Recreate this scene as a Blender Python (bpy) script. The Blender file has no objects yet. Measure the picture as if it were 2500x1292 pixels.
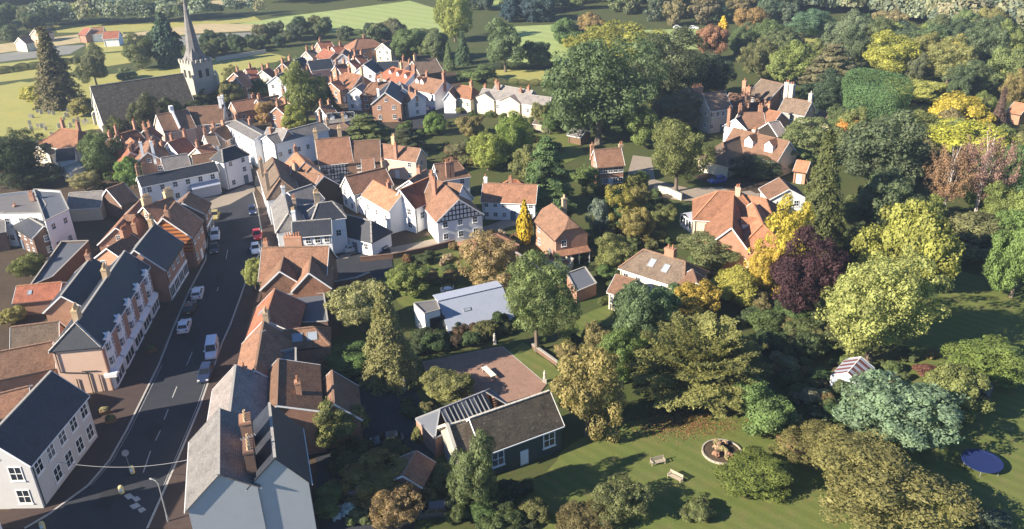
import bpy, bmesh, math, random
import numpy as np
from mathutils import Matrix, Vector

random.seed(7)
SC = bpy.context.scene
COL = SC.collection

# ------------------------------------------------------------------ camera
# World: x to the right, y away from the camera, z up; metres. Camera 66 m up.
CAM_H, FOC, IW, IH = 66.0, 2050.0, 2500.0, 1292.0
_c = np.array([IW / 2, IH / 2])
_n = np.array([1400.0 - _c[0], 5000.0 - _c[1], FOC]); _n /= np.linalg.norm(_n)   # straight down, in camera axes
_fw = np.array([0, 0, 1.0]) - _n * _n[2]; _fw /= np.linalg.norm(_fw)
_rt = np.cross(_n, _fw)
if _rt[0] < 0: _rt = -_rt

cam_d = bpy.data.cameras.new('camera')
cam = bpy.data.objects.new('camera', cam_d); COL.objects.link(cam)
cam_d.sensor_width = 36.0; cam_d.lens = 36.0 * FOC / IW
cam_d.clip_start = 0.5; cam_d.clip_end = 6000
cam.matrix_world = Matrix((
    (_rt[0], -_rt[1], -_rt[2], 0.0),
    (_fw[0], -_fw[1], -_fw[2], 0.0),
    (-_n[0], _n[1], _n[2], CAM_H),
    (0, 0, 0, 1)))
SC.camera = cam
HAZE = 0.00022

# ------------------------------------------------------------------ light
SUN_AZ = math.radians(204.0)      # direction towards the sun, anticlockwise from +x
SUN_EL = math.radians(27.0)
w = bpy.data.worlds.new('World'); SC.world = w; w.use_nodes = True
nt = w.node_tree
for nd in list(nt.nodes): nt.nodes.remove(nd)
sky = nt.nodes.new('ShaderNodeTexSky'); sky.sky_type = 'NISHITA'; sky.sun_disc = False
sky.sun_elevation = SUN_EL; sky.sun_rotation = math.pi / 2 - SUN_AZ
sky.air_density = 1.0; sky.dust_density = 0.0; sky.ozone_density = 8.0
bg = nt.nodes.new('ShaderNodeBackground'); bg.inputs['Strength'].default_value = 0.065
ow = nt.nodes.new('ShaderNodeOutputWorld')
nt.links.new(sky.outputs[0], bg.inputs[0]); nt.links.new(bg.outputs[0], ow.inputs[0])
sl = bpy.data.lights.new('sun', 'SUN'); sl.energy = 5.0; sl.angle = math.radians(0.5); sl.color = (1.0, 0.89, 0.72)
so = bpy.data.objects.new('sun', sl); COL.objects.link(so)
sd = Vector((math.cos(SUN_AZ) * math.cos(SUN_EL), math.sin(SUN_AZ) * math.cos(SUN_EL), math.sin(SUN_EL)))
so.rotation_euler = sd.to_track_quat('Z', 'Y').to_euler(); so.location = sd * 300
vs = SC.view_settings
vs.view_transform = 'Standard'; vs.look = 'None'; vs.gamma = 1.0; vs.use_curve_mapping = False
vs.exposure = 1.4
SC.cycles.max_bounces = 5; SC.cycles.diffuse_bounces = 2; SC.cycles.transparent_max_bounces = 8
SC.cycles.volume_bounces = 0; SC.cycles.use_denoising = True

# ------------------------------------------------------------------ surveying
def P(px, py, z=0.0):
    """where the sight line through a point of the 2500x1292 survey photograph meets height z"""
    r = np.array([px - _c[0], py - _c[1], FOC])
    t = (CAM_H - z) / float(r @ _n)
    return Vector((float(r @ _rt) * t, float(r @ _fw) * t, z))
def depth_of(v):
    return float(_rt[2] * v[0] + _fw[2] * v[1] + _n[2] * (CAM_H - v[2]))
def G(px, py): return P(px, py, 0.0)

# ------------------------------------------------------------------ materials
MATS = {}
def mat(name):
    m = bpy.data.materials.new(name); m.use_nodes = True
    t = m.node_tree
    b = t.nodes['Principled BSDF']
    MATS[name] = m
    return m, t, b
def N(t, kind, **kw):
    n = t.nodes.new(kind)
    for k, v in kw.items():
        if k in n.inputs: n.inputs[k].default_value = v
        else: setattr(n, k, v)
    return n
def lerp(t, fac, a, b, blend='MIX'):
    n = t.nodes.new('ShaderNodeMix'); n.data_type = 'RGBA'; n.blend_type = blend
    for sock, val in ((n.inputs[0], fac), (n.inputs[6], a), (n.inputs[7], b)):
        if hasattr(val, 'is_linked'): t.links.new(val, sock)
        elif isinstance(val, (int, float)): sock.default_value = val
        else: sock.default_value = (*val[:3], 1)
    return n.outputs[2]
def noise(t, scale, detail=4, rough=0.6, vec=None, coord='Object'):
    n = N(t, 'ShaderNodeTexNoise', Scale=scale, Detail=detail, Roughness=rough)
    if vec is None:
        vec = t.nodes.new('ShaderNodeTexCoord').outputs[coord]
    t.links.new(vec, n.inputs['Vector'])
    return n.outputs['Fac']
def ramp(t, src, p0, p1, v0=0.0, v1=1.0):
    n = t.nodes.new('ShaderNodeMapRange'); n.inputs[1].default_value = p0; n.inputs[2].default_value = p1
    n.inputs[3].default_value = v0; n.inputs[4].default_value = v1
    t.links.new(src, n.inputs[0]); return n.outputs[0]
def setc(t, b, col, rough=0.8, spec=0.3):
    if hasattr(col, 'is_linked'): t.links.new(col, b.inputs['Base Color'])
    else: b.inputs['Base Color'].default_value = (*col[:3], 1)
    b.inputs['Roughness'].default_value = rough; b.inputs['Specular IOR Level'].default_value = spec
def bump(t, b, h, dist=0.03, strength=0.6):
    n = N(t, 'ShaderNodeBump', Distance=dist, Strength=strength)
    t.links.new(h, n.inputs['Height']); t.links.new(n.outputs[0], b.inputs['Normal'])
def uvvec(t):
    n = t.nodes.new('ShaderNodeUVMap'); n.uv_map = 'uv'; return n.outputs[0]
def objrand(t): return t.nodes.new('ShaderNodeObjectInfo').outputs['Random']

def tiles(name, c1, c2, mortar, w=0.28, h=0.22, rough=0.85, moss=None, mossamt=0.62, spec=0.2):
    m, t, b = mat(name); uv = uvvec(t)
    br = N(t, 'ShaderNodeTexBrick', offset=0.5, squash=1.0)
    br.inputs['Scale'].default_value = 1.0; br.inputs['Mortar Size'].default_value = 0.02
    br.inputs['Brick Width'].default_value = w; br.inputs['Row Height'].default_value = h
    br.inputs['Color1'].default_value = (*c1, 1); br.inputs['Color2'].default_value = (*c2, 1)
    br.inputs['Mortar'].default_value = (*mortar, 1); br.inputs['Bias'].default_value = 0.0
    t.links.new(uv, br.inputs['Vector'])
    n1 = noise(t, 0.55, 6, 0.7, uv); n2 = noise(t, 3.2, 4, 0.65, uv)
    c = lerp(t, ramp(t, n1, 0.38, 0.66), br.outputs['Color'], (c1[0] * .5, c1[1] * .52, c1[2] * .55))
    c = lerp(t, ramp(t, n2, 0.45, 0.75, 0, .55), c, (min(1, c2[0] * 1.35), min(1, c2[1] * 1.35), min(1, c2[2] * 1.35)))
    if moss:
        c = lerp(t, ramp(t, noise(t, 1.4, 6, 0.75, uv), mossamt, mossamt + .1, 0, .8), c, moss)
    r = ramp(t, objrand(t), 0, 1, 0.68, 1.25)
    c = lerp(t, ramp(t, objrand(t), .5, 1, 0, .45), c, lerp(t, 1.0, c, (1.15, .86, .74), 'MULTIPLY'))
    mul = lerp(t, 1.0, c, r, 'MULTIPLY')
    setc(t, b, mul, rough, spec)
    bump(t, b, br.outputs['Fac'], 0.02, -0.5)
    return m
tiles('tile_brown', (.235, .13, .085), (.30, .175, .115), (.10, .06, .04), moss=(.20, .17, .10))
tiles('tile_dull', (.19, .135, .10), (.25, .185, .14), (.09, .07, .05), moss=(.22, .19, .12), mossamt=.55)
tiles('tile_red', (.29, .11, .07), (.36, .15, .095), (.12, .05, .03), moss=(.2, .12, .07))
tiles('tile_orange', (.37, .175, .10), (.45, .23, .14), (.18, .08, .05), moss=(.3, .17, .09))
tiles('slate_dark', (.018, .023, .036), (.03, .036, .052), (.01, .012, .016), .35, .25, .55, spec=.45)
tiles('slate_grey', (.235, .215, .205), (.29, .27, .255), (.09, .09, .09), .35, .25, .7, moss=(.24, .22, .16))
tiles('tile_stone', (.095, .078, .06), (.14, .115, .09), (.06, .055, .045), .4, .3, moss=(.36, .33, .24), mossamt=.58)
tiles('slate_church', (.105, .085, .068), (.15, .125, .10), (.07, .07, .065), .4, .3, moss=(.34, .33, .28), mossamt=.56)

def brick(name, c1, c2, mortar, rough=0.9):
    m, t, b = mat(name); uv = uvvec(t)
    br = N(t, 'ShaderNodeTexBrick', offset=0.5)
    br.inputs['Scale'].default_value = 1.0; br.inputs['Mortar Size'].default_value = 0.012
    br.inputs['Brick Width'].default_value = 0.225; br.inputs['Row Height'].default_value = 0.065
    br.inputs['Color1'].default_value = (*c1, 1); br.inputs['Color2'].default_value = (*c2, 1)
    br.inputs['Mortar'].default_value = (*mortar, 1)
    t.links.new(uv, br.inputs['Vector'])
    n1 = noise(t, 0.8, 5, 0.7, uv)
    c = lerp(t, ramp(t, n1, .3, .75, 0, .6), br.outputs['Color'], (c1[0] * .6, c1[1] * .6, c1[2] * .6))
    c = lerp(t, 1.0, c, ramp(t, objrand(t), 0, 1, .85, 1.15), 'MULTIPLY')
    setc(t, b, c, rough, .2); bump(t, b, br.outputs['Fac'], .008, -.5)
brick('brick_red', (.31, .125, .075), (.40, .18, .11), (.38, .31, .25))
brick('brick_orange', (.42, .19, .11), (.50, .25, .15), (.42, .32, .24))
brick('brick_dark', (.17, .085, .06), (.23, .12, .08), (.2, .16, .13))
brick('brick_buff', (.42, .30, .19), (.50, .37, .25), (.42, .36, .28))

def render_wall(name, c, dirt, amt=.35):
    m, t, b = mat(name); uv = uvvec(t)
    n1 = noise(t, .5, 6, .7, uv); n2 = noise(t, 5, 4, .6, uv)
    k = lerp(t, ramp(t, n1, .45, .85, 0, amt), c, dirt)
    k = lerp(t, ramp(t, n2, .4, .9, 0, .12), k, (dirt[0] * .7, dirt[1] * .7, dirt[2] * .7))
    setc(t, b, k, .85, .25); bump(t, b, n2, .01, .3)
render_wall('render_white', (.82, .82, .82), (.64, .62, .59))
render_wall('render_cream', (.70, .62, .46), (.52, .44, .32))
render_wall('render_peach', (.66, .46, .35), (.52, .35, .26), .6)
render_wall('render_grey', (.46, .48, .50), (.36, .37, .38), .5)
render_wall('paint_white', (.80, .80, .80), (.68, .68, .66), .2)
render_wall('paint_cream', (.74, .70, .58), (.6, .56, .45), .3)
render_wall('lead', (.11, .12, .145), (.08, .085, .10), .6)
render_wall('flat_roof', (.16, .15, .15), (.10, .10, .10), .6)
render_wall('concrete', (.36, .34, .31), (.25, .23, .21), .6)
render_wall('roof_white', (.34, .37, .45), (.24, .27, .33), .5)
render_wall('timber_dark', (.035, .028, .024), (.06, .05, .04), .5)
render_wall('timber_brown', (.16, .10, .06), (.10, .065, .04), .6)
render_wall('timber_pale', (.42, .36, .28), (.30, .25, .19), .6)
render_wall('stone', (.36, .33, .28), (.24, .22, .19), .75)
render_wall('stone_pale', (.52, .48, .41), (.36, .33, .28), .6)
render_wall('clay', (.42, .20, .11), (.28, .13, .08), .6)
render_wall('clay_dull', (.27, .165, .11), (.18, .11, .08), .5)
render_wall('clay_buff', (.55, .40, .24), (.38, .27, .17), .5)
render_wall('tar', (.022, .023, .027), (.03, .031, .034), .5)
render_wall('red_brown_shade', (.16, .06, .06), (.2, .07, .06), .4)
render_wall('trampoline_blue', (.010, .022, .10), (.008, .016, .07), .3)
render_wall('metal_dark', (.04, .042, .045), (.07, .06, .055), .4)
render_wall('metal_pale', (.26, .26, .27), (.4, .4, .38), .4)
render_wall('render_offwhite', (.50, .50, .51), (.40, .39, .38), .4)
render_wall('stone_tower', (.40, .37, .315), (.26, .24, .205), .8)
render_wall('green_paint', (.05, .068, .06), (.035, .045, .04), .5)
render_wall('blue_grey_door', (.12, .16, .22), (.09, .11, .15), .3)
render_wall('yellow_plastic', (.62, .53, .26), (.45, .38, .2), .4)
render_wall('red_paint', (.45, .03, .03), (.3, .02, .02), .3)

m, t, b = mat('tile_hung'); uv = uvvec(t)      # plain clay tiles hung on the wall in red and orange bands
wv = N(t, 'ShaderNodeTexWave', wave_type='BANDS', bands_direction='Y', Scale=0.42, Distortion=0.3)
t.links.new(uv, wv.inputs['Vector'])
c = lerp(t, ramp(t, wv.outputs['Fac'], .4, .6), (.52, .20, .06), (.16, .055, .03))
setc(t, b, lerp(t, ramp(t, noise(t, 4, 4, .6, uv), .4, .8, 0, .4), c, (.35, .14, .07)), .85, .2)

m, t, b = mat('glass'); setc(t, b, lerp(t, ramp(t, objrand(t), .55, 1, 0, 1), (.016, .022, .032), (.13, .14, .16)), .08, .55)
m, t, b = mat('glass_pale'); setc(t, b, (.30, .34, .40), .12, .6)
m, t, b = mat('car_glass'); setc(t, b, (.012, .014, .018), .06, .6)
m, t, b = mat('tyre'); setc(t, b, (.02, .02, .02), .85, .2)
m, t, b = mat('rim'); setc(t, b, (.45, .45, .46), .35, .5); b.inputs['Metallic'].default_value = .7
m, t, b = mat('lamp_glass'); setc(t, b, (.7, .7, .68), .15, .6)
m, t, b = mat('tail_glass'); setc(t, b, (.35, .015, .015), .2, .6)
m, t, b = mat('plate'); setc(t, b, (.75, .72, .4), .5, .3)
m, t, b = mat('car_paint')
oi = t.nodes.new('ShaderNodeObjectInfo'); setc(t, b, oi.outputs['Color'], .32, .5)
b.inputs['Coat Weight'].default_value = .6; b.inputs['Coat Roughness'].default_value = .08

# leaves: colour from the object, varied leaf by leaf and spray by spray
def leafmat(name, from_attr=False):
    m, t, b = mat(name)
    if from_attr:
        a = t.nodes.new('ShaderNodeAttribute'); a.attribute_name = 'col'; base = a.outputs['Color']
    else:
        base = t.nodes.new('ShaderNodeObjectInfo').outputs['Color']
    at = t.nodes.new('ShaderNodeAttribute'); at.attribute_name = 'tint'; tv = at.outputs['Fac']
    c = lerp(t, 1.0, base, ramp(t, tv, 0, 1, .7, 2.6), 'MULTIPLY')
    c = lerp(t, ramp(t, tv, .55, 1.0, 0, .3), c, lerp(t, 1.0, base, (1.35, 1.14, .62), 'MULTIPLY'))
    setc(t, b, c, .62, .22)
    tr = t.nodes.new('ShaderNodeBsdfTranslucent'); t.links.new(lerp(t, 1.0, c, (1.1, 1.25, .6), 'MULTIPLY'), tr.inputs[0])
    mx = t.nodes.new('ShaderNodeMixShader'); mx.inputs[0].default_value = .33
    t.links.new(b.outputs[0], mx.inputs[1]); t.links.new(tr.outputs[0], mx.inputs[2])
    t.links.new(mx.outputs[0], t.nodes['Material Output'].inputs[0])
leafmat('leaf'); leafmat('leaf_wood', True)
m, t, b = mat('bark')
setc(t, b, lerp(t, noise(t, 6), (.10, .075, .055), (.22, .18, .14)), .95, .1)
m, t, b = mat('bark_white')
setc(t, b, lerp(t, ramp(t, noise(t, 5), .4, .8), (.55, .50, .46), (.25, .2, .17)), .9, .1)

def groundmat(name, cols, scale=.12, fine=2.5, rough=.95, bumpd=.05, rows=0):
    m, t, b = mat(name)
    n1 = noise(t, scale, 6, .65); n2 = noise(t, fine, 5, .7); n3 = noise(t, scale * 4.3, 4, .6)
    c = lerp(t, ramp(t, n1, .35, .65), cols[0], cols[1])
    c = lerp(t, ramp(t, n3, .5, .72, 0, .7), c, cols[2])
    c = lerp(t, ramp(t, n2, .35, .8, 0, .45), c, tuple(x * .55 for x in cols[0]))
    if rows:                                    # tractor or mower lines
        wv = N(t, 'ShaderNodeTexWave', wave_type='BANDS', bands_direction='DIAGONAL', Scale=rows, Distortion=1.2)
        wv.inputs['Detail Scale'].default_value = .3
        t.links.new(t.nodes.new('ShaderNodeTexCoord').outputs['Object'], wv.inputs['Vector'])
        c = lerp(t, ramp(t, wv.outputs['Fac'], .3, .7, 0, .35), c, tuple(x * .72 for x in cols[0]))
    setc(t, b, c, rough, .15); bump(t, b, n2, bumpd, .8)
groundmat('ground_mix', ((.055, .08, .022), (.085, .09, .032), (.10, .078, .042)))
groundmat('grass_lawn', ((.115, .15, .038), (.145, .16, .048), (.20, .155, .07)), .13, 4.5, rows=.25)
groundmat('grass_dark', ((.045, .075, .025), (.06, .09, .03), (.07, .075, .03)), .09, 3.5)
groundmat('grass_yellow', ((.36, .33, .10), (.29, .30, .10), (.40, .33, .13)), .1, 1.2)
groundmat('field_green', ((.30, .37, .13), (.33, .39, .15), (.34, .36, .16)), .012, .35, bumpd=.02, rows=.05)
groundmat('field_tan', ((.48, .38, .22), (.44, .36, .2), (.38, .34, .19)), .02, .35, bumpd=.02, rows=.08)
groundmat('field_grey', ((.24, .235, .22), (.20, .21, .18), (.22, .21, .16)), .02, .35, bumpd=.02)
groundmat('earth', ((.07, .05, .035), (.095, .068, .045), (.05, .04, .03)), .3, 3)
groundmat('gravel', ((.30, .24, .18), (.34, .27, .2), (.25, .2, .15)), .3, 6)
groundmat('patio_paving', ((.28, .17, .13), (.32, .20, .15), (.22, .135, .105)), .25, 4)
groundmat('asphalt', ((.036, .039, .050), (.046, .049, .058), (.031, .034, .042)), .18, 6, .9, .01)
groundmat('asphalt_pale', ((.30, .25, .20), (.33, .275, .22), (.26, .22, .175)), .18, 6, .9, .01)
groundmat('pavement_brick', ((.065, .046, .042), (.085, .058, .05), (.055, .042, .038)), .4, 5, .9, .01)
groundmat('kerb_stone', ((.42, .40, .37), (.46, .44, .40), (.34, .32, .30)), .5, 5, .9, .01)
groundmat('road_paint', ((.40, .40, .39), (.46, .45, .43), (.26, .26, .26)), .6, 6, .8, .003)

# ------------------------------------------------------------------ mesh helpers
class MB:
    """collects verts / faces / uvs; build() links them as ONE mesh object"""
    def __init__(s): s.v = []; s.f = []; s.uv = []
    def face(s, pts, uv=None):
        i = len(s.v); s.v += [tuple(p) for p in pts]; s.f.append(tuple(range(i, i + len(pts))))
        if uv is None:
            a = Vector(pts[0]); nrm = Vector((0, 0, 0))
            for k in range(1, len(pts) - 1): nrm += (Vector(pts[k]) - a).cross(Vector(pts[k + 1]) - a)
            if nrm.length < 1e-9: nrm = Vector((0, 0, 1))
            nrm.normalize()
            u = Vector((0, 0, 1)).cross(nrm)
            u = Vector((1, 0, 0)) if u.length < 1e-3 else u.normalized()
            v = nrm.cross(u)
            uv = [(Vector(p).dot(u), Vector(p).dot(v)) for p in pts]
        s.uv += uv
    def box(s, x0, x1, y0, y1, z0, z1):
        p = [(x0, y0, z0), (x1, y0, z0), (x1, y1, z0), (x0, y1, z0), (x0, y0, z1), (x1, y0, z1), (x1, y1, z1), (x0, y1, z1)]
        for q in ((3, 2, 1, 0), (4, 5, 6, 7), (0, 1, 5, 4), (1, 2, 6, 5), (2, 3, 7, 6), (3, 0, 4, 7)): s.face([p[k] for k in q])
    def obox(s, c, ax, ay, az, hx, hy, hz):
        c = Vector(c); p = []
        for k in range(8):
            p.append(c + ax * (hx if k & 1 else -hx) + ay * (hy if k & 2 else -hy) + az * (hz if k & 4 else -hz))
        for q in ((2, 3, 1, 0), (4, 5, 7, 6), (0, 1, 5, 4), (1, 3, 7, 5), (3, 2, 6, 7), (2, 0, 4, 6)): s.face([p[k] for k in q])
    def bar(s, a, b, w, h=None):
        a = Vector(a); b = Vector(b); d = (b - a); L = d.length
        if L < 1e-6: return
        d.normalize(); r = d.cross(Vector((0, 0, 1)))
        r = Vector((1, 0, 0)) if r.length < 1e-3 else r.normalized()
        s.obox((a + b) / 2, d, r, r.cross(d), L / 2, w / 2, (h or w) / 2)
    def tube(s, pts, rads, n=7, cap=True):
        rings = []
        for i, p in enumerate(pts):
            p = Vector(p)
            d = Vector(pts[min(i + 1, len(pts) - 1)]) - Vector(pts[max(i - 1, 0)])
            d.normalize(); u = d.cross(Vector((0.3, 0.9, 0.1))).normalized(); v = d.cross(u)
            rings.append([p + (u * math.cos(2 * math.pi * k / n) + v * math.sin(2 * math.pi * k / n)) * rads[i] for k in range(n)])
        for i in range(len(rings) - 1):
            for k in range(n):
                s.face([rings[i][k], rings[i][(k + 1) % n], rings[i + 1][(k + 1) % n], rings[i + 1][k]])
        if cap: s.face(rings[-1]); s.face(rings[0][::-1])
    def lathe(s, prof, n=12, c=(0, 0, 0)):
        for i in range(len(prof) - 1):
            (r0, z0), (r1, z1) = prof[i], prof[i + 1]
            for k in range(n):
                a, b2 = 2 * math.pi * k / n, 2 * math.pi * (k + 1) / n
                q = [(c[0] + r0 * math.cos(a), c[1] + r0 * math.sin(a), c[2] + z0), (c[0] + r0 * math.cos(b2), c[1] + r0 * math.sin(b2), c[2] + z0),
                     (c[0] + r1 * math.cos(b2), c[1] + r1 * math.sin(b2), c[2] + z1), (c[0] + r1 * math.cos(a), c[1] + r1 * math.sin(a), c[2] + z1)]
                if r0 < 1e-6: q = [q[0], q[2], q[3]]
                elif r1 < 1e-6: q = q[:3]
                s.face(q)
    def slab(s, polys, th):
        """roof planes sharing edges: top faces, undersides th lower, closed along the outer edge"""
        key = lambda p: (round(p[0], 3), round(p[1], 3), round(p[2], 3))
        cnt = {}
        for f in polys:
            for k in range(len(f)):
                a, b2 = key(f[k]), key(f[(k + 1) % len(f)])
                cnt[(a, b2)] = cnt.get((a, b2), 0) + 1
        dn = lambda p: (p[0], p[1], p[2] - th)
        for f in polys:
            s.face(f); s.face([dn(p) for p in reversed(f)])
            for k in range(len(f)):
                p, q = f[k], f[(k + 1) % len(f)]
                if (key(q), key(p)) not in cnt: s.face([p, dn(p), dn(q), q])
    def mesh(s, name, m):
        me = bpy.data.meshes.new(name)
        me.from_pydata(s.v, [], s.f)
        uvl = me.uv_layers.new(name='uv')
        uvl.data.foreach_set('uv', np.array(s.uv, dtype=np.float32).ravel())
        me.materials.append(MATS[m] if isinstance(m, str) else m)
        return me
    def build(s, name, m, parent=None, mw=None):
        o = bpy.data.objects.new(name, s.mesh(name, m)); COL.objects.link(o)
        if parent is not None: o.parent = parent
        if mw is not None: o.matrix_local = mw
        return o
def put(name, me, parent=None, mw=None):
    o = bpy.data.objects.new(name, me); COL.objects.link(o)
    if parent is not None: o.parent = parent
    if mw is not None: o.matrix_local = mw
    return o
LABELS = set()
def tag(o, label, cat, group=None):
    o['label'] = label; o['category'] = cat
    if group: o['group'] = group
    elif label in LABELS: print('DUP LABEL', label)
    LABELS.add(label)
    return o
def thing(name, label, cat, loc=(0, 0, 0), rz=0.0, group=None):
    o = bpy.data.objects.new(name, None); COL.objects.link(o)
    o.empty_display_size = .5
    o.location = loc; o.rotation_euler = (0, 0, rz)
    return tag(o, label, cat, group)
def Txyz(x, y, z, rz=0.0, s=(1, 1, 1)):
    return Matrix.Translation((x, y, z)) @ Matrix.Rotation(rz, 4, 'Z') @ Matrix.Diagonal((*s, 1))

def sheet(name, poly, z, m, kind='structure', th=0.0):
    """a flat polygon of ground given by survey points"""
    pts = [G(*p) for p in poly]
    A = sum(pts[i].x * pts[(i + 1) % len(pts)].y - pts[(i + 1) % len(pts)].x * pts[i].y for i in range(len(pts)))
    if A < 0: pts = pts[::-1]
    mb = MB(); top = [(p.x, p.y, z) for p in pts]
    mb.face(top, [(p[0], p[1]) for p in top])
    if th:
        for k in range(len(top)):
            p, q = top[k], top[(k + 1) % len(top)]
            mb.face([p, (p[0], p[1], p[2] - th), (q[0], q[1], q[2] - th), q])
    o = mb.build(name, m); o['kind'] = kind
    return o
def ribbon(name, line, w0, z, m, kind='structure', th=0.0):
    pts = [G(*p) for p in line]; mb = MB(); L, R = [], []
    for i, p in enumerate(pts):
        d = (pts[min(i + 1, len(pts) - 1)] - pts[max(0, i - 1)]); d.z = 0; d.normalize(); nn = Vector((-d.y, d.x, 0))
        L.append(p + nn * w0 / 2); R.append(p - nn * w0 / 2)
    for i in range(len(pts) - 1):
        q = [(*R[i].xy, z), (*R[i + 1].xy, z), (*L[i + 1].xy, z), (*L[i].xy, z)]
        mb.face(q, [(a[0], a[1]) for a in q])
        if th:
            for a, b2 in ((R[i + 1], R[i]), (L[i], L[i + 1])):
                mb.face([(*a.xy, z), (*b2.xy, z), (*b2.xy, z - th), (*a.xy, z - th)])
    o = mb.build(name, m); o['kind'] = kind
    return o
# ------------------------------------------------------------------ building kit
def win_mesh():
    f, p = MB(), MB()
    w, h = .5, .62
    for x0, x1, z0, z1 in ((-w, -w + .07, -h, h), (w - .07, w, -h, h), (-w + .07, w - .07, h - .07, h), (-w + .07, w - .07, -h, -h + .07),
                           (-.025, .025, -h + .07, h - .07), (-w + .07, -.025, -.02, .03), (.025, w - .07, -.02, .03)):
        f.box(x0, x1, -.06, .04, z0, z1)
    f.box(-w - .06, w + .06, -.13, .04, -h - .08, -h)
    p.box(-w + .07, w - .07, -.025, .03, -h + .07, h - .07)
    return f.mesh('window', 'paint_white'), p.mesh('pane', 'glass')
WIN, PANE = win_mesh()
def shop_mesh():
    f, p = MB(), MB()
    for x0, x1, z0, z1 in ((-1, -.93, 0, 2), (.93, 1, 0, 2), (-.93, .93, 1.9, 2), (-.93, .93, 0, .35), (-.33, -.28, .35, 1.9), (.28, .33, .35, 1.9)):
        f.box(x0, x1, -.08, .04, z0, z1)
    f.box(-1.1, 1.1, -.16, .04, 2.0, 2.4)
    p.box(-.93, .93, -.03, .03, .35, 1.9)
    return f.mesh('window', 'paint_white'), p.mesh('pane', 'glass')
SHOPF, SHOPP = shop_mesh()
def door_mesh():
    d = MB(); d.box(-.45, .45, -.07, .03, 0, 2.0)
    for z0, z1 in ((.2, .9), (1.05, 1.8)): d.box(-.3, .3, -.1, -.07, z0, z1)
    d.box(-.55, -.45, -.1, .03, 0, 2.1); d.box(.45, .55, -.1, .03, 0, 2.1); d.box(-.45, .45, -.1, .03, 2.0, 2.1)
    return d
DOOR = door_mesh().mesh('door', 'blue_grey_door'); DOORW = door_mesh().mesh('door', 'paint_white')
def pot_mesh(m):
    b2 = MB(); b2.lathe([(.13, 0), (.15, .05), (.12, .1), (.10, .5), (.13, .53), (.13, .6), (.085, .6), (.085, .35), (0, .34)], 10)
    return b2.mesh('chimney_pot', m)
POTS = {'clay': pot_mesh('clay'), 'clay_buff': pot_mesh('clay_buff'), 'stone_pale': pot_mesh('stone_pale')}
def sky_mesh():
    f, p = MB(), MB()
    for x0, x1, y0, y1 in ((-.4, -.33, -.55, .55), (.33, .4, -.55, .55), (-.33, .33, .48, .55), (-.33, .33, -.55, -.48)): f.box(x0, x1, y0, y1, 0, .1)
    p.box(-.33, .33, -.48, .48, .02, .07)
    return f.mesh('skylight', 'metal_pale'), p.mesh('pane', 'glass_pale')
SKYF, SKYP = sky_mesh()

def add_window(root, M, kind='win', frame=None):
    fm, pm = (WIN, PANE) if kind == 'win' else (SHOPF, SHOPP)
    o = put('window', fm, root, M); put('pane', pm, o); return o

def stack(root, M, x, y, z0, z1, sx, sy, pots, m='brick_red', pm='clay'):
    """a chimney: shaft, oversailing courses, pots"""
    c = MB(); c.box(-sx / 2, sx / 2, -sy / 2, sy / 2, 0, z1 - z0 - .3)
    c.box(-sx / 2 - .07, sx / 2 + .07, -sy / 2 - .07, sy / 2 + .07, z1 - z0 - .3, z1 - z0 - .12)
    c.box(-sx / 2 - .02, sx / 2 + .02, -sy / 2 - .02, sy / 2 + .02, z1 - z0 - .12, z1 - z0)
    o = c.build('chimney', m, root, M @ Txyz(x, y, z0))
    for k in range(pots):
        t = (k + .5) / pots - .5
        px, py = (t * sx * .9, 0) if sx >= sy else (0, t * sy * .9)
        put('chimney_pot', POTS[pm], o, Txyz(px, py, z1 - z0 - .02, 0, (1.1, 1.1, 1.0 + .3 * ((k * 7) % 3) / 2)))
    return o

def wallprism(mb, L, wl, wr, ze, ze2, ga, gb, zr):
    """walls from ground to eaves (+ gable triangles); ze on the left, ze2 on the right"""
    a = -L / 2; b2 = L / 2
    mb.face([(a, -wr, 0), (b2, -wr, 0), (b2, -wr, ze2), (a, -wr, ze2)])
    mb.face([(b2, wl, 0), (a, wl, 0), (a, wl, ze), (b2, wl, ze)])
    fa = [(a, wl, 0), (a, -wr, 0), (a, -wr, ze2)] + ([(a, 0, zr)] if ga else []) + [(a, wl, ze)]
    fb = [(b2, -wr, 0), (b2, wl, 0), (b2, wl, ze)] + ([(b2, 0, zr)] if gb else []) + [(b2, -wr, ze2)]
    mb.face(fa); mb.face(fb)

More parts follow.
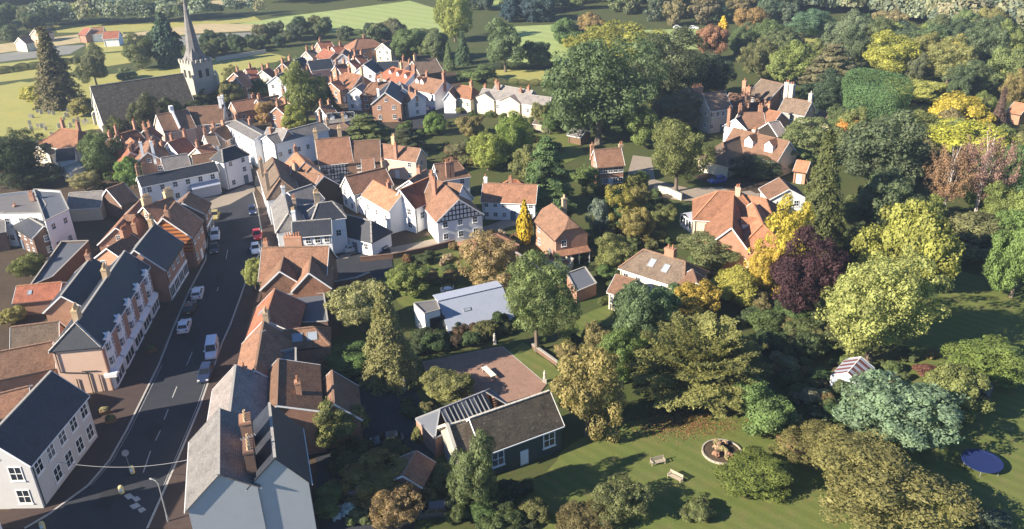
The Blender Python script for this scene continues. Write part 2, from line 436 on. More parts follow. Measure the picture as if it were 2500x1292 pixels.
def house(label, A, B, zr, E, ze, ends='gg', roof='tile_brown', wall='brick_red', E2=None, ze2=None, ch=(), sk=(), dm=(),
          win='auto', root=None, cat='house', name='house', hip=.85, oh=.3, ws=1.0, door=True, gut=True, ridge=None, timber=(), gablem=None, verge=True, pitch=43):
    if not isinstance(E, (int, float)):              # ridge height from the eaves seen and the roof pitch
        tp = math.tan(math.radians(pitch)); z = ze + .2
        while z < ze + 9:
            a_, b_, e_ = P(*A, z), P(*B, z), P(*E, ze)
            dd_ = (b_ - a_).xy.normalized(); q_ = (e_ - a_).xy.dot(Vector((-dd_.y, dd_.x)))
            if z - ze > abs(q_) * tp: break
            z += .05
        if abs(q_) < 2.3 and E2 is None: E = 2.3
        zr = z
    ridge = ridge or ('concrete' if roof.startswith('slate') or roof == 'lead' else 'clay' if roof in ('tile_red', 'tile_orange') else 'clay_dull')
    a, b2 = P(*A, zr), P(*B, zr)
    d = Vector((b2.x - a.x, b2.y - a.y)); Lr = d.length; d.normalize(); nn = Vector((-d.y, d.x))
    def off(e, zz):
        if isinstance(e, (int, float)): return float(e)
        q = P(*e, zz); return (q - a).xy.dot(nn)
    ze2 = ze if ze2 is None else ze2
    e1 = off(E, ze)
    if isinstance(E, (int, float)): wl = wr = e1
    elif e1 >= 0: wl = e1; wr = e1
    else: wr = -e1; wl = -e1
    if E2 is not None:
        e2 = off(E2, ze2)
        if isinstance(E2, (int, float)):
            if not isinstance(E, (int, float)) and e1 >= 0: wr = e2
            else: wl = e2 if not isinstance(E, (int, float)) else wl; wr = e2 if isinstance(E, (int, float)) else wr
        elif e2 >= 0: wl = e2
        else: wr = -e2
    wl = max(1.0, wl); wr = max(1.0, wr)
    if not (isinstance(E, (int, float)) or e1 >= 0): zL, zR = ze2, ze
    else: zL, zR = ze, ze2
    hw = (wl + wr) / 2
    xa, xb = -Lr / 2, Lr / 2                        # ridge ends
    fa = xa - (hw * hip if ends[0] == 'h' else 0); fb = xb + (hw * hip if ends[1] == 'h' else 0)
    if ends[0] == 'k': xa += hw * .45
    if ends[1] == 'k': xb -= hw * .45
    mid = Vector(((a.x + b2.x) / 2, (a.y + b2.y) / 2, 0)); rz = math.atan2(d.y, d.x)
    if DEBUG: print(f'{label[:46]:46s} zr={zr:4.1f} ze={ze:3.1f} L={fb-fa:5.1f} w={wl:4.1f}/{wr:4.1f} pitch={math.degrees(math.atan2(zr-ze,hw)):3.0f} rz={math.degrees(rz):4.0f} at=({mid.x:.0f},{mid.y:.0f})')
    W = Matrix.Translation(mid) @ Matrix.Rotation(rz, 4, 'Z')
    if root is None:
        root = thing(name, label, cat, mid, rz); root['w'] = 1; del root['w']
        M = Matrix.Identity(4)
    else:
        rl = Matrix.Translation(root.location) @ Matrix.Rotation(root.rotation_euler.z, 4, 'Z')
        M = rl.inverted() @ W
    # walls
    mb = MB(); Lf = fb - fa; cx = (fa + fb) / 2
    wallprism(mb, Lf, wl, wr, zL, zR, ends[0] in 'g', ends[1] in 'g', zr - .12)
    if 'k' in ends:                                   # clipped gable: the wall stops at the half hip
        for s, e in ((0, ends[0]), (1, ends[1])):
            if e != 'k': continue
            x = fa - cx if s == 0 else fb - cx; zk = zL + (zr - zL) * .55; f = 1 - .55
            q = [(x, wl, zL), (x, -wr, zR), (x, -wr * f, zk), (x, wl * f, zk)]
            mb.face(q if s == 0 else q[::-1])
    mb.build('wall', wall, root, M @ Matrix.Translation((cx, 0, 0)))
    # roof
    sl = (zr - zL) / wl; sr = (zr - zR) / wr
    yl, yr = wl + oh, wr + oh; zl, zr_ = zL - oh * sl, zR - oh * sr
    ra, rb = xa, xb; ea, eb = fa, fb
    vo = .22
    polys = []; up = .10
    if ends[0] == 'g': ra -= vo; ea = ra
    elif ends[0] == 'h': ea -= oh
    else: ea -= vo
    if ends[1] == 'g': rb += vo; eb = rb
    elif ends[1] == 'h': eb += oh
    else: eb += vo
    R0, R1 = (ra, 0, zr + up), (rb, 0, zr + up)
    L0, L1 = (ea, yl, zl + up), (eb, yl, zl + up); Q0, Q1 = (ea, -yr, zr_ + up), (eb, -yr, zr_ + up)
    left = [R0]; right = [R1]
    kf = .45
    def kp(e, y, z): return (e, y * kf, z + (zr + up - z) * (1 - kf))
    lp, rp = [R1, R0], [R0, R1]
    if ends[0] == 'k': K0l, K0r = kp(ea, yl, zl + up), kp(ea, -yr, zr_ + up)
    if ends[1] == 'k': K1l, K1r = kp(eb, yl, zl + up), kp(eb, -yr, zr_ + up)
    polys.append([R1, R0] + ([K0l] if ends[0] == 'k' else []) + [L0, L1] + ([K1l] if ends[1] == 'k' else []))
    polys.append([R0, R1] + ([K1r] if ends[1] == 'k' else []) + [Q1, Q0] + ([K0r] if ends[0] == 'k' else []))
    if ends[0] == 'h': polys.append([R0, Q0, L0])
    if ends[1] == 'h': polys.append([R1, L1, Q1])
    if ends[0] == 'k': polys.append([R0, K0r, K0l])
    if ends[1] == 'k': polys.append([R1, K1l, K1r])
    rm = MB(); rm.slab(polys, .16); rm.build('roof', roof, root, M)
    # ridge and hip tiles, in short overlapping lengths
    rd = MB()
    def capline(p, q):
        p, q = Vector(p), Vector(q); n = max(1, int((q - p).length / .9))
        for k in range(n):
            s0, s1 = p.lerp(q, k / n), p.lerp(q, (k + .94) / n)
            rd.bar(s0 + Vector((0, 0, .03)), s1 + Vector((0, 0, .05)), .3, .14)
    capline(R0, R1)
    if ends[0] == 'h': capline(R0, L0); capline(R0, Q0)
    if ends[1] == 'h': capline(R1, L1); capline(R1, Q1)
    rd.build('ridge_tiles', ridge, root, M)
    # verge boards, gutters
    if verge and ('g' in ends):
        for e, x in ((ends[0], ra - .05), (ends[1], rb + .05)):
            if e != 'g': continue
            for yy_, zz_ in ((yl, zl), (-yr, zr_)):
                vb = MB(); vb.bar((x, 0, zr + .02), (x, yy_, zz_ + .02), .05, .22); vb.build('bargeboard', 'paint_white', root, M)
    if gut:
        for y0_, y1_, z_ in ((yl, yl + .1, zl), (-yr - .1, -yr, zr_)):
            gb = MB(); gb.box(ea, eb, y0_, y1_, z_ - .12, z_)
            gb.build('gutter', 'metal_dark' if wall.startswith('brick') else 'paint_white', root, M)
        for k_, (x_, y_, z_) in enumerate(((fa + .35, -wr - .07, zr_), (fb - .35, wl + .07, zl))):
            gb = MB(); gb.box(x_ - .045, x_ + .045, y_ - .045, y_ + .045, 0, z_ - .1); gb.build('downpipe', 'metal_dark', root, M)
    # windows on the walls that can be seen
    def side(sd):
        if sd == 'L': return M @ Txyz(cx, wl + .02, 0, math.pi), Lf, zL, Vector((nn.x, nn.y))
        if sd == 'R': return M @ Txyz(cx, -wr - .02, 0, 0), Lf, zR, Vector((-nn.x, -nn.y))
        if sd == 'A': return M @ Txyz(fa - .02, (wl - wr) / 2, 0, -math.pi / 2), wl + wr, min(zL, zR), Vector((-d.x, -d.y))
        return M @ Txyz(fb + .02, (wl - wr) / 2, 0, math.pi / 2), wl + wr, min(zL, zR), Vector((d.x, d.y))
    jobs = {}
    if win == 'auto':
        for sd in 'LRAB':
            mw, wid, zz, nv = side(sd)
            cen = W @ (M.inverted() @ mw).translation if False else mid
            tocam = Vector((-mid.x, -mid.y)).normalized()
            if nv.dot(tocam) > -.05 and wid > 2.2 and zz > 2.0:
                jobs[sd] = (max(1, int(wid / 2.9)), 1 if zz < 4.1 else 2 if zz < 7.4 else 3)
    elif win: jobs = win
    dd = door
    for sd, sp in jobs.items():
        n, stv = sp[0], sp[1]; shop = len(sp) > 2
        mw, wid, zz, nv = side(sd)
        for r in range(stv):
            zc = zz * (r + .58) / stv
            for k in range(n):
                x = (k + .5) / n * wid - wid / 2
                if r == 0 and shop:
                    add_window(root, mw @ Txyz(x, 0, .25, 0, (min(1.3, wid / n * .44), 1, min(1.15, zz / stv / 2.7))), 'shop'); continue
                if r == 0 and dd and k == n // 2 and sd in 'LR':
                    put('door', DOORW if n % 2 else DOOR, root, mw @ Txyz(x, 0, .02)); dd = False; continue
                if (k * 5 + r * 3 + int(wid * 7)) % 11 == 7 and not shop: continue
                add_window(root, mw @ Txyz(x, 0, zc, 0, (ws * 1.0, 1, ws * min(1.0, zz / stv / 2.3))))
        # one small light up in the gable
        if sd in 'AB' and ends['AB'.index(sd)] == 'g' and zr - zz > 2.2 and not timber and wid > 5:
            add_window(root, mw @ Txyz(-(wl - wr) / 2 * (1 if sd == 'B' else -1), 0, zz + (zr - zz) * .33, 0, (.8, 1, .8)))
    for sd in timber:                                  # black timber framing on a wall
        mw, wid, zz, nv = side(sd)
        tb = MB(); g = sd in 'AB' and ends['AB'.index(sd)] == 'g'; z0 = timber[sd]
        n = int(wid / .75)
        for k in range(n + 1):
            x = -wid / 2 + wid * k / n; f = 1 - abs(x) / (wid / 2)
            top = zz + (zr - zz) * f - .3 if g else zz - .05
            if top > z0 + .2:
                tb.box(x - .09, x + .09, -.07, .02, z0, top)
        z = z0
        while z < (zr - .8 if g else zz - .1):
            hx = wid / 2 if z <= zz else wid / 2 * (1 - (z - zz) / (zr - zz)) - .15
            if hx > .3: tb.box(-hx, hx, -.09, .02, z - .09, z + .09)
            z += .95
        tb.build('timber_frame', 'timber_dark', root, mw)
    # chimneys: (t along the ridge, y offset, height above ridge, sx, sy, pots[, material, pot material])
    for c in ch:
        tt, yo, hh, sx, sy, np_ = c[:6]; m = c[6] if len(c) > 6 else 'brick_red'; pm = c[7] if len(c) > 7 else 'clay'
        zb = min(zL, zR) * .98
        stack(root, M, xa + (xb - xa) * tt, yo, zb, zr + hh, sx, sy, np_, m, pm)
    def slope(sd, tt, u):
        """matrix on the roof plane: side, position along, fraction down from ridge"""
        yy, zz = (wl, zL) if sd == 'L' else (-wr, zR)
        p = Vector((xa + (xb - xa) * tt, yy * u, zr + up + (zz - zr) * u))
        ux = Vector((1, 0, 0)); uy = Vector((0, -yy, zr - zz)).normalized(); uz = ux.cross(uy)
        if uz.z < 0: ux = -ux; uz = ux.cross(uy)
        mm = Matrix((ux, uy, uz)).transposed().to_4x4(); mm.translation = p
        return M @ mm
    for sd, tt, u, sc in sk:
        o = put('skylight', SKYF, root, slope(sd, tt, u) @ Matrix.Diagonal((*((sc, sc) if not isinstance(sc, tuple) else sc), 1, 1)))
        put('pane', SKYP, o)
    # dormers: (side, t, u, width, face material, roof material)
    for sd, tt, u, dw, fm, drm in dm:
        sg = 1 if sd == 'L' else -1; yy, zz = (wl, zL) if sd == 'L' else (wr, zR)
        y0 = yy * u; z0 = zr + (zz - zr) * u; hd = dw * .85; x = xa + (xb - xa) * tt
        zt = z0 + hd; back = y0 - (zt + dw * .45 - z0) * yy / (zr - zz)
        D = M @ Txyz(x, 0, 0, 0 if sg > 0 else math.pi)
        fb_ = MB(); h2 = dw / 2
        fb_.face([(h2, y0, z0 - .1), (-h2, y0, z0 - .1), (-h2, y0, zt), (0, y0, zt + dw * .45), (h2, y0, zt)])
        fb_.face([(-h2, y0, z0 - .1), (-h2, max(back, .1), z0 - .1), (-h2, max(back, .1), zt), (-h2, y0, zt)])
        fb_.face([(h2, max(back, .1), z0 - .1), (h2, y0, z0 - .1), (h2, y0, zt), (h2, max(back, .1), zt)])
        do = fb_.build('dormer', fm, root, D)
        rf = MB(); o1 = .15; zc = zt + dw * .45 + .1; ze_ = zt - .08; bk = max(back - .3, 0)
        rf.slab([[(0, bk, zc), (0, y0 + .2, zc), (-h2 - o1, y0 + .2, ze_), (-h2 - o1, bk, ze_)],
                 [(0, y0 + .2, zc), (0, bk, zc), (h2 + o1, bk, ze_), (h2 + o1, y0 + .2, ze_)]], .1)
        rf.build('dormer_roof', drm, do)
        wo = put('dormer_window', WIN, do, Txyz(0, y0 + .03, z0 + hd * .55, math.pi, (dw * .62, 1, hd * .62)))
    LAST[0] = (M, dict(L=Lf, wl=wl, wr=wr, zL=zL, zR=zR, zr=zr, fa=fa, fb=fb, xa=xa, xb=xb, cx=cx))
    return root
LAST = [None]
import os
DEBUG = bool(os.environ.get('SCENE_DEBUG'))
# ------------------------------------------------------------------ foliage
def leafmesh(name, c, n, size, tint, m='leaf', col=None, rng=None, asp=1.5):
    """one small leaf-spray face per point: 4 verts, folded a little along the middle"""
    k = len(c); rng = rng or np.random.default_rng(1)
    n = n / np.maximum(np.linalg.norm(n, axis=1, keepdims=True), 1e-6)
    r = rng.normal(size=(k, 3)); u = np.cross(n, r); u /= np.maximum(np.linalg.norm(u, axis=1, keepdims=True), 1e-6)
    v = np.cross(n, u); s = size[:, None]
    V = np.empty((k, 4, 3), np.float32)
    V[:, 0] = c - u * s * asp * .5; V[:, 1] = c - v * s * .5 + n * s * .12; V[:, 2] = c + u * s * asp * .5; V[:, 3] = c + v * s * .5 + n * s * .12
    me = bpy.data.meshes.new(name)
    me.vertices.add(4 * k); me.vertices.foreach_set('co', V.ravel())
    me.loops.add(4 * k); me.loops.foreach_set('vertex_index', np.arange(4 * k, dtype=np.int32))
    me.polygons.add(k); me.polygons.foreach_set('loop_start', np.arange(0, 4 * k, 4, dtype=np.int32))
    try: me.polygons.foreach_set('loop_total', np.full(k, 4, np.int32))
    except Exception: pass
    me.update(calc_edges=True)
    at = me.attributes.new('tint', 'FLOAT', 'FACE'); at.data.foreach_set('value', np.clip(tint, 0, 1).astype(np.float32))
    if col is not None:
        ca = me.attributes.new('col', 'FLOAT_COLOR', 'FACE')
        ca.data.foreach_set('color', np.concatenate([col, np.ones((k, 1))], 1).astype(np.float32).ravel())
    me.materials.append(MATS[m]); me.validate()
    return me
def unit(v): return v / np.maximum(np.linalg.norm(v, axis=-1, keepdims=True), 1e-6)
def sph(rng, k): return unit(rng.normal(size=(k, 3)))
def lumpy(rng, d, amt, freq=3):
    """smooth uneven radius over the sphere"""
    s = np.ones(len(d))
    for _ in range(freq * 3):
        ax = unit(rng.normal(size=3)); s += amt / 2.2 * np.sin(d @ ax * rng.uniform(2, 5) + rng.uniform(0, 6.3)) / 1.5
    return s

def crown_broad(name, seed, lumps=70, per=170, leaf=.075, rough=.16, lump_r=(.20, .36), low=-.93, asp=1.5):
    rng = np.random.default_rng(seed)
    d = sph(rng, lumps * 3); d = d[d[:, 2] > low][:lumps]
    rad = .74 * lumpy(rng, d, rough) * rng.uniform(.82, 1.08, len(d))
    C = d * rad[:, None]; R = rng.uniform(*lump_r, len(d)); tl = rng.normal(.45, .13, len(d))
    cs, ns, ts = [], [], []
    for i in range(len(d)):
        k = int(per * (R[i] / .28) ** 2)
        q = unit(sph(rng, k) + d[i] * .55)
        flat = np.array([1, 1, .8])
        cs.append(C[i] + q * flat * R[i] * rng.uniform(.72, 1.08, (k, 1)) * (1 + .12 * np.sin(q @ unit(rng.normal(size=3)) * 9))[:, None])
        ns.append(q + .42 * rng.normal(size=(k, 3)) + np.array([0, 0, .2])); ts.append(tl[i] + rng.normal(0, .13, k))
    k = int(per * lumps * .10); q = sph(rng, k)
    cs.append(q * rng.uniform(.3, .62, (k, 1))); ns.append(q + .6 * rng.normal(size=(k, 3))); ts.append(rng.normal(.4, .1, k))
    c = np.concatenate(cs); n = np.concatenate(ns); t_ = np.concatenate(ts)
    return leafmesh(name, c, n, leaf * np.exp(rng.normal(-.1, .38, len(c))), t_, rng=rng, asp=asp)
def crown_conifer(name, seed, tiers=26, leaf=.07, droop=.35, spread=1.0, power=.85, rag=.25, per=26, col=False):
    """whorls of drooping boughs, each bough a tapering spray"""
    rng = np.random.default_rng(seed); cs, ns, ts = [], [], []
    for i in range(tiers):
        f = (i + .5) / tiers; z = 1 - 2 * f; r = spread * (f ** power) * (1 if not col else (1 - max(0, f - .75) * 1.6))
        if col: r = spread * min(1, (f * 2.2) ** .8) * (1 - max(0, f - .7) * 1.2)
        nb = int(7 + 13 * f)
        for b in range(nb):
            a = rng.uniform(0, 6.283); L = r * rng.uniform(1 - rag, 1 + rag * .4)
            k = max(6, int(per * (.35 + L))); s = rng.uniform(.12, 1, k) ** .7
            wdt = .13 * (1.05 - s) + .03
            side = rng.normal(size=k) * wdt
            x = s * L; zz = z + .05 - droop * L * s ** 1.5 * .6 + rng.normal(size=k) * .02 + .06 * (1 - s)
            ca, sa = math.cos(a), math.sin(a)
            cs.append(np.stack([x * ca - side * sa, x * sa + side * ca, zz], 1))
            nn = np.stack([ca * .5 + rng.normal(size=k) * .35, sa * .5 + rng.normal(size=k) * .35, np.ones(k) * .9 + rng.normal(size=k) * .3], 1)
            ns.append(nn); ts.append(rng.normal(.45, .13) + rng.normal(0, .1, k))
    c = np.concatenate(cs); n = np.concatenate(ns); t_ = np.concatenate(ts)
    return leafmesh(name, c, n, leaf * rng.uniform(.6, 1.3, len(c)), t_, rng=rng, asp=2.0)
def crown_plume(name, seed, boughs=260, leaf=.020, per=300, flat=.85):
    """a broad yew-like dome of long feathery boughs that reach out and rise at the tips"""
    rng = np.random.default_rng(seed); cs, ns, ts = [], [], []
    for b in range(boughs):
        d = sph(rng, 1)[0]; d[2] = abs(d[2]) * 1.0 - .25; d = unit(d)
        L = rng.uniform(.72, 1.08); z0 = -.55 + .5 * rng.random()
        k = int(per * rng.uniform(.7, 1.2)); s = rng.uniform(.18, 1, k) ** .75
        side = unit(np.cross(d, [0, 0, 1])) ; up = np.cross(side, d)
        tw = rng.random(k) * (.30 * (1.0 - s) + .05) * L; sg = rng.choice([-1, 1], k)          # side twigs, swept forwards
        p = np.outer(s * L + tw * .55, d) + np.outer(sg * tw * .8, side) + np.outer(rng.normal(size=k) * .018 - .12 * tw, up)
        p[:, 2] += z0 * (1 - s) * .6 + .10 * s ** 2 - .10 - .16 * s ** 4
        p[:, 2] *= flat
        cs.append(p); ns.append(up[None] * .9 + d[None] * .4 + rng.normal(size=(k, 3)) * .4); ts.append(rng.normal(.45, .14) + rng.normal(0, .1, k))
    c = np.concatenate(cs); n = np.concatenate(ns); t_ = np.concatenate(ts)
    return leafmesh(name, c, n, leaf * rng.uniform(.6, 1.3, len(c)), t_, rng=rng, asp=2.8)
def crown_airy(name, seed, sprays=105, per=80, leaf=.028):
    """thin upright sprays with gaps (birch, willow)"""
    rng = np.random.default_rng(seed); cs, ns, ts = [], [], []
    for b in range(sprays):
        d = sph(rng, 1)[0]; d[2] = d[2] * .8 + .1; base = d * rng.uniform(.45, .95)
        dr = unit(d * .6 + np.array([0, 0, .35]) + rng.normal(size=3) * .3); k = per
        s = rng.uniform(-.5, .5, k); p = base + np.outer(s * .42, dr) + rng.normal(size=(k, 3)) * .045
        cs.append(p); ns.append(rng.normal(size=(k, 3)) + d * .8); ts.append(rng.normal(.45, .13) + rng.normal(0, .1, k))
    c = np.concatenate(cs); n = np.concatenate(ns); t_ = np.concatenate(ts)
    ln = np.linalg.norm(c, axis=1); kk = ln < 1.08; c, n, t_ = c[kk], n[kk], t_[kk]
    return leafmesh(name, c, n, leaf * rng.uniform(.6, 1.3, len(c)), t_, rng=rng, asp=2.0)
def crown_box(name, seed, k=30000, leaf=.03):
    """clipped: leaves on a rounded box"""
    rng = np.random.default_rng(seed); d = sph(rng, k); p = 3.2
    r = lumpy(rng, d, .14, 4) / (np.abs(d) ** p).sum(1) ** (1 / p); q = d * r[:, None] * rng.uniform(.93, 1.03, (k, 1))
    n = np.sign(d) * np.abs(d) ** 3
    t_ = .45 + .10 * np.sin(q @ np.array([5, 3, 7.]) + 1) + .08 * np.sin(q @ np.array([13, -11, 9.])) + rng.normal(0, .14, k)
    return leafmesh(name, q, unit(n) + .5 * rng.normal(size=(k, 3)), leaf * rng.uniform(.6, 1.3, k), t_, rng=rng)

CROWNS = {
    'broad': [crown_broad('crown', s, 90, 400, .044, .40, (.14, .34)) for s in (11, 12, 13, 14)],
    'oak': [crown_broad('crown', s, 170, 380, .034, .46, (.09, .26)) for s in (21, 22)],
    'ragged': [crown_broad('crown', s, 130, 330, .034, .5, (.08, .24), asp=1.9) for s in (31, 32)],
    'bush': [crown_broad('crown', s, 40, 200, .075, .3, (.2, .42), -.35) for s in (41, 42, 43)],
    'conifer': [crown_conifer('crown', s, 30, .045, per=60) for s in (51, 52)],
    'spruce': [crown_conifer('crown', 55, 36, .034, .6, 1.0, .8, .4, 85)],
    'cedar': [crown_conifer('crown', 58, 12, .042, .12, 1.0, .55, .35, 190)],
    'column': [crown_conifer('crown', 61, 26, .11, .1, 1.0, .7, .2, 26, True)],
    'plume': [crown_plume('crown', 71)],
    'airy': [crown_airy('crown', s) for s in (81, 82)],
    'far': [crown_broad('crown', s, 40, 90, .095, .3, (.2, .42)) for s in (91, 92, 93)],
    'hedge': [crown_box('crown', 95)],
    'big_oak': [crown_broad('crown', s, 260, 480, .024, .44, (.06, .19)) for s in (25, 26)],
}
def trunk_mesh(seed, limbs=7, m='bark', multi=1):
    """unit trunk from the ground to z=1, limbs fanning into the crown"""
    rng = random.Random(seed); mb = MB()
    for s in range(multi):
        ox = (s - (multi - 1) / 2) * .12
        mb.tube([(ox, 0, 0), (ox * 1.1, .01, .12), (ox * 1.6 + .01, .015, .5), (ox * 2.4, 0, 1.0), (ox * 3 - .02, .02, 1.35)], [.075, .055, .042, .028, .012], 8)
    for k in range(limbs):
        a = k * 2.4 + rng.random(); z = .45 + .08 * k; L = rng.uniform(.35, .6)
        mb.tube([(0, 0, z), (math.cos(a) * L * .5, math.sin(a) * L * .5, z + L * .35), (math.cos(a) * L, math.sin(a) * L, z + L * .85)], [.03, .02, .007], 6)
    return mb.mesh('trunk', m)
TRUNK = [trunk_mesh(s) for s in (1, 2)]; TRUNKW = trunk_mesh(5, 9, 'bark_white', 2)
KIND_CLEAR = dict(broad=.05, oak=.03, ragged=.04, bush=.0, conifer=.02, spruce=.02, cedar=.10, column=.02, plume=.0, airy=.2, far=.04, hedge=0, big_oak=.04)
KIND_Z = dict(bush=.35, plume=.55, hedge=.0)
_tr = random.Random(99)
def plant(label, x, y, a, b2, kind, col, name='tree', cat='tree', group=None, a2=None, rz=None, clear=None):
    """a tree or shrub standing at x, y: crown half-width a, half-height b2"""
    cl = (KIND_CLEAR[kind] if clear is None else clear) * 2 * b2
    zc = cl + b2 * (1 - KIND_Z.get(kind, 0) * .5)
    r = thing(name, label, cat, (x, y, 0), 0, group)
    cr = put('crown', _tr.choice(CROWNS[kind]), r, Txyz(0, 0, zc, _tr.uniform(0, 6.28) if rz is None else rz, (a, a2 or a, b2)))
    j = lambda v: max(.004, v * _tr.uniform(.9, 1.1))
    cr.color = (j(col[0]), j(col[1]), j(col[2]), 1)
    if kind != 'hedge':
        tm = TRUNKW if kind == 'airy' and col[0] > col[1] else _tr.choice(TRUNK)
        put('trunk', tm, r, Txyz(0, 0, 0, _tr.uniform(0, 6.28), (max(.6, a * (.45 if tm is TRUNKW else 1)), max(.6, a * (.45 if tm is TRUNKW else 1)), zc * (1.15 if tm is TRUNKW else 1))))
    return r
def fit(cx, cy, Wp, Hp, kind, clear=None):
    """a crown seen as a Wp x Hp ellipse around (cx, cy) -> where it stands and how big it is"""
    zc = 4.0; a = b2 = 1
    for _ in range(8):
        X = P(cx, cy, zc); dp = depth_of(X); m = dp / FOC
        sn = min(.9, (CAM_H - zc) / math.sqrt(X.x ** 2 + X.y ** 2 + (CAM_H - zc) ** 2)); cs2 = 1 - sn * sn
        a = Wp / 2 * m; hb = Hp / 2 * m
        b2 = math.sqrt(max((hb * hb - (a * sn) ** 2) / cs2, (.42 * a) ** 2))
        cl = KIND_CLEAR[kind] if clear is None else clear
        zc = b2 * (1 - KIND_Z.get(kind, 0) * .5) + cl * 2 * b2
    return X.x, X.y, a * 1.08, b2 * 1.06
def tree(label, cx, cy, Wp, Hp, kind='broad', col=(.11, .13, .045), name='tree', cat='tree', group=None, clear=None):
    x, y, a, b2 = fit(cx, cy, Wp, Hp, kind, clear)
    return plant(label, x, y, a, b2, kind, col, name, cat, group, clear=clear)
def shrub(label, cx, cy, Wp, Hp, col=(.09, .11, .04), group=None, kind='bush', name='shrub'):
    return tree(label, cx, cy, Wp, Hp, kind, col, name, 'shrub', group)
def hedge(label, p, q, wd, ht, col=(.05, .08, .03), name='hedge', group=None):
    a, b2 = G(*p), G(*q); d = b2 - a; L = d.length; mid = (a + b2) / 2
    r = thing(name, label, 'hedge', mid, math.atan2(d.y, d.x), group)
    n = max(1, int(L / (wd * 2.2)))
    for k in range(n):
        o = put('clipped_bush', CROWNS['hedge'][0], r, Txyz((k + .5) / n * L - L / 2, 0, ht / 2, 0 if k % 2 else math.pi, (L / n / 2 * 1.06, wd / 2 * _tr.uniform(.9, 1.1), ht / 2 * _tr.uniform(.92, 1.08))))
        o.color = (*[c * _tr.uniform(.9, 1.1) for c in col], 1)
    return r
def inpoly(p, poly):
    c = False; j = len(poly) - 1
    for i in range(len(poly)):
        if (poly[i][1] > p[1]) != (poly[j][1] > p[1]) and p[0] < (poly[j][0] - poly[i][0]) * (p[1] - poly[i][1]) / (poly[j][1] - poly[i][1]) + poly[i][0]: c = not c
        j = i
    return c
def grove(label, group, poly, n, h, cols, kinds=('far',), seed=1, name='tree', cat='tree', slim=(.75, 1.1)):
    """individual trees over a patch of ground; nothing in the photograph tells them apart"""
    rg = random.Random(seed); pts = [G(*p) for p in poly]; pl = [(p.x, p.y) for p in pts]
    x0, x1 = min(p[0] for p in pl), max(p[0] for p in pl); y0, y1 = min(p[1] for p in pl), max(p[1] for p in pl)
    got = []; tries = 0
    while len(got) < n and tries < n * 300:
        tries += 1; p = (rg.uniform(x0, x1), rg.uniform(y0, y1)); hh = rg.uniform(*h)
        if not inpoly(p, pl): continue
        if any((p[0] - g[0]) ** 2 + (p[1] - g[1]) ** 2 < ((hh + g[2]) * .24 * (1 - tries / (n * 330))) ** 2 for g in got): continue
        got.append((*p, hh))
    ORD = ('leftmost', 'second', 'third', 'fourth', 'fifth', 'sixth', 'seventh', 'eighth', 'ninth', 'tenth', 'eleventh', 'twelfth')
    got.sort(key=lambda g: g[1]); nr = max(1, math.ceil(n / 8)); per = math.ceil(len(got) / nr)
    where = group[group.index(' ') + 1:] if not group.startswith(('dark', 'white')) else group.split(' ', 2)[2]
    for r_ in range(nr):
        row = sorted(got[r_ * per:(r_ + 1) * per], key=lambda g: g[0] / g[1])
        rn = '' if nr == 1 else ('front', 'back')[r_] + ' row, ' if nr == 2 else (('nearest', 'second', 'third', 'fourth', 'fifth', 'sixth', 'seventh')[r_] if r_ < nr - 1 else 'farthest') + ' row, '
        for q_, (x, y, hh) in enumerate(row):
            k = rg.choice(kinds); b2 = hh / 2 / (1 + KIND_CLEAR[k]); c_ = rg.choice(cols)
            tone = 'purplish white' if c_[2] > c_[1] > .3 else 'golden' if c_[0] > 1.15 * c_[1] and c_[0] > .2 else 'brownish' if c_[0] > 1.05 * c_[1] else 'yellow-green' if c_[0] > .165 else 'olive' if c_[0] > .87 * c_[1] and c_[0] > .1 else 'dark green' if c_[1] < .1 else 'mid-green'
            o_ = ORD[q_] if q_ == 0 else ORD[q_] + ' from left' if q_ < len(row) - 1 else 'rightmost'
            lab = f"{tone} {name}, {o_}, {rn}{where}"
            plant(lab, x, y, b2 * rg.uniform(*slim), b2, k, c_, name, cat, group)
# ------------------------------------------------------------------ the ground, roads, fields
mb = MB(); S = 1150.0
q = [(-S, -S + 500, 0), (S, -S + 500, 0), (S, S + 500, 0), (-S, S + 500, 0)]
mb.face(q, [(p[0], p[1]) for p in q]); g = mb.build('ground', 'ground_mix'); g['kind'] = 'structure'
L1, L2, L3 = .004, .06, .09
_sheet0 = sheet; _lev = [0.0]
def sheet(name, poly, z, m, **k):
    if name in ('lawn', 'churchyard', 'field', 'yard', 'village_yard'):      # natural edges wander
        rj = random.Random(len(poly) * 31 + int(poly[0][0])); out = []
        for i in range(len(poly)):
            a, b2 = poly[i], poly[(i + 1) % len(poly)]; n_ = max(1, min(14, int(math.hypot(b2[0] - a[0], b2[1] - a[1]) / 22)))
            for j in range(n_): f = j / n_; q = 0 if name == 'field' else 1; out.append((a[0] + (b2[0] - a[0]) * f + q * rj.uniform(-7, 7) * (j > 0), a[1] + (b2[1] - a[1]) * f + q * rj.uniform(-4, 4) * (j > 0)))
        poly = out
    if z < .1: _lev[0] += .003; z = .004 + _lev[0]
    return _sheet0(name, poly, z, m, **k)
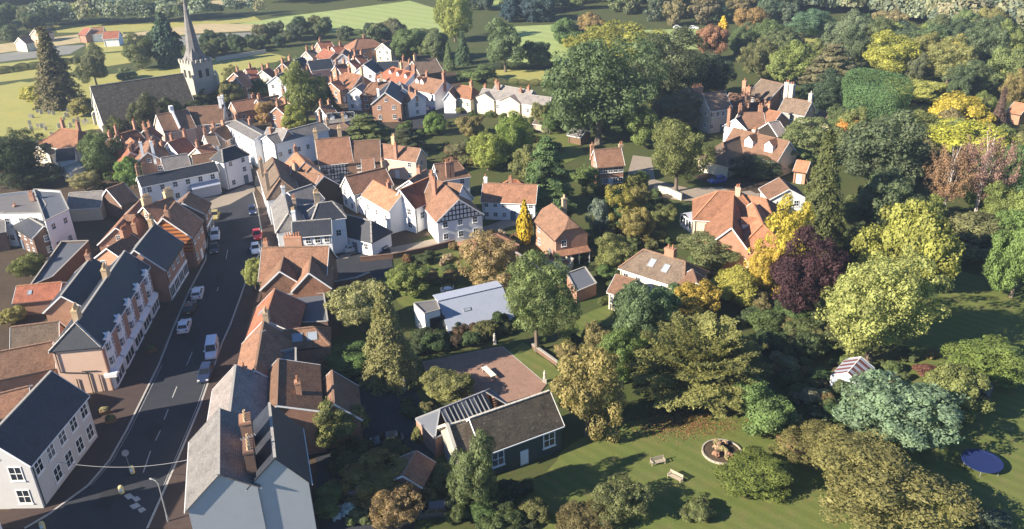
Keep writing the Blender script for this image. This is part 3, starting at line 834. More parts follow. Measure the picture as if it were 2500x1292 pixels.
# far fields
F = [('field', [(560, 62), (700, 40), (1000, 2), (1062, 20), (1090, 80), (980, 88), (850, 84), (740, 74), (600, 74)], 'field_green'),
     ('field', [(130, 62), (420, 52), (620, 40), (640, 52), (540, 60), (330, 78), (140, 80)], 'grass_yellow'),
     ('field', [(300, 84), (500, 58), (640, 60), (640, 74), (480, 82), (300, 100)], 'field_tan'),
     ('field', [(300, 104), (480, 86), (640, 78), (700, 80), (560, 100), (330, 122)], 'field_grey'),
     ('field', [(210, 84), (300, 76), (300, 124), (210, 132)], 'grass_yellow'),
     ('field', [(-250, 140), (190, 84), (200, 104), (-250, 162)], 'field_tan'),
     ('field', [(-250, 166), (150, 112), (210, 110), (170, 132), (-250, 180)], 'field_grey'),
     ('field', [(-250, 184), (180, 136), (330, 126), (340, 150), (90, 190), (-250, 230)], 'grass_yellow'),
     ('field', [(100, 30), (450, 8), (640, -8), (640, 2), (450, 22), (100, 46)], 'field_tan'),
     ('field', [(1150, 4), (1300, -4), (1420, 8), (1300, 16), (1160, 18)], 'field_green'),
     ('field', [(1230, 66), (1400, 58), (1420, 140), (1320, 160), (1240, 150)], 'field_green'),
     ('field', [(1560, 74), (1720, 70), (1760, 120), (1600, 122)], 'field_green'),
     ('field', [(1930, 84), (2000, 84), (2010, 110), (1930, 112)], 'grass_yellow'),
     ('field', [(2090, 96), (2190, 90), (2200, 112), (2090, 118)], 'grass_yellow'),
     ('field', [(1190, 172), (1420, 166), (1430, 206), (1240, 204)], 'grass_yellow'),
     ('churchyard', [(-200, 232), (100, 196), (330, 176), (520, 145), (640, 128), (700, 140), (560, 190), (440, 260), (300, 310), (150, 340), (-200, 345)], 'grass_yellow')]
for n_, p_, m_ in F: sheet(n_, p_, L1, m_)
sheet('village_yard', [(-300, 420), (90, 345), (330, 300), (540, 235), (660, 200), (760, 120), (930, 90), (1100, 170), (1180, 262), (1060, 300), (1010, 320), (880, 330), (1050, 470), (1180, 520), (940, 620), (880, 760), (760, 900), (790, 1292), (740, 1700), (-500, 1700)], L1, 'earth')
# the high street
LK = [(-420, 1700), (60, 1292), (118, 1258), (215, 1187), (268, 1125), (311, 1049), (388, 892), (424, 800), (462, 712), (502, 636), (508, 580), (502, 530), (494, 498)]
RK = [(618, 470), (628, 505), (638, 560), (640, 612), (610, 660), (588, 725), (562, 796), (543, 838), (488, 994), (465, 1050), (407, 1186), (360, 1292), (200, 1700)]
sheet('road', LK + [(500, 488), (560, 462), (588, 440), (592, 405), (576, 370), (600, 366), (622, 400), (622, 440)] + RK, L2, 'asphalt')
sheet('sunlit_junction', [(496, 500), (560, 470), (600, 452), (622, 456), (622, 472), (618, 468), (560, 500), (500, 516)], L3, 'asphalt_pale')  # sunlit stretch of road; the sunlight is put into a paler asphalt
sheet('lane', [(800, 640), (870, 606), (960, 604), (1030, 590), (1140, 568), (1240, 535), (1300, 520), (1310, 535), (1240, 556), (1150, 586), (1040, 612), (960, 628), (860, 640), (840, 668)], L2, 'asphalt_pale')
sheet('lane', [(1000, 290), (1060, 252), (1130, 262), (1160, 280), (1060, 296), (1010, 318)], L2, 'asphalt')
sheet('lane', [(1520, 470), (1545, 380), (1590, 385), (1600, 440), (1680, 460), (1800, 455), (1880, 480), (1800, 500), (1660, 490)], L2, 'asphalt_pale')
sheet('pavement', LK[1:] + [(470, 500), (440, 560), (400, 640), (300, 850), (230, 980), (170, 1130), (20, 1250), (-200, 1292)], .12, 'pavement_brick', th=.14)
sheet('pavement', RK[1:-1] + [(480, 1292), (480, 1150), (530, 1000), (590, 860), (640, 720), (668, 640), (690, 600), (660, 520), (640, 478)], .12, 'pavement_brick', th=.14)
sheet('pavement', [(640, 478), (622, 452), (624, 430), (634, 432), (652, 474)], .12, 'gravel', th=.14)
def kerb(line):
    """kerb stones one by one along a line"""
    pts = [G(*p) for p in line]; mb = MB(); root = None; k = 0
    for i in range(len(pts) - 1):
        a, b2 = pts[i], pts[i + 1]; n_ = max(1, int((b2 - a).length / .9))
        for j in range(n_):
            p, q = a.lerp(b2, (j + .02) / n_), a.lerp(b2, (j + .98) / n_)
            mb.bar((p.x, p.y, .075), (q.x, q.y, .075), .26, .15); k += 1
    o = mb.build('kerb', 'kerb_stone'); o['kind'] = 'structure'
kerb(LK[1:]); kerb(RK[:-1])
# painted lines
def paint(line, w=.12): return ribbon('road_marking', line, w, _lev[0] + .012, 'road_paint')
for a, b2 in (((392, 1052), (380, 1077)), ((368, 1102), (350, 1155)), ((411, 1000), (401, 1026)), ((432, 945), (421, 972)), ((470, 860), (456, 893)), ((538, 690), (530, 712)), ((556, 610), (552, 634)), ((572, 540), (568, 556))):
    paint([a, b2], .14)
for d in (.35, .6): 
    off = lambda ln, s: [(p[0] + s, p[1]) for p in ln]
    if d < .5: paint(off(LK[3:7], 8), .07); paint(off(RK[7:11], -7), .07)
# gardens on the right-hand side
sheet('lawn', [(1250, 1230), (1390, 1090), (1480, 1040), (1600, 1015), (1780, 1010), (1930, 1050), (2020, 1060), (2080, 1140), (2060, 1330), (2000, 1500), (1200, 1500)], L1, 'grass_lawn')
sheet('lawn', [(2230, 640), (2480, 690), (2700, 780), (2800, 1600), (1900, 1600), (2000, 1250), (2120, 1080), (2200, 880)], L1, 'grass_lawn')
sheet('lawn', [(1240, 860), (1275, 838), (1420, 950), (1400, 985), (1340, 940)], L1, 'grass_lawn')
sheet('lawn', [(1290, 330), (1400, 325), (1430, 380), (1380, 400), (1300, 390)], L1, 'grass_lawn')
sheet('lawn', [(1570, 480), (1680, 500), (1700, 590), (1600, 600)], L1, 'grass_dark')
sheet('lawn', [(960, 720), (1100, 690), (1110, 720), (1000, 760)], L1, 'grass_lawn')
sheet('lawn', [(1380, 790), (1490, 740), (1560, 760), (1420, 830)], L1, 'grass_lawn')
sheet('lawn', [(1040, 640), (1130, 610), (1180, 640), (1060, 680)], L1, 'grass_lawn')
sheet('lawn', [(700, 300), (860, 270), (850, 300), (740, 320)], L2, 'grass_lawn')
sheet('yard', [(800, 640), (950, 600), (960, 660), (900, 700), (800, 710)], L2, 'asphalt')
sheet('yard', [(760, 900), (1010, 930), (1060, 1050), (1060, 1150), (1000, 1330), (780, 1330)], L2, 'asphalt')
sheet('yard', [(1690, 430), (1800, 390), (1900, 400), (1900, 470), (1800, 470)], L3, 'earth')
# the patio with its stone edging
PT = [(1030, 884), (1226, 848), (1334, 940), (1300, 985), (1140, 990), (1050, 950)]
sheet('patio', PT, L2, 'patio_paving')
def edging(line, w=.25, h=.1, m='stone_pale', name='patio_edging'):
    pts = [G(*p) for p in line]; mb = MB()
    for i in range(len(pts) - 1):
        a, b2 = pts[i], pts[i + 1]; n_ = max(1, int((b2 - a).length / .8))
        for j in range(n_):
            p, q = a.lerp(b2, (j + .02) / n_), a.lerp(b2, (j + .98) / n_)
            mb.bar((p.x, p.y, h / 2), (q.x, q.y, h / 2), w, h)
    o = mb.build(name, m); o['kind'] = 'structure'
edging([(1226, 848), (1334, 940)]); edging([(1100, 872), (1226, 848)])
# mended tarmac and iron covers in the street
for q in ([(440, 830), (462, 800), (492, 806), (474, 842)], [(348, 1062), (372, 1030), (398, 1040), (372, 1082)], [(520, 700), (530, 668), (548, 670), (540, 704)], [(230, 1238), (262, 1190), (300, 1200), (262, 1252)], [(556, 566), (560, 540), (590, 542), (588, 570)]):
    sheet('road_patch', q, L2, 'tar')
for k_, (px, py) in enumerate(((420, 905), (505, 745), (360, 1010), (300, 1170), (560, 640), (540, 590))):
    mb = MB(); p = G(px, py); mb.lathe([(0, .012), (.33, .012), (.36, 0)], 14); o = mb.build('manhole_cover', 'metal_dark'); o.location = (p.x, p.y, _lev[0] + .006); o['kind'] = 'structure'
# ------------------------------------------------------------------ buildings, near left of the street
WH = 'render_white'
h = house('white corner shop with a dark slate roof at the lower left edge', (-30, 1072), (123, 910), 9.3, (150, 1036), 6.6, roof='slate_dark', wall='render_offwhite', win={'R': (5, 2), 'A': (2, 2)}, ws=1.6, ch=[(.05, 1.2, .6, 1.0, .6, 2, 'render_cream')], door=False)
def block(label, poly, z, wall, roof='flat_roof', par=.35, root=None, cat='house', name='house', wins=(), th=.25):
    """flat-roofed block: corners seen at height z"""
    pts = [P(*p, z) for p in poly]
    A = sum(pts[i].x * pts[(i + 1) % len(pts)].y - pts[(i + 1) % len(pts)].x * pts[i].y for i in range(len(pts)))
    if A < 0: pts = pts[::-1]
    c = sum(pts, Vector()) / len(pts); c.z = 0
    M = Matrix.Identity(4)
    if root is None: root = thing(name, label, cat, c)
    else: M = (Matrix.Translation(root.location) @ Matrix.Rotation(root.rotation_euler.z, 4, 'Z')).inverted() @ Matrix.Translation(c)
    loc = [Vector((p.x - c.x, p.y - c.y, 0)) for p in pts]
    mb = MB(); cop = MB()
    for i in range(len(loc)):
        a, b2 = loc[i], loc[(i + 1) % len(loc)]
        mb.face([a, b2, b2 + Vector((0, 0, z)), a + Vector((0, 0, z))])
        cop.bar(a + Vector((0, 0, z + .06)), b2 + Vector((0, 0, z + .06)), th, .12)
        n_ = Vector(((b2 - a).y, -(b2 - a).x, 0)).normalized(); L = (b2 - a).length
        if (wins == 'auto' and n_.xy.dot(-(c.xy + a.xy)) > 0 and L > 2.2):
            st = 1 if z < 4 else 2; k = max(1, int(L / 2.8)); rz = math.atan2((b2 - a).y, (b2 - a).x)
            for r in range(st):
                for j in range(k):
                    p = a.lerp(b2, (j + .5) / k) + n_ * .02
                    add_window(root, M @ Txyz(p.x, p.y, z * (r + .55) / st, rz))
    mb.build('wall', wall, root, M); cop.build('coping', 'concrete', root, M)
    rf = MB(); rf.face([p + Vector((0, 0, z - par)) for p in loc]); rf.build('roof', roof, root, M)
    return root

t3 = house('three-storey red and white terrace with bay windows along the street', (185, 789), (304, 615), 10.2, (313, 728), 7.6, ends='hg', roof='slate_dark', wall='render_peach', E2=3.4, hip=.55, win={}, ch=[(.06, .2, 1.6, 1.5, .8, 4, 'clay_buff', 'clay_buff'), (.62, .2, 1.5, 1.5, .8, 4, 'clay_buff', 'clay_buff')])
TB = LAST[0]
house('', (150, 722), (221, 631), 9.6, 3.0, 7.2, roof='slate_dark', wall='brick_orange', root=t3, win={}, ch=[(.95, 0, 1.2, .8, .8, 2)])
def terrace_bays(root, n):
    """the street front: red brick piers between white two-window bays with little gables"""
    M, I = TB; wr, Lf, fa, z = I['wr'], I['L'], I['fa'], I['zR']
    wd = Lf / n
    for k in range(n):
        x = fa + (k + .5) * wd; bw = wd * .5
        b_ = MB(); y0 = -wr; y1 = -wr - .45
        q = [(x - bw / 2, y0), (x - bw * .3, y1), (x + bw * .3, y1), (x + bw / 2, y0)]
        for i in range(3):
            b_.face([(*q[i], 2.9), (*q[i + 1], 2.9), (*q[i + 1], z + .15), (*q[i], z + .15)])
        b_.face([(*p, z + .15) for p in q]); b_.face([(*p, 2.9) for p in reversed(q)])
        b_.face([(x - bw * .3, y1, z + .15), (x + bw * .3, y1, z + .15), (x, y1, z + .6)])
        b_.face([(x - bw * .3, y1, z + .15), (x, y1, z + .6), (x, y0 + .3, z + .6)]); b_.face([(x + bw * .3, y1, z + .15), (x, y0 + .3, z + .6), (x, y1, z + .6)])
        b_.box(x - bw * .34, x + bw * .34, y1 - .08, y1 + .02, 5.1, 5.3)
        bo = b_.build('bay', 'paint_white', root, M)
        for zc in (4.1, 6.4):
            for dx in (-.24, .24):
                wo = put('window', WIN, root, M @ Txyz(x + dx * bw, y1 - .03, zc, 0, (.62, 1, 1.05))); put('pane', PANE, wo)
            for s in (-1, 1):
                a_ = math.atan2(-.85 * s * -1, bw * .2)
                wo = put('window', WIN, root, M @ Txyz(x + s * bw * .4, (y0 + y1) / 2 - .03, zc, s * math.atan2(.45, bw * .2), (.5, 1, 1.0))); put('pane', PANE, wo)
        # shop front below, with its sloping lead roof
        add_window(root, M @ Txyz(x, y0 - .55, .12, 0, (wd * .4, 1, .95)), 'shop')
        s_ = MB(); s_.box(x - wd * .46, x + wd * .46, y0 - .5, y0, .1, 2.45)
        s_.slab([[(x - wd * .47, y0 - .75, 2.5), (x + wd * .47, y0 - .75, 2.5), (x + wd * .47, y0, 2.95), (x - wd * .47, y0, 2.95)]], .08)
        s_.build('shop_front', 'paint_white', root, M)
        if k:
            p = MB(); xp = fa + k * wd; p.box(xp - wd * .24, xp + wd * .24, y0 - .16, y0, 2.9, z - .1); p.build('brick_pier', 'brick_red', root, M)
    for x0, x1 in ((fa - .02, fa + wd * .15), (fa + Lf - wd * .15, fa + Lf + .02)):
        p = MB(); p.box(x0, x1, -wr - .14, -wr, 0, z - .1); p.build('brick_pier', 'brick_red', root, M)
    # drainpipes on the plain end wall
    x = fa - .12; wl = I['wl']
    for q in (((x, -.5, 0), (x, -.5, 3.4)), ((x, -.5, 3.4), (x, wl - .4, 3.9)), ((x, wl - .4, 3.9), (x, wl - .4, z - .2)), ((x, -1.9, 0), (x, -1.9, 3.0)), ((x, -1.9, 3.6), (x, .2, 3.75)), ((x, 1.2, 0), (x, 1.2, 2.6))):
        p = MB(); p.bar(*q, .11); p.build('drainpipe', 'metal_dark', root, M)
    p = MB(); p.box(fa - .5, fa + .9, -wr - 1.3, -wr + .4, 2.5, 3.0); p.build('shop_sign', 'paint_white', root, M)
terrace_bays(t3, 5)

def gable_panel(root, info, end, m, name, z0=None, th=.05, drop=.25, step=None):
    """cladding over a gable: tile hanging or boarding standing proud of the wall"""
    M, I = info; x = I['fa'] - th if end == 'A' else I['fb'] + th
    z0 = min(I['zL'], I['zR']) if z0 is None else z0
    q = [(x, I['wl'], I['zL'] - .05), (x, I['wl'], z0), (x, -I['wr'], z0), (x, -I['wr'], I['zR'] - .05), (x, 0, I['zr'] - drop)]
    if end == 'B': q = q[::-1]
    mb = MB(); mb.face(q); 
    return mb.build(name, m, root, M)
house('brick house with a plain dark blue slate roof beyond the bay-windowed terrace', (328, 610), (377, 548), 9.6, (413, 640), 6.3, roof='slate_dark', wall='brick_red', win={'R': (4, 2, 1)}, ch=[(.95, .3, 1.5, 1.2, .7, 4, 'clay_buff', 'clay_buff')])
b4 = house('house with a gable hung in orange and brown banded tiles', (398, 532), (428, 494), 9.4, (467, 576), 6.4, roof='tile_brown', wall='brick_red', win={'R': (3, 2)}, ch=[(.1, -.6, 1.3, .9, .7, 3, 'brick_orange')])
gable_panel(b4, LAST[0], 'A', 'tile_hung', 'tile_hanging', z0=3.4)
house('brown-roofed house with a row of tall chimneys above the high street', (352, 505), (418, 482), 9.2, 4.2, 6.2, roof='tile_brown', wall='brick_dark', ch=[(.15, .3, 1.6, 1.8, .8, 5, 'clay_buff', 'clay_buff'), (.95, .3, 1.4, 1.8, .8, 5, 'clay_buff', 'clay_buff')])
house('small dark-gabled shop at the bend of the high street', (446, 496), (462, 470), 8.0, 3.6, 5.5, roof='tile_brown', wall='brick_dark', win={'R': (2, 2, 1)})
h = house('long brown roof with a flat-fronted dormer behind the street houses', (283, 556), (345, 486), 8.0, 3.8, 5.0, roof='tile_brown', wall='brick_red', dm=[('R', .3, .55, 1.8, 'tile_brown', 'tile_brown')], ch=[(.1, -3.0, .4, 2.0, .8, 5, 'brick_orange', 'clay')])
house('tiled back wing with a brick stack behind the blue slate roof', (262, 606), (318, 572), 6.8, 3.2, 4.6, roof='tile_dull', wall='brick_orange', ch=[(.8, 0, 1.6, 1.8, .7, 6, 'brick_orange')])
# far left
house('brick house with blue slates and a brown gable at the left edge', (21, 503), (105, 552), 7.2, (68, 564), 4.6, roof='slate_dark', wall='brick_dark', ch=[(.2, .2, 1.0, .7, .6, 1)])
house('grey lit roof at the left edge in front of the slate-roofed brick house', (-60, 530), (8, 520), 6.8, 3.6, 4.2, roof='slate_grey', wall='brick_dark')
h = block('white house with flat mauve roof and parapets at the left edge', [(-40, 480), (88, 465), (112, 500), (100, 520), (-40, 522)], 7.2, WH, 'flat_roof', wins='auto')
stack(h, Matrix.Identity(4), 2, 2, 7, 8.6, .9, .7, 2)
block('tall white block with a cluttered roof terrace behind the flat-roofed house', [(82, 462), (146, 466), (168, 512), (110, 540)], 7.6, WH, 'lead', wins='auto')
house('small shed with a sunlit cream gable and grey roof', (250, 467), (172, 472), 5.4, 3.4, 3.2, roof='slate_grey', wall='render_cream', win={})
house('dark brown steep roof beside the long white inn', (262, 462), (300, 448), 6.5, 3.4, 3.4, roof='tile_brown', wall='brick_dark', win={})
block('long low building with a blue-grey flat roof behind the terrace', [(150, 590), (216, 588), (128, 676), (72, 700)], 3.0, 'brick_dark', 'lead')
house('low red-tiled outbuilding with one roof light behind the terrace', (44, 700), (148, 690), 4.2, 3.0, 2.7, roof='tile_red', wall='brick_red', sk=[('R', .32, .5, .9)], win={})
house('pinkish tiled back extension on the left edge', (30, 800), (140, 786), 7.2, (84, 846), 5.0, roof='tile_dull', wall='brick_red', win={})
house('brown sunlit roof filling the left edge above the corner shop', (-30, 866), (124, 836), 6.6, (50, 912), 4.0, roof='tile_brown', wall='brick_orange', win={})
house('dark valley roof between the corner shop and the brown roofs', (-20, 968), (66, 946), 5.4, 3.2, 3.8, roof='tile_brown', wall='brick_dark', win={})

# ------------------------------------------------------------------ the inn and the white corner
inn = house('long white inn with a dark slate roof and shop awning', (337, 433), (522, 396), 7.6, (430, 435), 5.3, roof='slate_dark', wall=WH, win={'R': (6, 2)}, ch=[(.1, .5, 2.2, .7, .7, 2, 'brick_orange'), (.02, .5, 2.4, .7, .7, 2, 'brick_orange')])
M, I = LAST[0]; mb = MB(); x0 = I['fa'] + I['L'] * .60; x1 = I['fb'] - .3
mb.slab([[(x0, -I['wr'] - 1.7, 2.6), (x1, -I['wr'] - 1.7, 2.6), (x1, -I['wr'] - .02, 3.4), (x0, -I['wr'] - .02, 3.4)]], .12)
mb.box(x0 + .1, x1 - .1, -I['wr'] - 1.2, -I['wr'] - .05, .05, 2.56); mb.build('shop_front', 'roof_white', inn, M)
house('tall white shop with four sash windows at the junction', (541, 366), (574, 356), 9.2, (556, 391), 6.9, roof='slate_dark', wall=WH, win={'R': (2, 3)}, hip=.7, ends='hh')
hc = house('large L-shaped white building with a low grey roof at the bend', (574, 294), (640, 330), 9.6, (622, 336), 7.4, pitch=26, roof='slate_grey', wall=WH, ends='hg', ch=[(.0, .5, 1.6, .8, .8, 2), (.3, 2, 1.2, .8, .8, 2)], win={'R': (5, 2), 'A': (2, 2)})
house('', (652, 332), (784, 298), 9.0, (724, 336), 7.2, pitch=26, roof='slate_grey', wall=WH, root=hc, win={'R': (6, 1)}, door=False, ch=[(.15, 1.8, 1.0, .9, .7, 2), (1.0, 0, 2.6, .8, .7, 3)])
house('', (655, 312), (700, 318), 9.4, 2.2, 7.4, roof='slate_grey', wall='brick_red', root=hc, win={})
sc3 = house('red-brown roofed house split by a tall white party wall', (383, 281), (456, 268), 8.6, 4.8, 4.8, roof='tile_brown', wall='render_peach', win={'A': (2, 1)})
M, I = LAST[0]; mb = MB()
mb.face([(-.2, 5, 4.9), (-.2, 0, 9.2), (-.2, -5, 4.9)]); mb.obox((0, -2.5, 7.2), Vector((1, 0, 0)), Vector((0, .76, .65)), Vector((0, -.65, .76)), .22, 3.2, .35); mb.box(-.5, .5, -.6, .6, 8.6, 10.4)
mb.build('party_wall', WH, sc3, M)
house('dark-tiled house with a pale end gable below the church tower', (459, 263), (545, 257), 8.6, 4.8, 5.0, roof='tile_brown', wall='render_peach', ch=[(1.0, 0.4, 2.8, .7, .7, 1, WH), (.93, -.6, 2.6, .7, .7, 1, WH)])
house('long low brown roof in front of the churchyard hedge', (566, 250), (622, 240), 6.2, 3.2, 3.9, roof='tile_brown', wall='brick_red', ch=[(.95, .2, 1.2, .9, .7, 1)])
house('brown cottage roof right of the low roof by the churchyard', (628, 244), (678, 233), 6.4, 3.2, 4, roof='tile_dull', wall='brick_red', ch=[(.1, 0, 1.3, .9, .7, 2, 'brick_orange')])
# left village row
house('red hip-roofed house with two chimneys beside the churchyard', (150, 314), (190, 319), 8.2, 4.8, 4.8, roof='tile_orange', wall=WH, ends='hh', ch=[(.05, .4, 2.2, .8, .8, 2), (1.0, .4, 2.2, .8, .8, 2)])
house('dark-tiled wing beside the red hip-roofed house', (172, 337), (212, 330), 6.6, 3.6, 4.2, roof='tile_brown', wall='render_cream')
house('small house with a navy slate roof and white verges in the left village row', (138, 366), (180, 361), 6.0, 3.0, 4.0, roof='slate_dark', wall=WH)
block('pale flat-roofed extension in the left village row', [(152, 410), (196, 394), (210, 406), (172, 422)], 3.2, WH, 'concrete', par=.1)
house('low twin-peaked cottage at the left end of the row', (94, 356), (112, 350), 5.6, 3.0, 3.6, roof='tile_dull', wall='render_cream')
house('red-tiled cottage with tall chimneys behind the tall yew', (286, 330), (332, 317), 7.4, 3.6, 4.8, roof='tile_red', wall='brick_red', ch=[(.02, 0, 2.4, .7, .7, 2), (.98, 0, 2.4, .7, .7, 2)])
house('red roof with a projecting orange gable near the tall yew', (318, 338), (338, 356), 6.6, 3.0, 4.4, roof='tile_orange', wall='brick_orange')
house('mauve-roofed house with a pair of tall chimneys in the left row', (360, 372), (372, 332), 8.0, 4.0, 5.0, roof='tile_brown', wall='brick_red', ch=[(.95, 1, 1.8, .8, .7, 2), (.05, 1.2, 2.6, .6, .6, 2, WH), (.02, -1.2, 2.6, .6, .6, 2, WH)])
house('house with a bright white pointed gable in the left row', (411, 348), (452, 335), 8.0, 3.6, 5.0, roof='tile_red', wall=WH, ch=[(.35, .8, 1.4, .7, .7, 2), (1, 0, 1.6, .7, .7, 2)])
house('wide grey-mauve roof behind the long white inn', (395, 386), (455, 376), 6.8, (430, 414), 4.2, roof='slate_grey', wall=WH, win={})
house('red-tiled house with cream end wall near the large white corner', (480, 362), (512, 352), 7.0, 3.4, 4.8, roof='tile_orange', wall='render_cream', ch=[(.1, 0, 1.5, .7, .7, 2)])
house('navy-roofed low building in front of the white corner', (470, 380), (530, 372), 6.6, 3.0, 4.6, roof='tile_brown', wall='brick_red', win={})

# ------------------------------------------------------------------ middle: behind the street, right of it
house('white house with a lichened brown roof turning the street corner', (664, 384), (684, 437), 8.8, (640, 446), 6.0, roof='tile_dull', wall=WH, win={'R': (4, 2)}, ends='hh', hip=.6, ch=[(.95, -2.6, 1.6, .9, .7, 2, 'brick_buff'), (.3, -2.8, 1.4, 1.2, .7, 3, 'brick_buff')])
house('white street house with a smooth mauve roof below the lichened one', (692, 470), (704, 522), 8.4, (668, 520), 5.8, roof='slate_grey', wall=WH, win={'R': (4, 2)}, ends='gh', hip=.7, ch=[(.1, 0, 1.8, .9, .7, 2, WH)])
hw = house('white double-fronted house with a navy hipped tower roof by the lane', (716, 543), (806, 536), 7.6, (768, 572), 5.6, roof='slate_dark', wall=WH, win={'R': (4, 2)}, E2=4.6, ch=[(.02, 1, 2.0, .7, .7, 3, WH, 'clay_buff')])
house('', (776, 498), (812, 493), 9.6, 2.8, 7.4, roof='slate_dark', wall=WH, root=hw, ends='hh', hip=.6, win={'R': (2, 1)}, door=False, ch=[(.0, .5, 2.2, 1.0, .7, 4, 'brick_buff', 'clay_buff')])
house('low white annexe with a navy hipped roof beside the lane', (838, 524), (905, 540), 5.6, (880, 583), 3.2, roof='slate_dark', wall=WH, ends='hh', hip=.8, win={'R': (4, 1)})
house('grey slated roofs behind the navy tower roof', (705, 470), (760, 452), 7.4, 3.6, 5.2, roof='slate_grey', wall=WH, win={})
house('grey lean-to roof between the white street houses', (716, 505), (762, 500), 6.6, 3.2, 4.8, roof='lead', wall=WH, win={}, ch=[(.1, -1, 2.2, .7, .7, 2, 'brick_buff')])
house('small orange-tiled roof behind the lichened corner roof', (722, 372), (744, 396), 7.6, 3.0, 5.2, roof='tile_orange', wall='brick_red', win={}, ch=[(.0, 0, 1.5, .7, .7, 2)])
house('long brown ridge running back from the street corner', (744, 398), (790, 430), 7.2, 3.2, 4.6, roof='tile_brown', wall='timber_dark', win={})
house('dark-tiled house with a shaded slope behind the street corner', (715, 420), (778, 428), 7.0, 3.6, 4.4, roof='tile_brown', wall='brick_dark', win={}, ch=[(.05, .3, 2, .8, .7, 2, 'brick_buff')])
pub = house('black and white timbered house with three roof stripes', (772, 342), (850, 334), 8.0, (815, 398), 4.8, roof='tile_brown', wall=WH, win={'R': (4, 1)}, ch=[(.0, .3, 2.2, .9, .8, 2, 'clay_buff', 'clay_buff'), (.75, .3, 2.4, .9, .8, 2, 'clay_buff', 'clay_buff')], timber={'R': .8, 'B': .8})
house('dark hipped roof behind the timbered house with roof stripes', (862, 346), (925, 342), 8.2, 4.6, 4.6, roof='tile_brown', wall='brick_dark', ends='hg')
house('pinkish-brown roofed house with a white chimney in the middle of the village', (932, 352), (1026, 364), 7.8, (985, 390), 5.0, roof='tile_brown', wall='render_peach', ch=[(.3, .4, 2.2, .9, .7, 2, 'clay_buff', 'clay_buff'), (.5, -2.2, 1, .7, .7, 2)])
house('little white house with a timbered gable and brown roof', (884, 388), (910, 386), 6.6, 3.0, 4.2, roof='tile_brown', wall=WH, timber={'B': 2.2})
house('white-gabled house with a long dark roof behind the annexe', (845, 432), (938, 410), 7.4, (890, 466), 4.6, roof='tile_brown', wall=WH, ch=[(1.0, .4, 1.6, .8, .7, 2, 'brick_buff')])
house('low grey outhouse roof behind the white orange-roofed house', (885, 480), (925, 470), 4.4, 2.6, 3.0, roof='slate_grey', wall=WH, win={})
hf = house('white house with a plain orange-red roof facing the lane', (978, 464), (1047, 434), 8.4, (1020, 503), 5.6, E2=2.5, roof='tile_red', wall=WH, win={'R': (2, 1), 'A': (2, 2)}, ws=1.1, door=False)
house('', (912, 442), (978, 478), 7.6, 2.8, 5.2, roof='tile_orange', wall=WH, root=hf, win={'R': (3, 1)}, door=False, ch=[(.55, .2, 1.4, .7, .7, 2)])
ht = house('half-timbered black and white house with a big front gable', (1128, 452), (1052, 440), 8.6, (1075, 510), 5.0, roof='tile_brown', wall=WH, win={}, E2=3.6, ch=[(.95, .2, 1.7, .8, .7, 2), (.7, 2.2, 1.2, .8, .7, 2)])
tg = house('', (1120, 487), (1082, 448), 8.6, 4.6, 4.9, roof='tile_brown', wall=WH, root=ht, win={'A': (3, 2)}, timber={'A': 4.6}, door=False)
house('brown hipped house behind the half-timbered gable', (1062, 402), (1118, 394), 8.2, (1120, 432), 5.2, roof='tile_brown', wall=WH, ends='gh', hip=.6, ch=[(.6, -2.4, 1.2, .8, .7, 2), (.4, -2.4, 1.0, .8, .7, 2)])
house('dull brown roof between the orange roof and the timbered house', (1000, 440), (1040, 415), 6.8, 3.2, 4.6, roof='tile_dull', wall=WH, win={}, ch=[(.6, 0, 1.4, .8, .7, 2)])
house('white cottage row with a brown roof and small windows along the lane', (1182, 448), (1310, 452), 6.6, (1240, 492), 4.2, roof='tile_brown', wall=WH, win={'R': (6, 2), 'A': (1, 1)}, ws=.85, ch=[(.03, .2, 1.4, .7, .6, 1, WH), (.5, .3, 1.2, .7, .6, 2)])
house('small hipped roof behind the white cottage row', (1240, 442), (1262, 440), 6.4, 2.8, 4.2, roof='tile_red', wall='brick_red', ends='hh', win={})
house('low pinkish roofed garage by the lane hedge', (1170, 582), (1212, 572), 4.0, 3.2, 2.4, roof='tile_brown', wall='brick_red', ends='hh', win={})
house('dull purple-roofed house with white verges in the middle distance', (785, 296), (880, 288), 6.8, 3.6, 4.4, roof='slate_grey', wall=WH, ch=[(.55, -1.4, 1.8, .7, .6, 2, 'clay_buff')])
house('navy roof with two little white dormers', (800, 278), (862, 274), 7.0, 3.4, 4.8, roof='slate_dark', wall=WH, dm=[('R', .2, .6, 1.2, WH, 'slate_dark'), ('R', .7, .6, 1.2, WH, 'slate_dark')])
house('hipped brown roof beside the spreading cedar', (800, 305), (838, 300), 6.6, 3.2, 4.4, roof='tile_dull', wall='brick_red', ends='hh', ch=[(.0, 0, 1.6, .7, .6, 2, 'clay_buff')])

# ------------------------------------------------------------------ top of the village
house('orange-roofed house with two chimneys near the centre of the village', (842, 178), (882, 184), 7.8, 4.6, 4.6, roof='tile_orange', wall='brick_red', ends='hg', ch=[(.25, .3, 1.8, .8, .8, 3), (1, .3, 2.2, .8, .8, 2, 'clay_buff')])
house('white-gabled house with a small mauve roof', (868, 214), (884, 204), 7.2, 3.2, 5.0, roof='slate_grey', wall=WH)
house('brown hipped roof with two slim chimneys left of the brick gable', (908, 202), (948, 200), 7.8, 4.0, 5.0, roof='tile_brown', wall='brick_red', ends='hh', ch=[(.3, -1, 1.6, .7, .7, 2), (.6, .5, 2.4, .7, .7, 2, 'clay_buff')])
hb = house('brick house with a broad orange gable and navy right slope', (940, 226), (955, 198), 8.8, 4.2, 5.6, roof='slate_dark', wall='brick_orange', win={'A': (2, 2)}, ch=[(.2, 2.4, .6, .8, .7, 2, WH)])
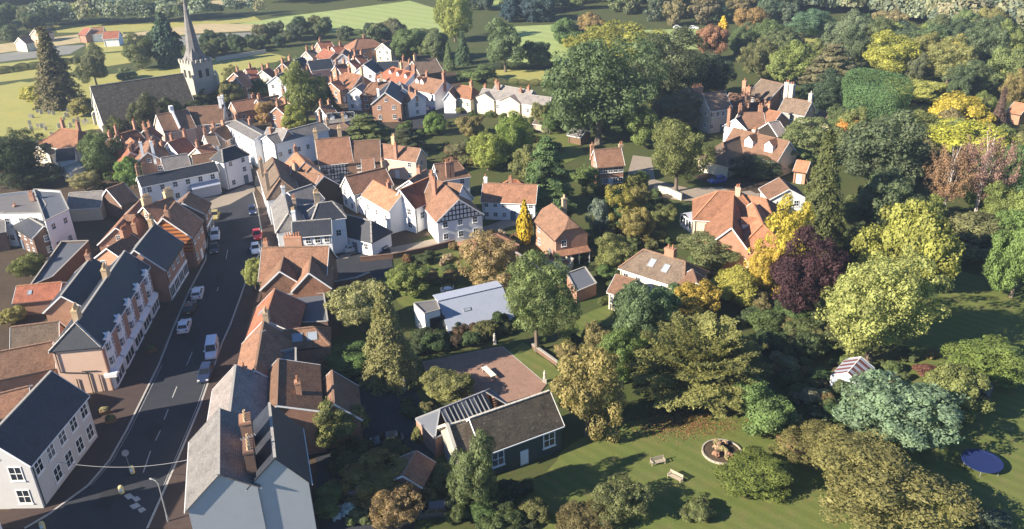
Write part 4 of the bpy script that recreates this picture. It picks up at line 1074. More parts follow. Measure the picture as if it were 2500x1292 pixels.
house('red-roofed white house with three dormers in the far street', (958, 164), (1012, 178), 8.2, 4.2, 5.2, roof='tile_red', wall=WH, ends='hg', dm=[('R', .15, .55, 1.3, WH, 'tile_red'), ('R', .5, .55, 1.3, WH, 'tile_red'), ('R', .85, .55, 1.3, WH, 'tile_red')], ch=[(.4, .2, 2.2, .8, .7, 2, 'clay_buff'), (1, .2, 2, .8, .7, 2)], win={'R': (4, 1)})
house('long white house with twin dormers and a mauve roof in the far street', (1022, 186), (1084, 198), 8.2, 4.2, 5.2, roof='tile_brown', wall=WH, dm=[('R', .15, .55, 1.4, WH, 'tile_brown'), ('R', .34, .55, 1.4, WH, 'tile_brown')], ch=[(.3, .4, 1.6, .9, .7, 2), (1, 0, 2.6, .9, .8, 2)], win={'R': (5, 1)})
house('white house with a shaded blue-white gable below the far street', (984, 216), (975, 200), 7.2, 2.8, 5.2, roof='slate_grey', wall=WH, win={'A': (1, 1)})
house('cream house with an orange hipped roof and one chimney', (1128, 209), (1152, 213), 7.4, (1140, 240), 4.6, roof='tile_orange', wall='render_cream', ends='hh', hip=.6, ch=[(.9, .2, 1.6, .8, .8, 2, 'brick_orange')], win={'R': (3, 1)})
house('pointed white gable against the orange hipped roof', (1096, 224), (1106, 212), 6.6, 1.8, 4.4, roof='tile_brown', wall=WH, win={})
hl = house('long cream building with a mauve roof and two front gables', (1180, 217), (1346, 239), 7.4, (1270, 250), 4.8, roof='slate_grey', wall='render_cream', win={'R': (9, 1)}, ch=[(.02, .3, 1, .7, .7, 2), (.55, .5, 1.2, .8, .7, 2), (.2, 1.2, 1.8, .8, .7, 2)])
M, I = LAST[0]
for t_ in (.1, .48):
    x = I['fa'] + I['L'] * t_; mb = MB(); wr = I['wr']; z = I['zR']; h2 = 3.4; zt = I['zr'] - .4
    mb.face([(x - h2, -wr - .6, 0), (x + h2, -wr - .6, 0), (x + h2, -wr - .6, z), (x, -wr - .6, zt), (x - h2, -wr - .6, z)])
    mb.face([(x - h2, -wr, 0), (x - h2, -wr - .6, 0), (x - h2, -wr - .6, z), (x - h2, -wr, z)]); mb.face([(x + h2, -wr - .6, 0), (x + h2, -wr, 0), (x + h2, -wr, z), (x + h2, -wr - .6, z)])
    mb.build('front_gable', 'render_cream', hl, M)
    rf = MB(); o = .25
    rf.slab([[(x, 0, zt + .15), (x, -wr - .85, zt + .15), (x - h2 - o, -wr - .85, z - .05), (x - h2 - o, -wr + .5, z - .05)],
             [(x, -wr - .85, zt + .15), (x, 0, zt + .15), (x + h2 + o, -wr + .5, z - .05), (x + h2 + o, -wr - .85, z - .05)]], .14)
    rf.build('gable_roof', 'slate_grey', hl, M)
house('grey roof ridge running behind the long cream building', (1212, 207), (1300, 222), 7.6, 3.0, 5, roof='slate_grey', wall='render_cream', win={}, ch=[(.0, 0, 1.2, .8, .7, 2), (.9, 0, 1, .8, .7, 2)])
house('big brown-roofed house with a dark gap slope below the far trees', (1008, 150), (1062, 142), 8.2, 5.0, 4.6, roof='tile_dull', wall='brick_dark', win={}, ch=[(.1, 0, 2, .8, .7, 2, 'clay_buff')])
house('navy-roofed timber house left of the red dormer roof', (888, 158), (908, 146), 8.0, 3.8, 5.2, roof='slate_dark', wall=WH, timber={'B': 1.0, 'R': 1.0})
house('long dark blue roof right of the navy gable', (922, 152), (972, 150), 7.2, 3.6, 4.8, roof='slate_dark', wall='timber_dark')
house('brown-roofed house with a lit left slope at the upper left of the village', (690, 154), (712, 148), 8.0, 4.6, 4.8, roof='tile_brown', wall='brick_red', ch=[(.0, 0, 1.5, .8, .7, 2, 'brick_orange'), (.9, .4, 1.5, 1.0, .8, 2, 'brick_orange')])
house('house with dark slope and white verge next to the lit brown roof', (719, 146), (738, 140), 7.8, 3.8, 5, roof='slate_dark', wall='brick_red')
house('long navy roof ending in a pale pink gable', (752, 150), (806, 144), 7.2, 4.0, 4.8, roof='slate_dark', wall='render_peach', win={'B': (2, 2), 'R': (4, 1)})
house('narrow house with a white end wall above the tall hedge', (674, 186), (690, 178), 7.8, 3.4, 5.6, roof='slate_dark', wall=WH, ch=[(.1, 0, 1.8, .7, .7, 2)])
for lab, A, B, roof in (('small red house left of the pair by the churchyard wall', (572, 178), (588, 173), 'tile_orange'), ('red-roofed house right of the pair by the churchyard wall', (600, 170), (622, 166), 'tile_red'),
                        ('front red cottage below the churchyard wall', (578, 190), (596, 186), 'tile_orange')):
    house(lab, A, B, 6.8, 3.4, 4.4, roof=roof, wall='brick_orange', ch=[(.5, 0, 1.5, .7, .7, 2)])
house('far red house with dark left hip at the top of the village', (872, 96), (900, 92), 8.2, 4.6, 5.2, roof='tile_brown', wall='brick_orange', ends='hh', ch=[(.6, 0, 1.2, .8, .8, 2)])
house('far red terrace end left of the big hipped house', (776, 104), (806, 100), 7.2, 3.6, 4.8, roof='tile_red', wall='brick_orange', ch=[(.2, 0, 1.4, .8, .7, 2)])
house('far brick cottage with a pale gable in the red group', (812, 116), (836, 112), 7.0, 3.6, 4.6, roof='tile_red', wall='render_peach', ch=[(.8, 0, 1.4, .8, .7, 2)])
house('grey-gabled house at the foot of the far red group', (836, 132), (842, 120), 7.2, 3.4, 4.8, roof='tile_dull', wall='render_grey')
house('far house with a bright cream gable by the field trees', (934, 106), (952, 100), 7.2, 3.4, 4.8, roof='tile_dull', wall='render_cream')
house('far brick house at the back of the red group', (790, 120), (818, 128), 7.0, 3.4, 4.8, roof='tile_red', wall='brick_red', ch=[(.5, 0, 1.4, .8, .7, 2)])
for lab, A, B, ro, wa, zr, hw_, ze in (
    ('red cottage roof squeezed behind the white party wall', (300, 352), (318, 372), 'tile_red', 'brick_orange', 6.6, 3.0, 4.4), ('little white-walled cottage under the front yew', (268, 338), (286, 344), 'tile_brown', WH, 6.2, 2.8, 4.2),
    ('orange roof just left of the white pointed gable', (378, 366), (398, 360), 'tile_orange', 'brick_orange', 6.6, 2.8, 4.4), ('pink-walled house between the tower trees and the white corner', (520, 318), (548, 306), 'tile_brown', 'render_peach', 7.2, 3.2, 4.8),
    ('brown cottage roof behind the tall white shop', (500, 330), (522, 326), 'tile_dull', WH, 6.6, 3, 4.4), ('narrow red house by the churchyard yew', (352, 318), (368, 310), 'tile_red', 'brick_red', 6.8, 2.6, 4.6),
    ('red roof beside the autumn tree in the village centre', (676, 262), (700, 254), 'tile_red', 'brick_red', 6.6, 3.2, 4.4), ('brown-roofed cottage right of the tall hedge', (690, 232), (712, 222), 'tile_brown', 'brick_orange', 6.8, 3.2, 4.6),
    ('white cottage under the tall village-centre tree', (782, 262), (806, 256), 'tile_brown', WH, 6.4, 3, 4.2), ('orange cottage roof left of the two-chimney orange house', (808, 202), (826, 196), 'tile_orange', 'brick_orange', 6.6, 3.2, 4.4),
    ('red-roofed cottage behind the timbered navy house', (866, 138), (884, 134), 'tile_red', 'brick_orange', 6.8, 3.2, 4.6), ('white-walled house behind the red dormer roof', (984, 150), (1000, 156), 'tile_brown', WH, 7, 3.2, 4.8),
    ('mid-row brown house between brick gable and twin dormers', (1000, 224), (1016, 232), 'tile_brown', WH, 6.4, 2.8, 4.4), ('brick cottage left of the long navy roof', (730, 178), (752, 172), 'tile_red', 'brick_red', 6.6, 3, 4.4),
    ('red cottage above the orange two-chimney house', (820, 160), (842, 156), 'tile_red', 'brick_orange', 6.8, 3.2, 4.6), ('small grey cottage near the far red terrace', (748, 126), (766, 122), 'tile_dull', 'render_peach', 6.4, 3, 4.4),
    ('cream house at the end of the lane by the far cottages', (640, 172), (656, 166), 'tile_orange', 'render_cream', 6.6, 3.2, 4.4), ('pale red cottage tucked under the grey-gabled far house', (852, 150), (866, 146), 'tile_red', 'render_peach', 6.4, 2.8, 4.4)):
    house(lab, A, B, zr, hw_, ze, roof=ro, wall=wa, ch=[(.1, 0, 1.7, .75, .7, 2), (.95, .2, 1.4, .7, .7, 1, 'brick_orange')])
for k, (lab, A, B, wl_) in enumerate((('white farm building out in the fields', (224, 68), (252, 66), WH), ('farm cottage with a red roof out in the fields', (206, 68), (222, 70), 'brick_red'),
                        ('pale farmhouse among trees at the far left', (84, 72), (112, 66), 'render_peach'), ('low white barn at the far left', (254, 78), (290, 76), WH), ('small far cottage with dark roof at the far left', (46, 92), (66, 88), 'render_cream'))):
    house(lab, A, B, 6.0, 3.4, 3.6, roof=('tile_brown', 'tile_red')[k % 2], wall=wl_, win={})
def wing_xy(label, x, y, L, w_, ze, zr, rz, roof, wall, **k):
    """a house given directly in metres"""
    r = thing('house', label, 'house', (x, y, 0), rz); mb = MB(); wallprism(mb, L, w_, w_, ze, ze, True, True, zr - .12); mb.build('wall', wall, r)
    rm = MB(); h2 = L / 2 + .25; sl = (zr - ze) / w_; e = w_ + .3; z1 = ze - .3 * sl
    rm.slab([[(h2, 0, zr), (-h2, 0, zr), (-h2, e, z1), (h2, e, z1)], [(-h2, 0, zr), (h2, 0, zr), (h2, -e, z1), (-h2, -e, z1)]], .16); rm.build('roof', roof, r)
    for k_ in range(int(L / 2.8)):
        x0 = -L / 2 + 1.4 + k_ * 2.8
        for z in (1.6, 4.4): add_window(r, Txyz(x0, -w_ - .02, z))
    return r
wing_xy('next house down the street, just outside the lower left corner', -61.5, 65.5, 13, 4.4, 7.5, 12.0, math.radians(88), 'slate_dark', 'render_white')  # unseen house, set close and tall so its shadow covers the road
# ------------------------------------------------------------------ right of the street, near
h1 = house('brown tiled house with twin front gables beside the street', (643, 606), (800, 603), 8.4, (720, 682), 5.2, roof='tile_brown', wall='brick_dark', win={}, ch=[(.42, 2.2, 1.2, 3.0, .9, 6, 'brick_orange', 'clay'), (.02, 1, .8, .8, .8, 2, 'brick_orange')])
for A, B, r_ in (((683, 662), (693, 622), 3.4), ((754, 666), (760, 622), 3.0)):
    house('', A, B, 7.9, r_, 5.0, roof='tile_brown', wall='brick_dark', root=h1, win={}, gut=False)
    gable_panel(h1, LAST[0], 'A', 'tile_brown', 'tile_hanging', z0=2.6)
h2 = house('red tiled roof falling to the street with a dark lead valley behind', (646, 780), (670, 708), 6.6, (627, 760), 4.7, roof='tile_red', wall='brick_red', E2=4.2, win={}, sk=[('L', .5, .5, 1.3)], ch=[(.0, -.3, 1.3, 1.2, .8, 3, 'brick_buff', 'clay_buff')])
block('flat dark roof with white roof lights behind the red street roof', [(690, 720), (790, 716), (800, 785), (680, 790)], 4.0, 'brick_dark', 'lead')
h3 = house('brown roof with a large double roof light facing the road', (658, 812), (766, 800), 6.4, (740, 842), 4.4, roof='tile_brown', wall='brick_red', ends='gh', win={}, sk=[('R', .62, .5, (1.9, 1.25)), ('R', .95, .5, (1.9, 1.25))])
h4 = house('narrow brown roof sloping steeply towards the pavement', (623, 903), (643, 787), 7.6, (592, 850), 5.0, roof='tile_brown', wall='brick_red', E2=3.6, win={'L': (4, 1)}, ch=[(.0, 1.4, .5, 1.0, .7, 2, 'brick_orange')])
h5 = house('pale lavender-grey roof above the parked cars', (561, 1008), (575, 895), 9.0, (518, 985), 6.2, roof='slate_grey', wall='render_cream', E2=4.6, win={'L': (3, 2)})
h6 = house('narrow sunlit brown slope between dark roofs behind the near gables', (675, 989), (679, 880), 8.0, (647, 945), 6.4, roof='tile_brown', wall='brick_red', E2=5.0, win={}, ch=[(.3, -2.6, 1.0, .8, .7, 2, 'brick_orange')])
h7 = house('near double-gabled grey rendered building with dark valley roofs', (534, 1158), (535, 1000), 10.4, (463, 1150), 8.0, roof='slate_grey', wall='render_grey', E2=3.4, ze2=9.0, win={'L': (4, 2)}, ridge='concrete', verge=False, ch=[(.52, -3.0, 2.0, 1.9, 1.15, 4, 'brick_orange', 'clay_buff'), (.2, -3.1, 1.2, 2.6, 1.0, 5, 'brick_dark', 'clay_buff')])
for t_ in (.42, .12): pass
house('', (671, 1117), (658, 988), 10.0, (606, 1150), 9.0, roof='slate_dark', wall='render_grey', root=h7, E2=(746, 1130), ze2=8.0, win={}, ridge='concrete', verge=False)
house('brown tiled outbuilding behind the near dark roofs', (815, 985), (810, 908), 6.0, (762, 970), 4.0, roof='tile_brown', wall='brick_red', win={})
block('white box-like roof extension with small vents', [(672, 862), (722, 850), (722, 892), (676, 886)], 6.0, 'roof_white', 'flat_roof')
house('low brick lean-to with sunlit tiles by the dark yard', (985, 1160), (1015, 1105), 3.6, 2.0, 2.4, roof='tile_brown', wall='brick_red', win={})

# ------------------------------------------------------------------ the barn and its glazed roof
bn = house('old barn with a lichened stone-tile roof beside the lawn', (1150, 1022), (1338, 957), 8.0, (1290, 1064), 4.0, roof='tile_stone', wall='green_paint', win={'R': (3, 1)}, ws=1.7, ridge='stone_pale')
house('', (1094, 1040), (1176, 1016), 7.4, (1112, 1112), 3.6, roof='tile_stone', wall='stone', root=bn, win={}, ridge='stone_pale', E2=3, verge=False)
M, I = LAST[0]
for x in (I['fa'] - .12, I['fb'] + .12):
    mb = MB(); mb.bar((x, 0, I['zr'] + .3), (x, -I['wr'] - .5, I['zR'] + .05), .42, .34); mb.bar((x, 0, I['zr'] + .3), (x, I['wl'] + .3, I['zL'] + .2), .42, .34); mb.build('coping', 'stone_pale', bn, M)
mb = MB(); mb.bar((I['fa'], -I['wr'] - .45, I['zR']), (I['fb'], -I['wr'] - .45, I['zR']), .4, .3); mb.build('coping', 'stone_pale', bn, M)
def glazed_roof(label, A, B, zr, E, ze, n):
    a, b2 = P(*A, zr), P(*B, zr); d = Vector((b2.x - a.x, b2.y - a.y, 0)); L = d.length; d.normalize(); nn = Vector((-d.y, d.x, 0))
    wd = E if isinstance(E, float) else abs((P(*E, ze) - a).xy.dot(nn.xy)); mid = Vector(((a.x + b2.x) / 2, (a.y + b2.y) / 2, 0))
    r = thing('glass_roof', label, 'glass roof', mid, math.atan2(d.y, d.x)); hl_ = L / 2; hp = wd * .9
    mb = MB()
    wallprism(mb, L + 2 * hp, wd, wd, ze - .1, ze - .1, False, False, zr); mb.build('wall', 'brick_red', r)
    fr = MB()
    fr.bar((-hl_, 0, zr + .05), (hl_, 0, zr + .05), .22, .2)
    for s in (-1, 1):
        fr.bar((-hl_ - hp, s * wd, ze), (hl_ + hp, s * wd, ze), .2, .2)
        for e in (-1, 1): fr.bar((e * hl_, 0, zr + .04), (e * (hl_ + hp), s * wd, ze + .04), .18, .16)
    for e in (-1, 1): fr.bar((e * (hl_ + hp), -wd, ze), (e * (hl_ + hp), wd, ze), .2, .2)
    fr.build('frame', 'metal_pale', r)
    w_ = L / n
    for s in (-1, 1):
        for k in range(n):
            x0 = -hl_ + k * w_
            p = MB(); p.slab([[(x0 + .1, s * .12, zr - .03), (x0 + w_ - .1, s * .12, zr - .03), (x0 + w_ - .1, s * (wd - .1), ze), (x0 + .1, s * (wd - .1), ze)]], .03)
            p.build('pane', 'glass', r)
            b_ = MB(); b_.bar((x0, 0, zr + .03), (x0, s * wd, ze + .05), .12, .12); b_.build('glazing_bar', 'metal_pale', r)
    for e in (-1, 1):
        p = MB(); p.face([(e * hl_, 0, zr), (e * (hl_ + hp), -wd, ze), (e * (hl_ + hp), wd, ze)]); p.build('pane', 'lead', r)
    return r
glazed_roof('hipped glass roof lantern with white bars beside the barn', (1074, 1000), (1184, 956), 4.9, 2.5, 3.0, 11)

# ------------------------------------------------------------------ modern house, patio things
mh = house('modern house with a long white mono-pitch roof', (1072, 736), (1224, 701), 5.0, (1104, 803), 1.0, pitch=38, roof='roof_white', wall=WH, E2=2.0, ze2=4.2, win={}, ridge='roof_white', verge=False, sk=[('R', .36, .5, (1.5, .5))])
block('', [(1010, 741), (1066, 733), (1074, 756), (1036, 766)], 4.0, WH, 'flat_roof', .15, root=mh, th=.14)
M, I = LAST[0]
mb = MB(); mb.box(I['fa'] - 2.6, I['fa'] - .1, -2.6, -2.4, .1, 2.9); mb.build('window', 'glass', mh, M)

# ------------------------------------------------------------------ houses among the trees
k1 = house('red brick house with a half-hipped orange-brown roof and white bay', (1340, 492), (1396, 540), 8.4, (1324, 553), 5.2, roof='tile_brown', wall='brick_red', ends='kk', win={'B': (2, 2), 'R': (2, 2)}, ch=[(.05, 2.4, 1.0, .8, .8, 2, 'brick_buff', 'clay_buff')])
M, I = LAST[0]; mb = MB(); x = I['fb']
mb.slab([[(x + .05, -I['wr'], 2.9), (x + .05, I['wl'], 2.9), (x + 1.5, I['wl'], 2.3), (x + 1.5, -I['wr'], 2.3)][::-1]], .14); mb.build('porch_roof', 'tile_brown', k1, M)
for y in (-I['wr'] + .2, -.8, .9, I['wl'] - .2):
    mb = MB(); mb.box(x + 1.25, x + 1.4, y - .08, y + .08, .05, 2.2); mb.build('porch_post', 'paint_white', k1, M)
block('pale walled terrace in front of the half-hipped brick house', [(1322, 630), (1350, 612), (1400, 632), (1388, 652)], 1.6, 'render_cream', 'patio_paving', .9, cat='terrace', name='garden_terrace')
k2 = house('wide brown hipped bungalow with roof lights and a tall chimney', (1572, 610), (1672, 640), 6.6, (1592, 678), 3.2, pitch=33, roof='tile_dull', wall='render_cream', ends='hh', hip=.55, win={'R': (5, 1)}, sk=[('R', .35, .45, 1.5), ('R', .7, .5, 1.5), ('L', .8, .3, .7)], ch=[(.62, .4, 1.6, 1.8, 1.0, 2, 'brick_orange', 'clay')])
house('', (1506, 672), (1552, 684), 5.2, 2.6, 3.4, roof='tile_brown', wall='render_cream', root=k2, win={'R': (2, 1)})
house('', (1690, 660), (1700, 690), 5.2, 3.0, 3.0, roof='tile_brown', wall='brick_orange', root=k2, win={})
k3 = house('large rambling house with orange hipped roofs and white conservatory', (1752, 468), (1806, 470), 8.6, 5.0, 4.8, roof='tile_orange', wall='render_cream', ends='hh', win={}, ch=[(.9, -.4, 1.2, .9, .9, 2, 'render_peach')])
house('', (1786, 556), (1790, 474), 8.2, (1728, 530), 4.0, roof='tile_orange', wall='brick_orange', root=k3, ends='gg', win={}, sk=[('R', .6, .4, .5)], E2=3.2)
house('', (1862, 548), (1838, 496), 7.6, 4.0, 4.4, roof='tile_orange', wall='render_peach', root=k3, ends='hg', hip=.7, win={'R': (2, 1)}, dm=[('L', .35, .75, 1.7, WH, 'tile_orange')])
house('', (1820, 478), (1868, 486), 7.8, 4.0, 4.6, roof='tile_orange', wall='render_cream', root=k3, ends='gh', win={})
house('', (1880, 625), (1862, 600), 4.6, 2.8, 2.8, roof='tile_orange', wall='render_peach', root=k3, ends='hh', win={})
cs = thing('conservatory', 'white glazed conservatory against the orange-roofed house', 'conservatory', G(1697, 556), math.radians(20))
mb = MB()
for p, q in (((-2.2, -2), (2.2, -2)), ((-2.2, 2), (2.2, 2)), ((-2.2, -2), (-2.2, 2)), ((2.2, -2), (2.2, 2))):
    mb.bar((*p, 2.5), (*q, 2.5), .2, .24); mb.bar((*p, .4), (*q, .4), .14, .8)
for k in range(5):
    x = -2.2 + 1.1 * k; mb.box(x - .1, x + .1, -2.1, -1.9, 0, 2.5); mb.box(x - .1, x + .1, 1.9, 2.1, 0, 2.5); mb.box(-2.3, -2.1, x * .9 - .1, x * .9 + .1, 0, 2.5)
mb.build('frame', 'paint_white', cs)
mb = MB(); mb.slab([[(-2.4, -2.2, 2.6), (2.4, -2.2, 2.6), (2.4, 0, 3.6), (-2.4, 0, 3.6)], [(-2.4, 0, 3.6), (2.4, 0, 3.6), (2.4, 2.2, 2.6), (-2.4, 2.2, 2.6)]], .12); mb.build('roof', 'roof_white', cs)
for k in range(4):
    p = MB(); x = -2.1 + 1.1 * k; p.box(x, x + .9, -2.02, -1.98, .8, 2.4); p.build('pane', 'glass', cs)
    p = MB(); p.box(-2.22, -2.18, x * .9, x * .9 + .8, .8, 2.4); p.build('pane', 'glass', cs)
# manor group
TS = 'tile_stone'
ka = house('stone manor range with a white gable and clustered chimneys', (1717, 229), (1768, 222), 9.6, (1758, 266), 6.4, roof='tile_dull', wall='stone_pale', ch=[(-.12, 2.0, 1.6, 3.4, 1.0, 6, 'brick_red'), (.05, 3.4, 1.0, .8, .8, 1)], win={'A': (2, 2), 'R': (4, 2)})
house('high back range of the manor with a shaded brick gable', (1860, 194), (1912, 206), 9.6, 5.0, 6.2, roof='tile_dull', wall='brick_dark', ch=[(1.25, -.5, 1.0, 1.4, .9, 2, 'stone_pale'), (1.5, -.8, .9, 1.4, .9, 2, 'stone_pale')])
house('manor wing with a sunlit slope and round-topped end chimney', (1918, 239), (1980, 249), 9.0, (1942, 277), 5.6, roof='tile_dull', wall='stone', ch=[(.95, .3, 2.2, .9, .9, 1, 'stone_pale', 'stone_pale')], win={'R': (3, 2)})
house('low brown manor roof in the centre of the group', (1806, 276), (1862, 275), 7.2, 4.2, 4.4, roof='tile_brown', wall='brick_red', ch=[(.0, 0, 2.0, .8, .8, 2, 'brick_red'), (.9, .3, 1.8, 1.0, .9, 2, 'brick_orange')], win={})
house('orange manor roof with a stepped eave beside the courtyard', (1870, 268), (1906, 275), 7.6, 4.2, 4.8, roof='tile_orange', wall='brick_orange', ch=[(.1, .5, 1.6, .9, .8, 2, 'brick_orange')], win={})
house('narrow link roof behind the tall orange chimneys of the manor', (1782, 228), (1820, 232), 7.6, 3.6, 5, roof='tile_brown', wall='brick_red', ends='gg', ch=[(.95, -1, 4.2, 1.0, 1.0, 1, 'brick_orange'), (1.35, -2.6, 3.0, 1.2, 1.0, 1, 'brick_orange')], win={})
house('courtyard roof with a slender white gable at the manor', (1796, 290), (1812, 282), 6.6, 3.0, 4.4, roof='slate_dark', wall=WH, ch=[(.0, 1.8, 2.4, .8, .8, 2, 'brick_red')], win={})
house('grey-tiled courtyard roof at the manor', (1878, 300), (1900, 296), 6.6, 3.4, 4.2, roof='slate_grey', wall='timber_dark', win={'R': (2, 1)})
house('low garden range right of the manor with a cream wall', (2002, 272), (2060, 284), 4.6, 2.6, 3.0, roof='tile_brown', wall='render_cream', win={})
k5 = house('cream house with two white gabled dormers below the manor', (1792, 314), (1926, 346), 8.2, (1868, 386), 4.2, roof='tile_brown', wall='render_cream', win={'R': (6, 1)}, dm=[('R', .42, .72, 2.2, WH, 'tile_brown'), ('R', .78, .72, 2.2, WH, 'tile_brown')], ch=[(.36, .5, .8, .9, .8, 2, 'render_peach')])
house('', (1764, 350), (1804, 334), 6.8, 4.0, 3.2, roof='tile_dull', wall='render_cream', root=k5, win={}, ends='hg')
k6 = house('brick house with a plain brown roof and a row of tall windows', (1452, 367), (1514, 362), 8.2, (1498, 404), 5.0, roof='tile_brown', wall='brick_red', win={'R': (5, 2), 'A': (1, 2)}, ch=[(.0, 2.4, .6, .8, .8, 1, 'brick_orange'), (1.05, .5, .8, .9, .8, 2, 'brick_buff')])
house('white rendered house half hidden by the tall conifer', (1902, 436), (1926, 462), 7.0, 3.6, 5.0, roof='tile_brown', wall=WH)
house('small orange brick outbuilding with a dark opening by the conifer', (1948, 392), (1976, 396), 4.6, 2.2, 3.0, roof='tile_orange', wall='brick_orange', win={'R': (1, 1)})
block('garage with a grey-blue flat roof behind the big green tree', [(1384, 668), (1428, 652), (1456, 692), (1408, 712)], 2.2, 'brick_red', 'lead', .08)
house('low pale shed roof in the garden right of the long cream building', (1312, 288), (1345, 292), 3.2, 2.2, 2.2, roof='tile_dull', wall='timber_pale', win={})
house('round-ended dark shed by the lawn above the brick house', (1400, 312), (1430, 318), 3.6, 2.2, 2.3, roof='slate_grey', wall='timber_brown', win={})
house('orange barn roof among the trees at the right edge', (2478, 250), (2510, 256), 5, 3, 3, roof='tile_orange', wall='brick_orange', win={})
house('pale far roof glimpsed in the wood at the right', (2380, 238), (2420, 240), 5, 3.4, 3, roof='tile_dull', wall=WH, win={})

# ------------------------------------------------------------------ the church
ch = house('flint church with a long lichened nave roof', (222, 212), (446, 180), 13.0, 6.4, 6.0, E2=8.8, ze2=4.2, roof='slate_church', wall='stone_pale', win={}, ridge='stone', cat='church', name='church', gut=False)
M, I = LAST[0]
for k in range(6):
    x = I['fa'] + I['L'] * (k + .5) / 6
    mb = MB(); mb.box(x - .6, x + .6, -I['wr'] - .1, -I['wr'] + .05, 1.4, 3.2); mb.face([(x - .6, -I['wr'] - .1, 3.2), (x + .6, -I['wr'] - .1, 3.2), (x, -I['wr'] - .1, 3.95)]); wo = mb.build('window', 'stone', ch, M)
    mb = MB(); mb.box(x - .45, x + .45, -I['wr'] - .14, -I['wr'] - .11, 1.5, 3.15); mb.build('pane', 'glass', wo)
    mb = MB(); x2 = I['fa'] + I['L'] * k / 6 + .3; mb.box(x2 - .35, x2 + .35, -I['wr'] - 1.1, -I['wr'], 0, 2.9); mb.slab([[(x2 - .35, -I['wr'] - 1.1, 2.9), (x2 + .35, -I['wr'] - 1.1, 2.9), (x2 + .35, -I['wr'], 3.8), (x2 - .35, -I['wr'], 3.8)]], .1); mb.build('buttress', 'stone_pale', ch, M)
xg = I['fa'] - .05
mb = MB(); mb.face([(xg, -.9, 3), (xg, .9, 3), (xg, .9, 7.5), (xg, 0, 9), (xg, -.9, 7.5)]); mb.build('window', 'glass', ch, M)
for s in (-1, 1):
    mb = MB(); mb.box(I['fa'] - .7, I['fa'], s * I['wr'] * .98 - .6, s * I['wr'] * .98 + .6, 0, 3.4); mb.slab([[(I['fa'] - .7, s * I['wr'] * .98 - .6, 3.4), (I['fa'] - .7, s * I['wr'] * .98 + .6, 3.4), (I['fa'], s * I['wr'] * .98 + .6, 4.1), (I['fa'], s * I['wr'] * .98 - .6, 4.1)]], .1); mb.build('buttress', 'stone_pale', ch, M)
# tower and broach spire at the far end
t0 = P(468, 157, 13.6); t1 = P(507, 149, 13.6); tl = P(427, 148, 13.6)
d1 = (t1 - t0); d2 = (tl - t0); u1 = Vector((d1.x, d1.y, 0)).normalized(); u2 = Vector((-u1.y, u1.x, 0)); tw = 7.2
tc = t0 + u1 * tw / 2 + u2 * tw / 2; tc.z = 0
rl = (Matrix.Translation(ch.location) @ Matrix.Rotation(ch.rotation_euler.z, 4, 'Z')).inverted() @ Matrix.Translation(tc) @ Matrix.Rotation(math.atan2(u1.y, u1.x), 4, 'Z')
H2 = tw / 2; ZT = 13.6
mb = MB(); mb.box(-H2, H2, -H2, H2, 0, ZT); tower = mb.build('tower', 'stone_tower', ch, rl)
mb = MB()
for s in (-1, 1):
    for a_ in range(5):
        q = -H2 + .3 + a_ * (tw - .6) / 4
        mb.box(q - .45, q + .45, s * H2 - .22, s * H2 + .22, ZT - .2, ZT + .9); mb.box(s * H2 - .22, s * H2 + .22, q - .45, q + .45, ZT - .2, ZT + .88)
mb.box(-H2 - .12, H2 + .12, -H2 - .12, H2 + .12, ZT - .6, ZT - .3); mb.box(-H2 - .1, H2 + .1, -H2 - .1, H2 + .1, 7.0, 7.25); mb.build('battlements', 'stone_tower', tower)
for s in (-1, 1):
    mb = MB(); mb.box(s * 1.3 - .55, s * 1.3 + .55, -H2 - .08, -H2 - .01, 8.9, 11.3); mb.build('belfry_louvre', 'timber_dark', tower)
    mb = MB(); mb.box(-H2 - .08, -H2 - .01, s * 1.3 - .55, s * 1.3 + .55, 8.9, 11.3); mb.build('belfry_louvre', 'timber_dark', tower)
for sx in (-1, 1):
    mb = MB(); mb.box(sx * (H2 + .45) - .5, sx * (H2 + .45) + .5, -H2 - .75, -H2 + .2, 0, 8.8); mb.slab([[(sx * (H2 + .45) - .5, -H2 - .75, 8.8), (sx * (H2 + .45) + .5, -H2 - .75, 8.8), (sx * (H2 + .45) + .5, -H2 + .2, 10.2), (sx * (H2 + .45) - .5, -H2 + .2, 10.2)]], .1); mb.build('buttress', 'stone_tower', tower)
sp = MB(); zs, zt = ZT - .2, ZT + 20.6; r8 = H2 * .74
for k in range(8):
    a0, a1 = math.pi / 8 + k * math.pi / 4, math.pi / 8 + (k + 1) * math.pi / 4
    sp.face([(r8 * math.cos(a0), r8 * math.sin(a0), zs), (r8 * math.cos(a1), r8 * math.sin(a1), zs), (.06 * math.cos(a1), .06 * math.sin(a1), zt), (.06 * math.cos(a0), .06 * math.sin(a0), zt)])
for sx in (-1, 1):
    for sy in (-1, 1):
        k = H2 * .82; sp.face([(sx * k, sy * k, zs), (sx * k, sy * .25 * k, zs), (sx * k * .42, sy * k * .42, zs + 5)]); sp.face([(sx * k, sy * k, zs), (sx * .25 * k, sy * k, zs), (sx * k * .42, sy * k * .42, zs + 5)])
sp.build('spire', 'slate_grey', tower)
mb = MB(); mb.lathe([(0, zt - .3), (.22, zt), (0, zt + .35)], 8); mb.bar((0, 0, zt), (0, 0, zt + 1.8), .08); mb.build('weather_vane', 'metal_dark', tower)
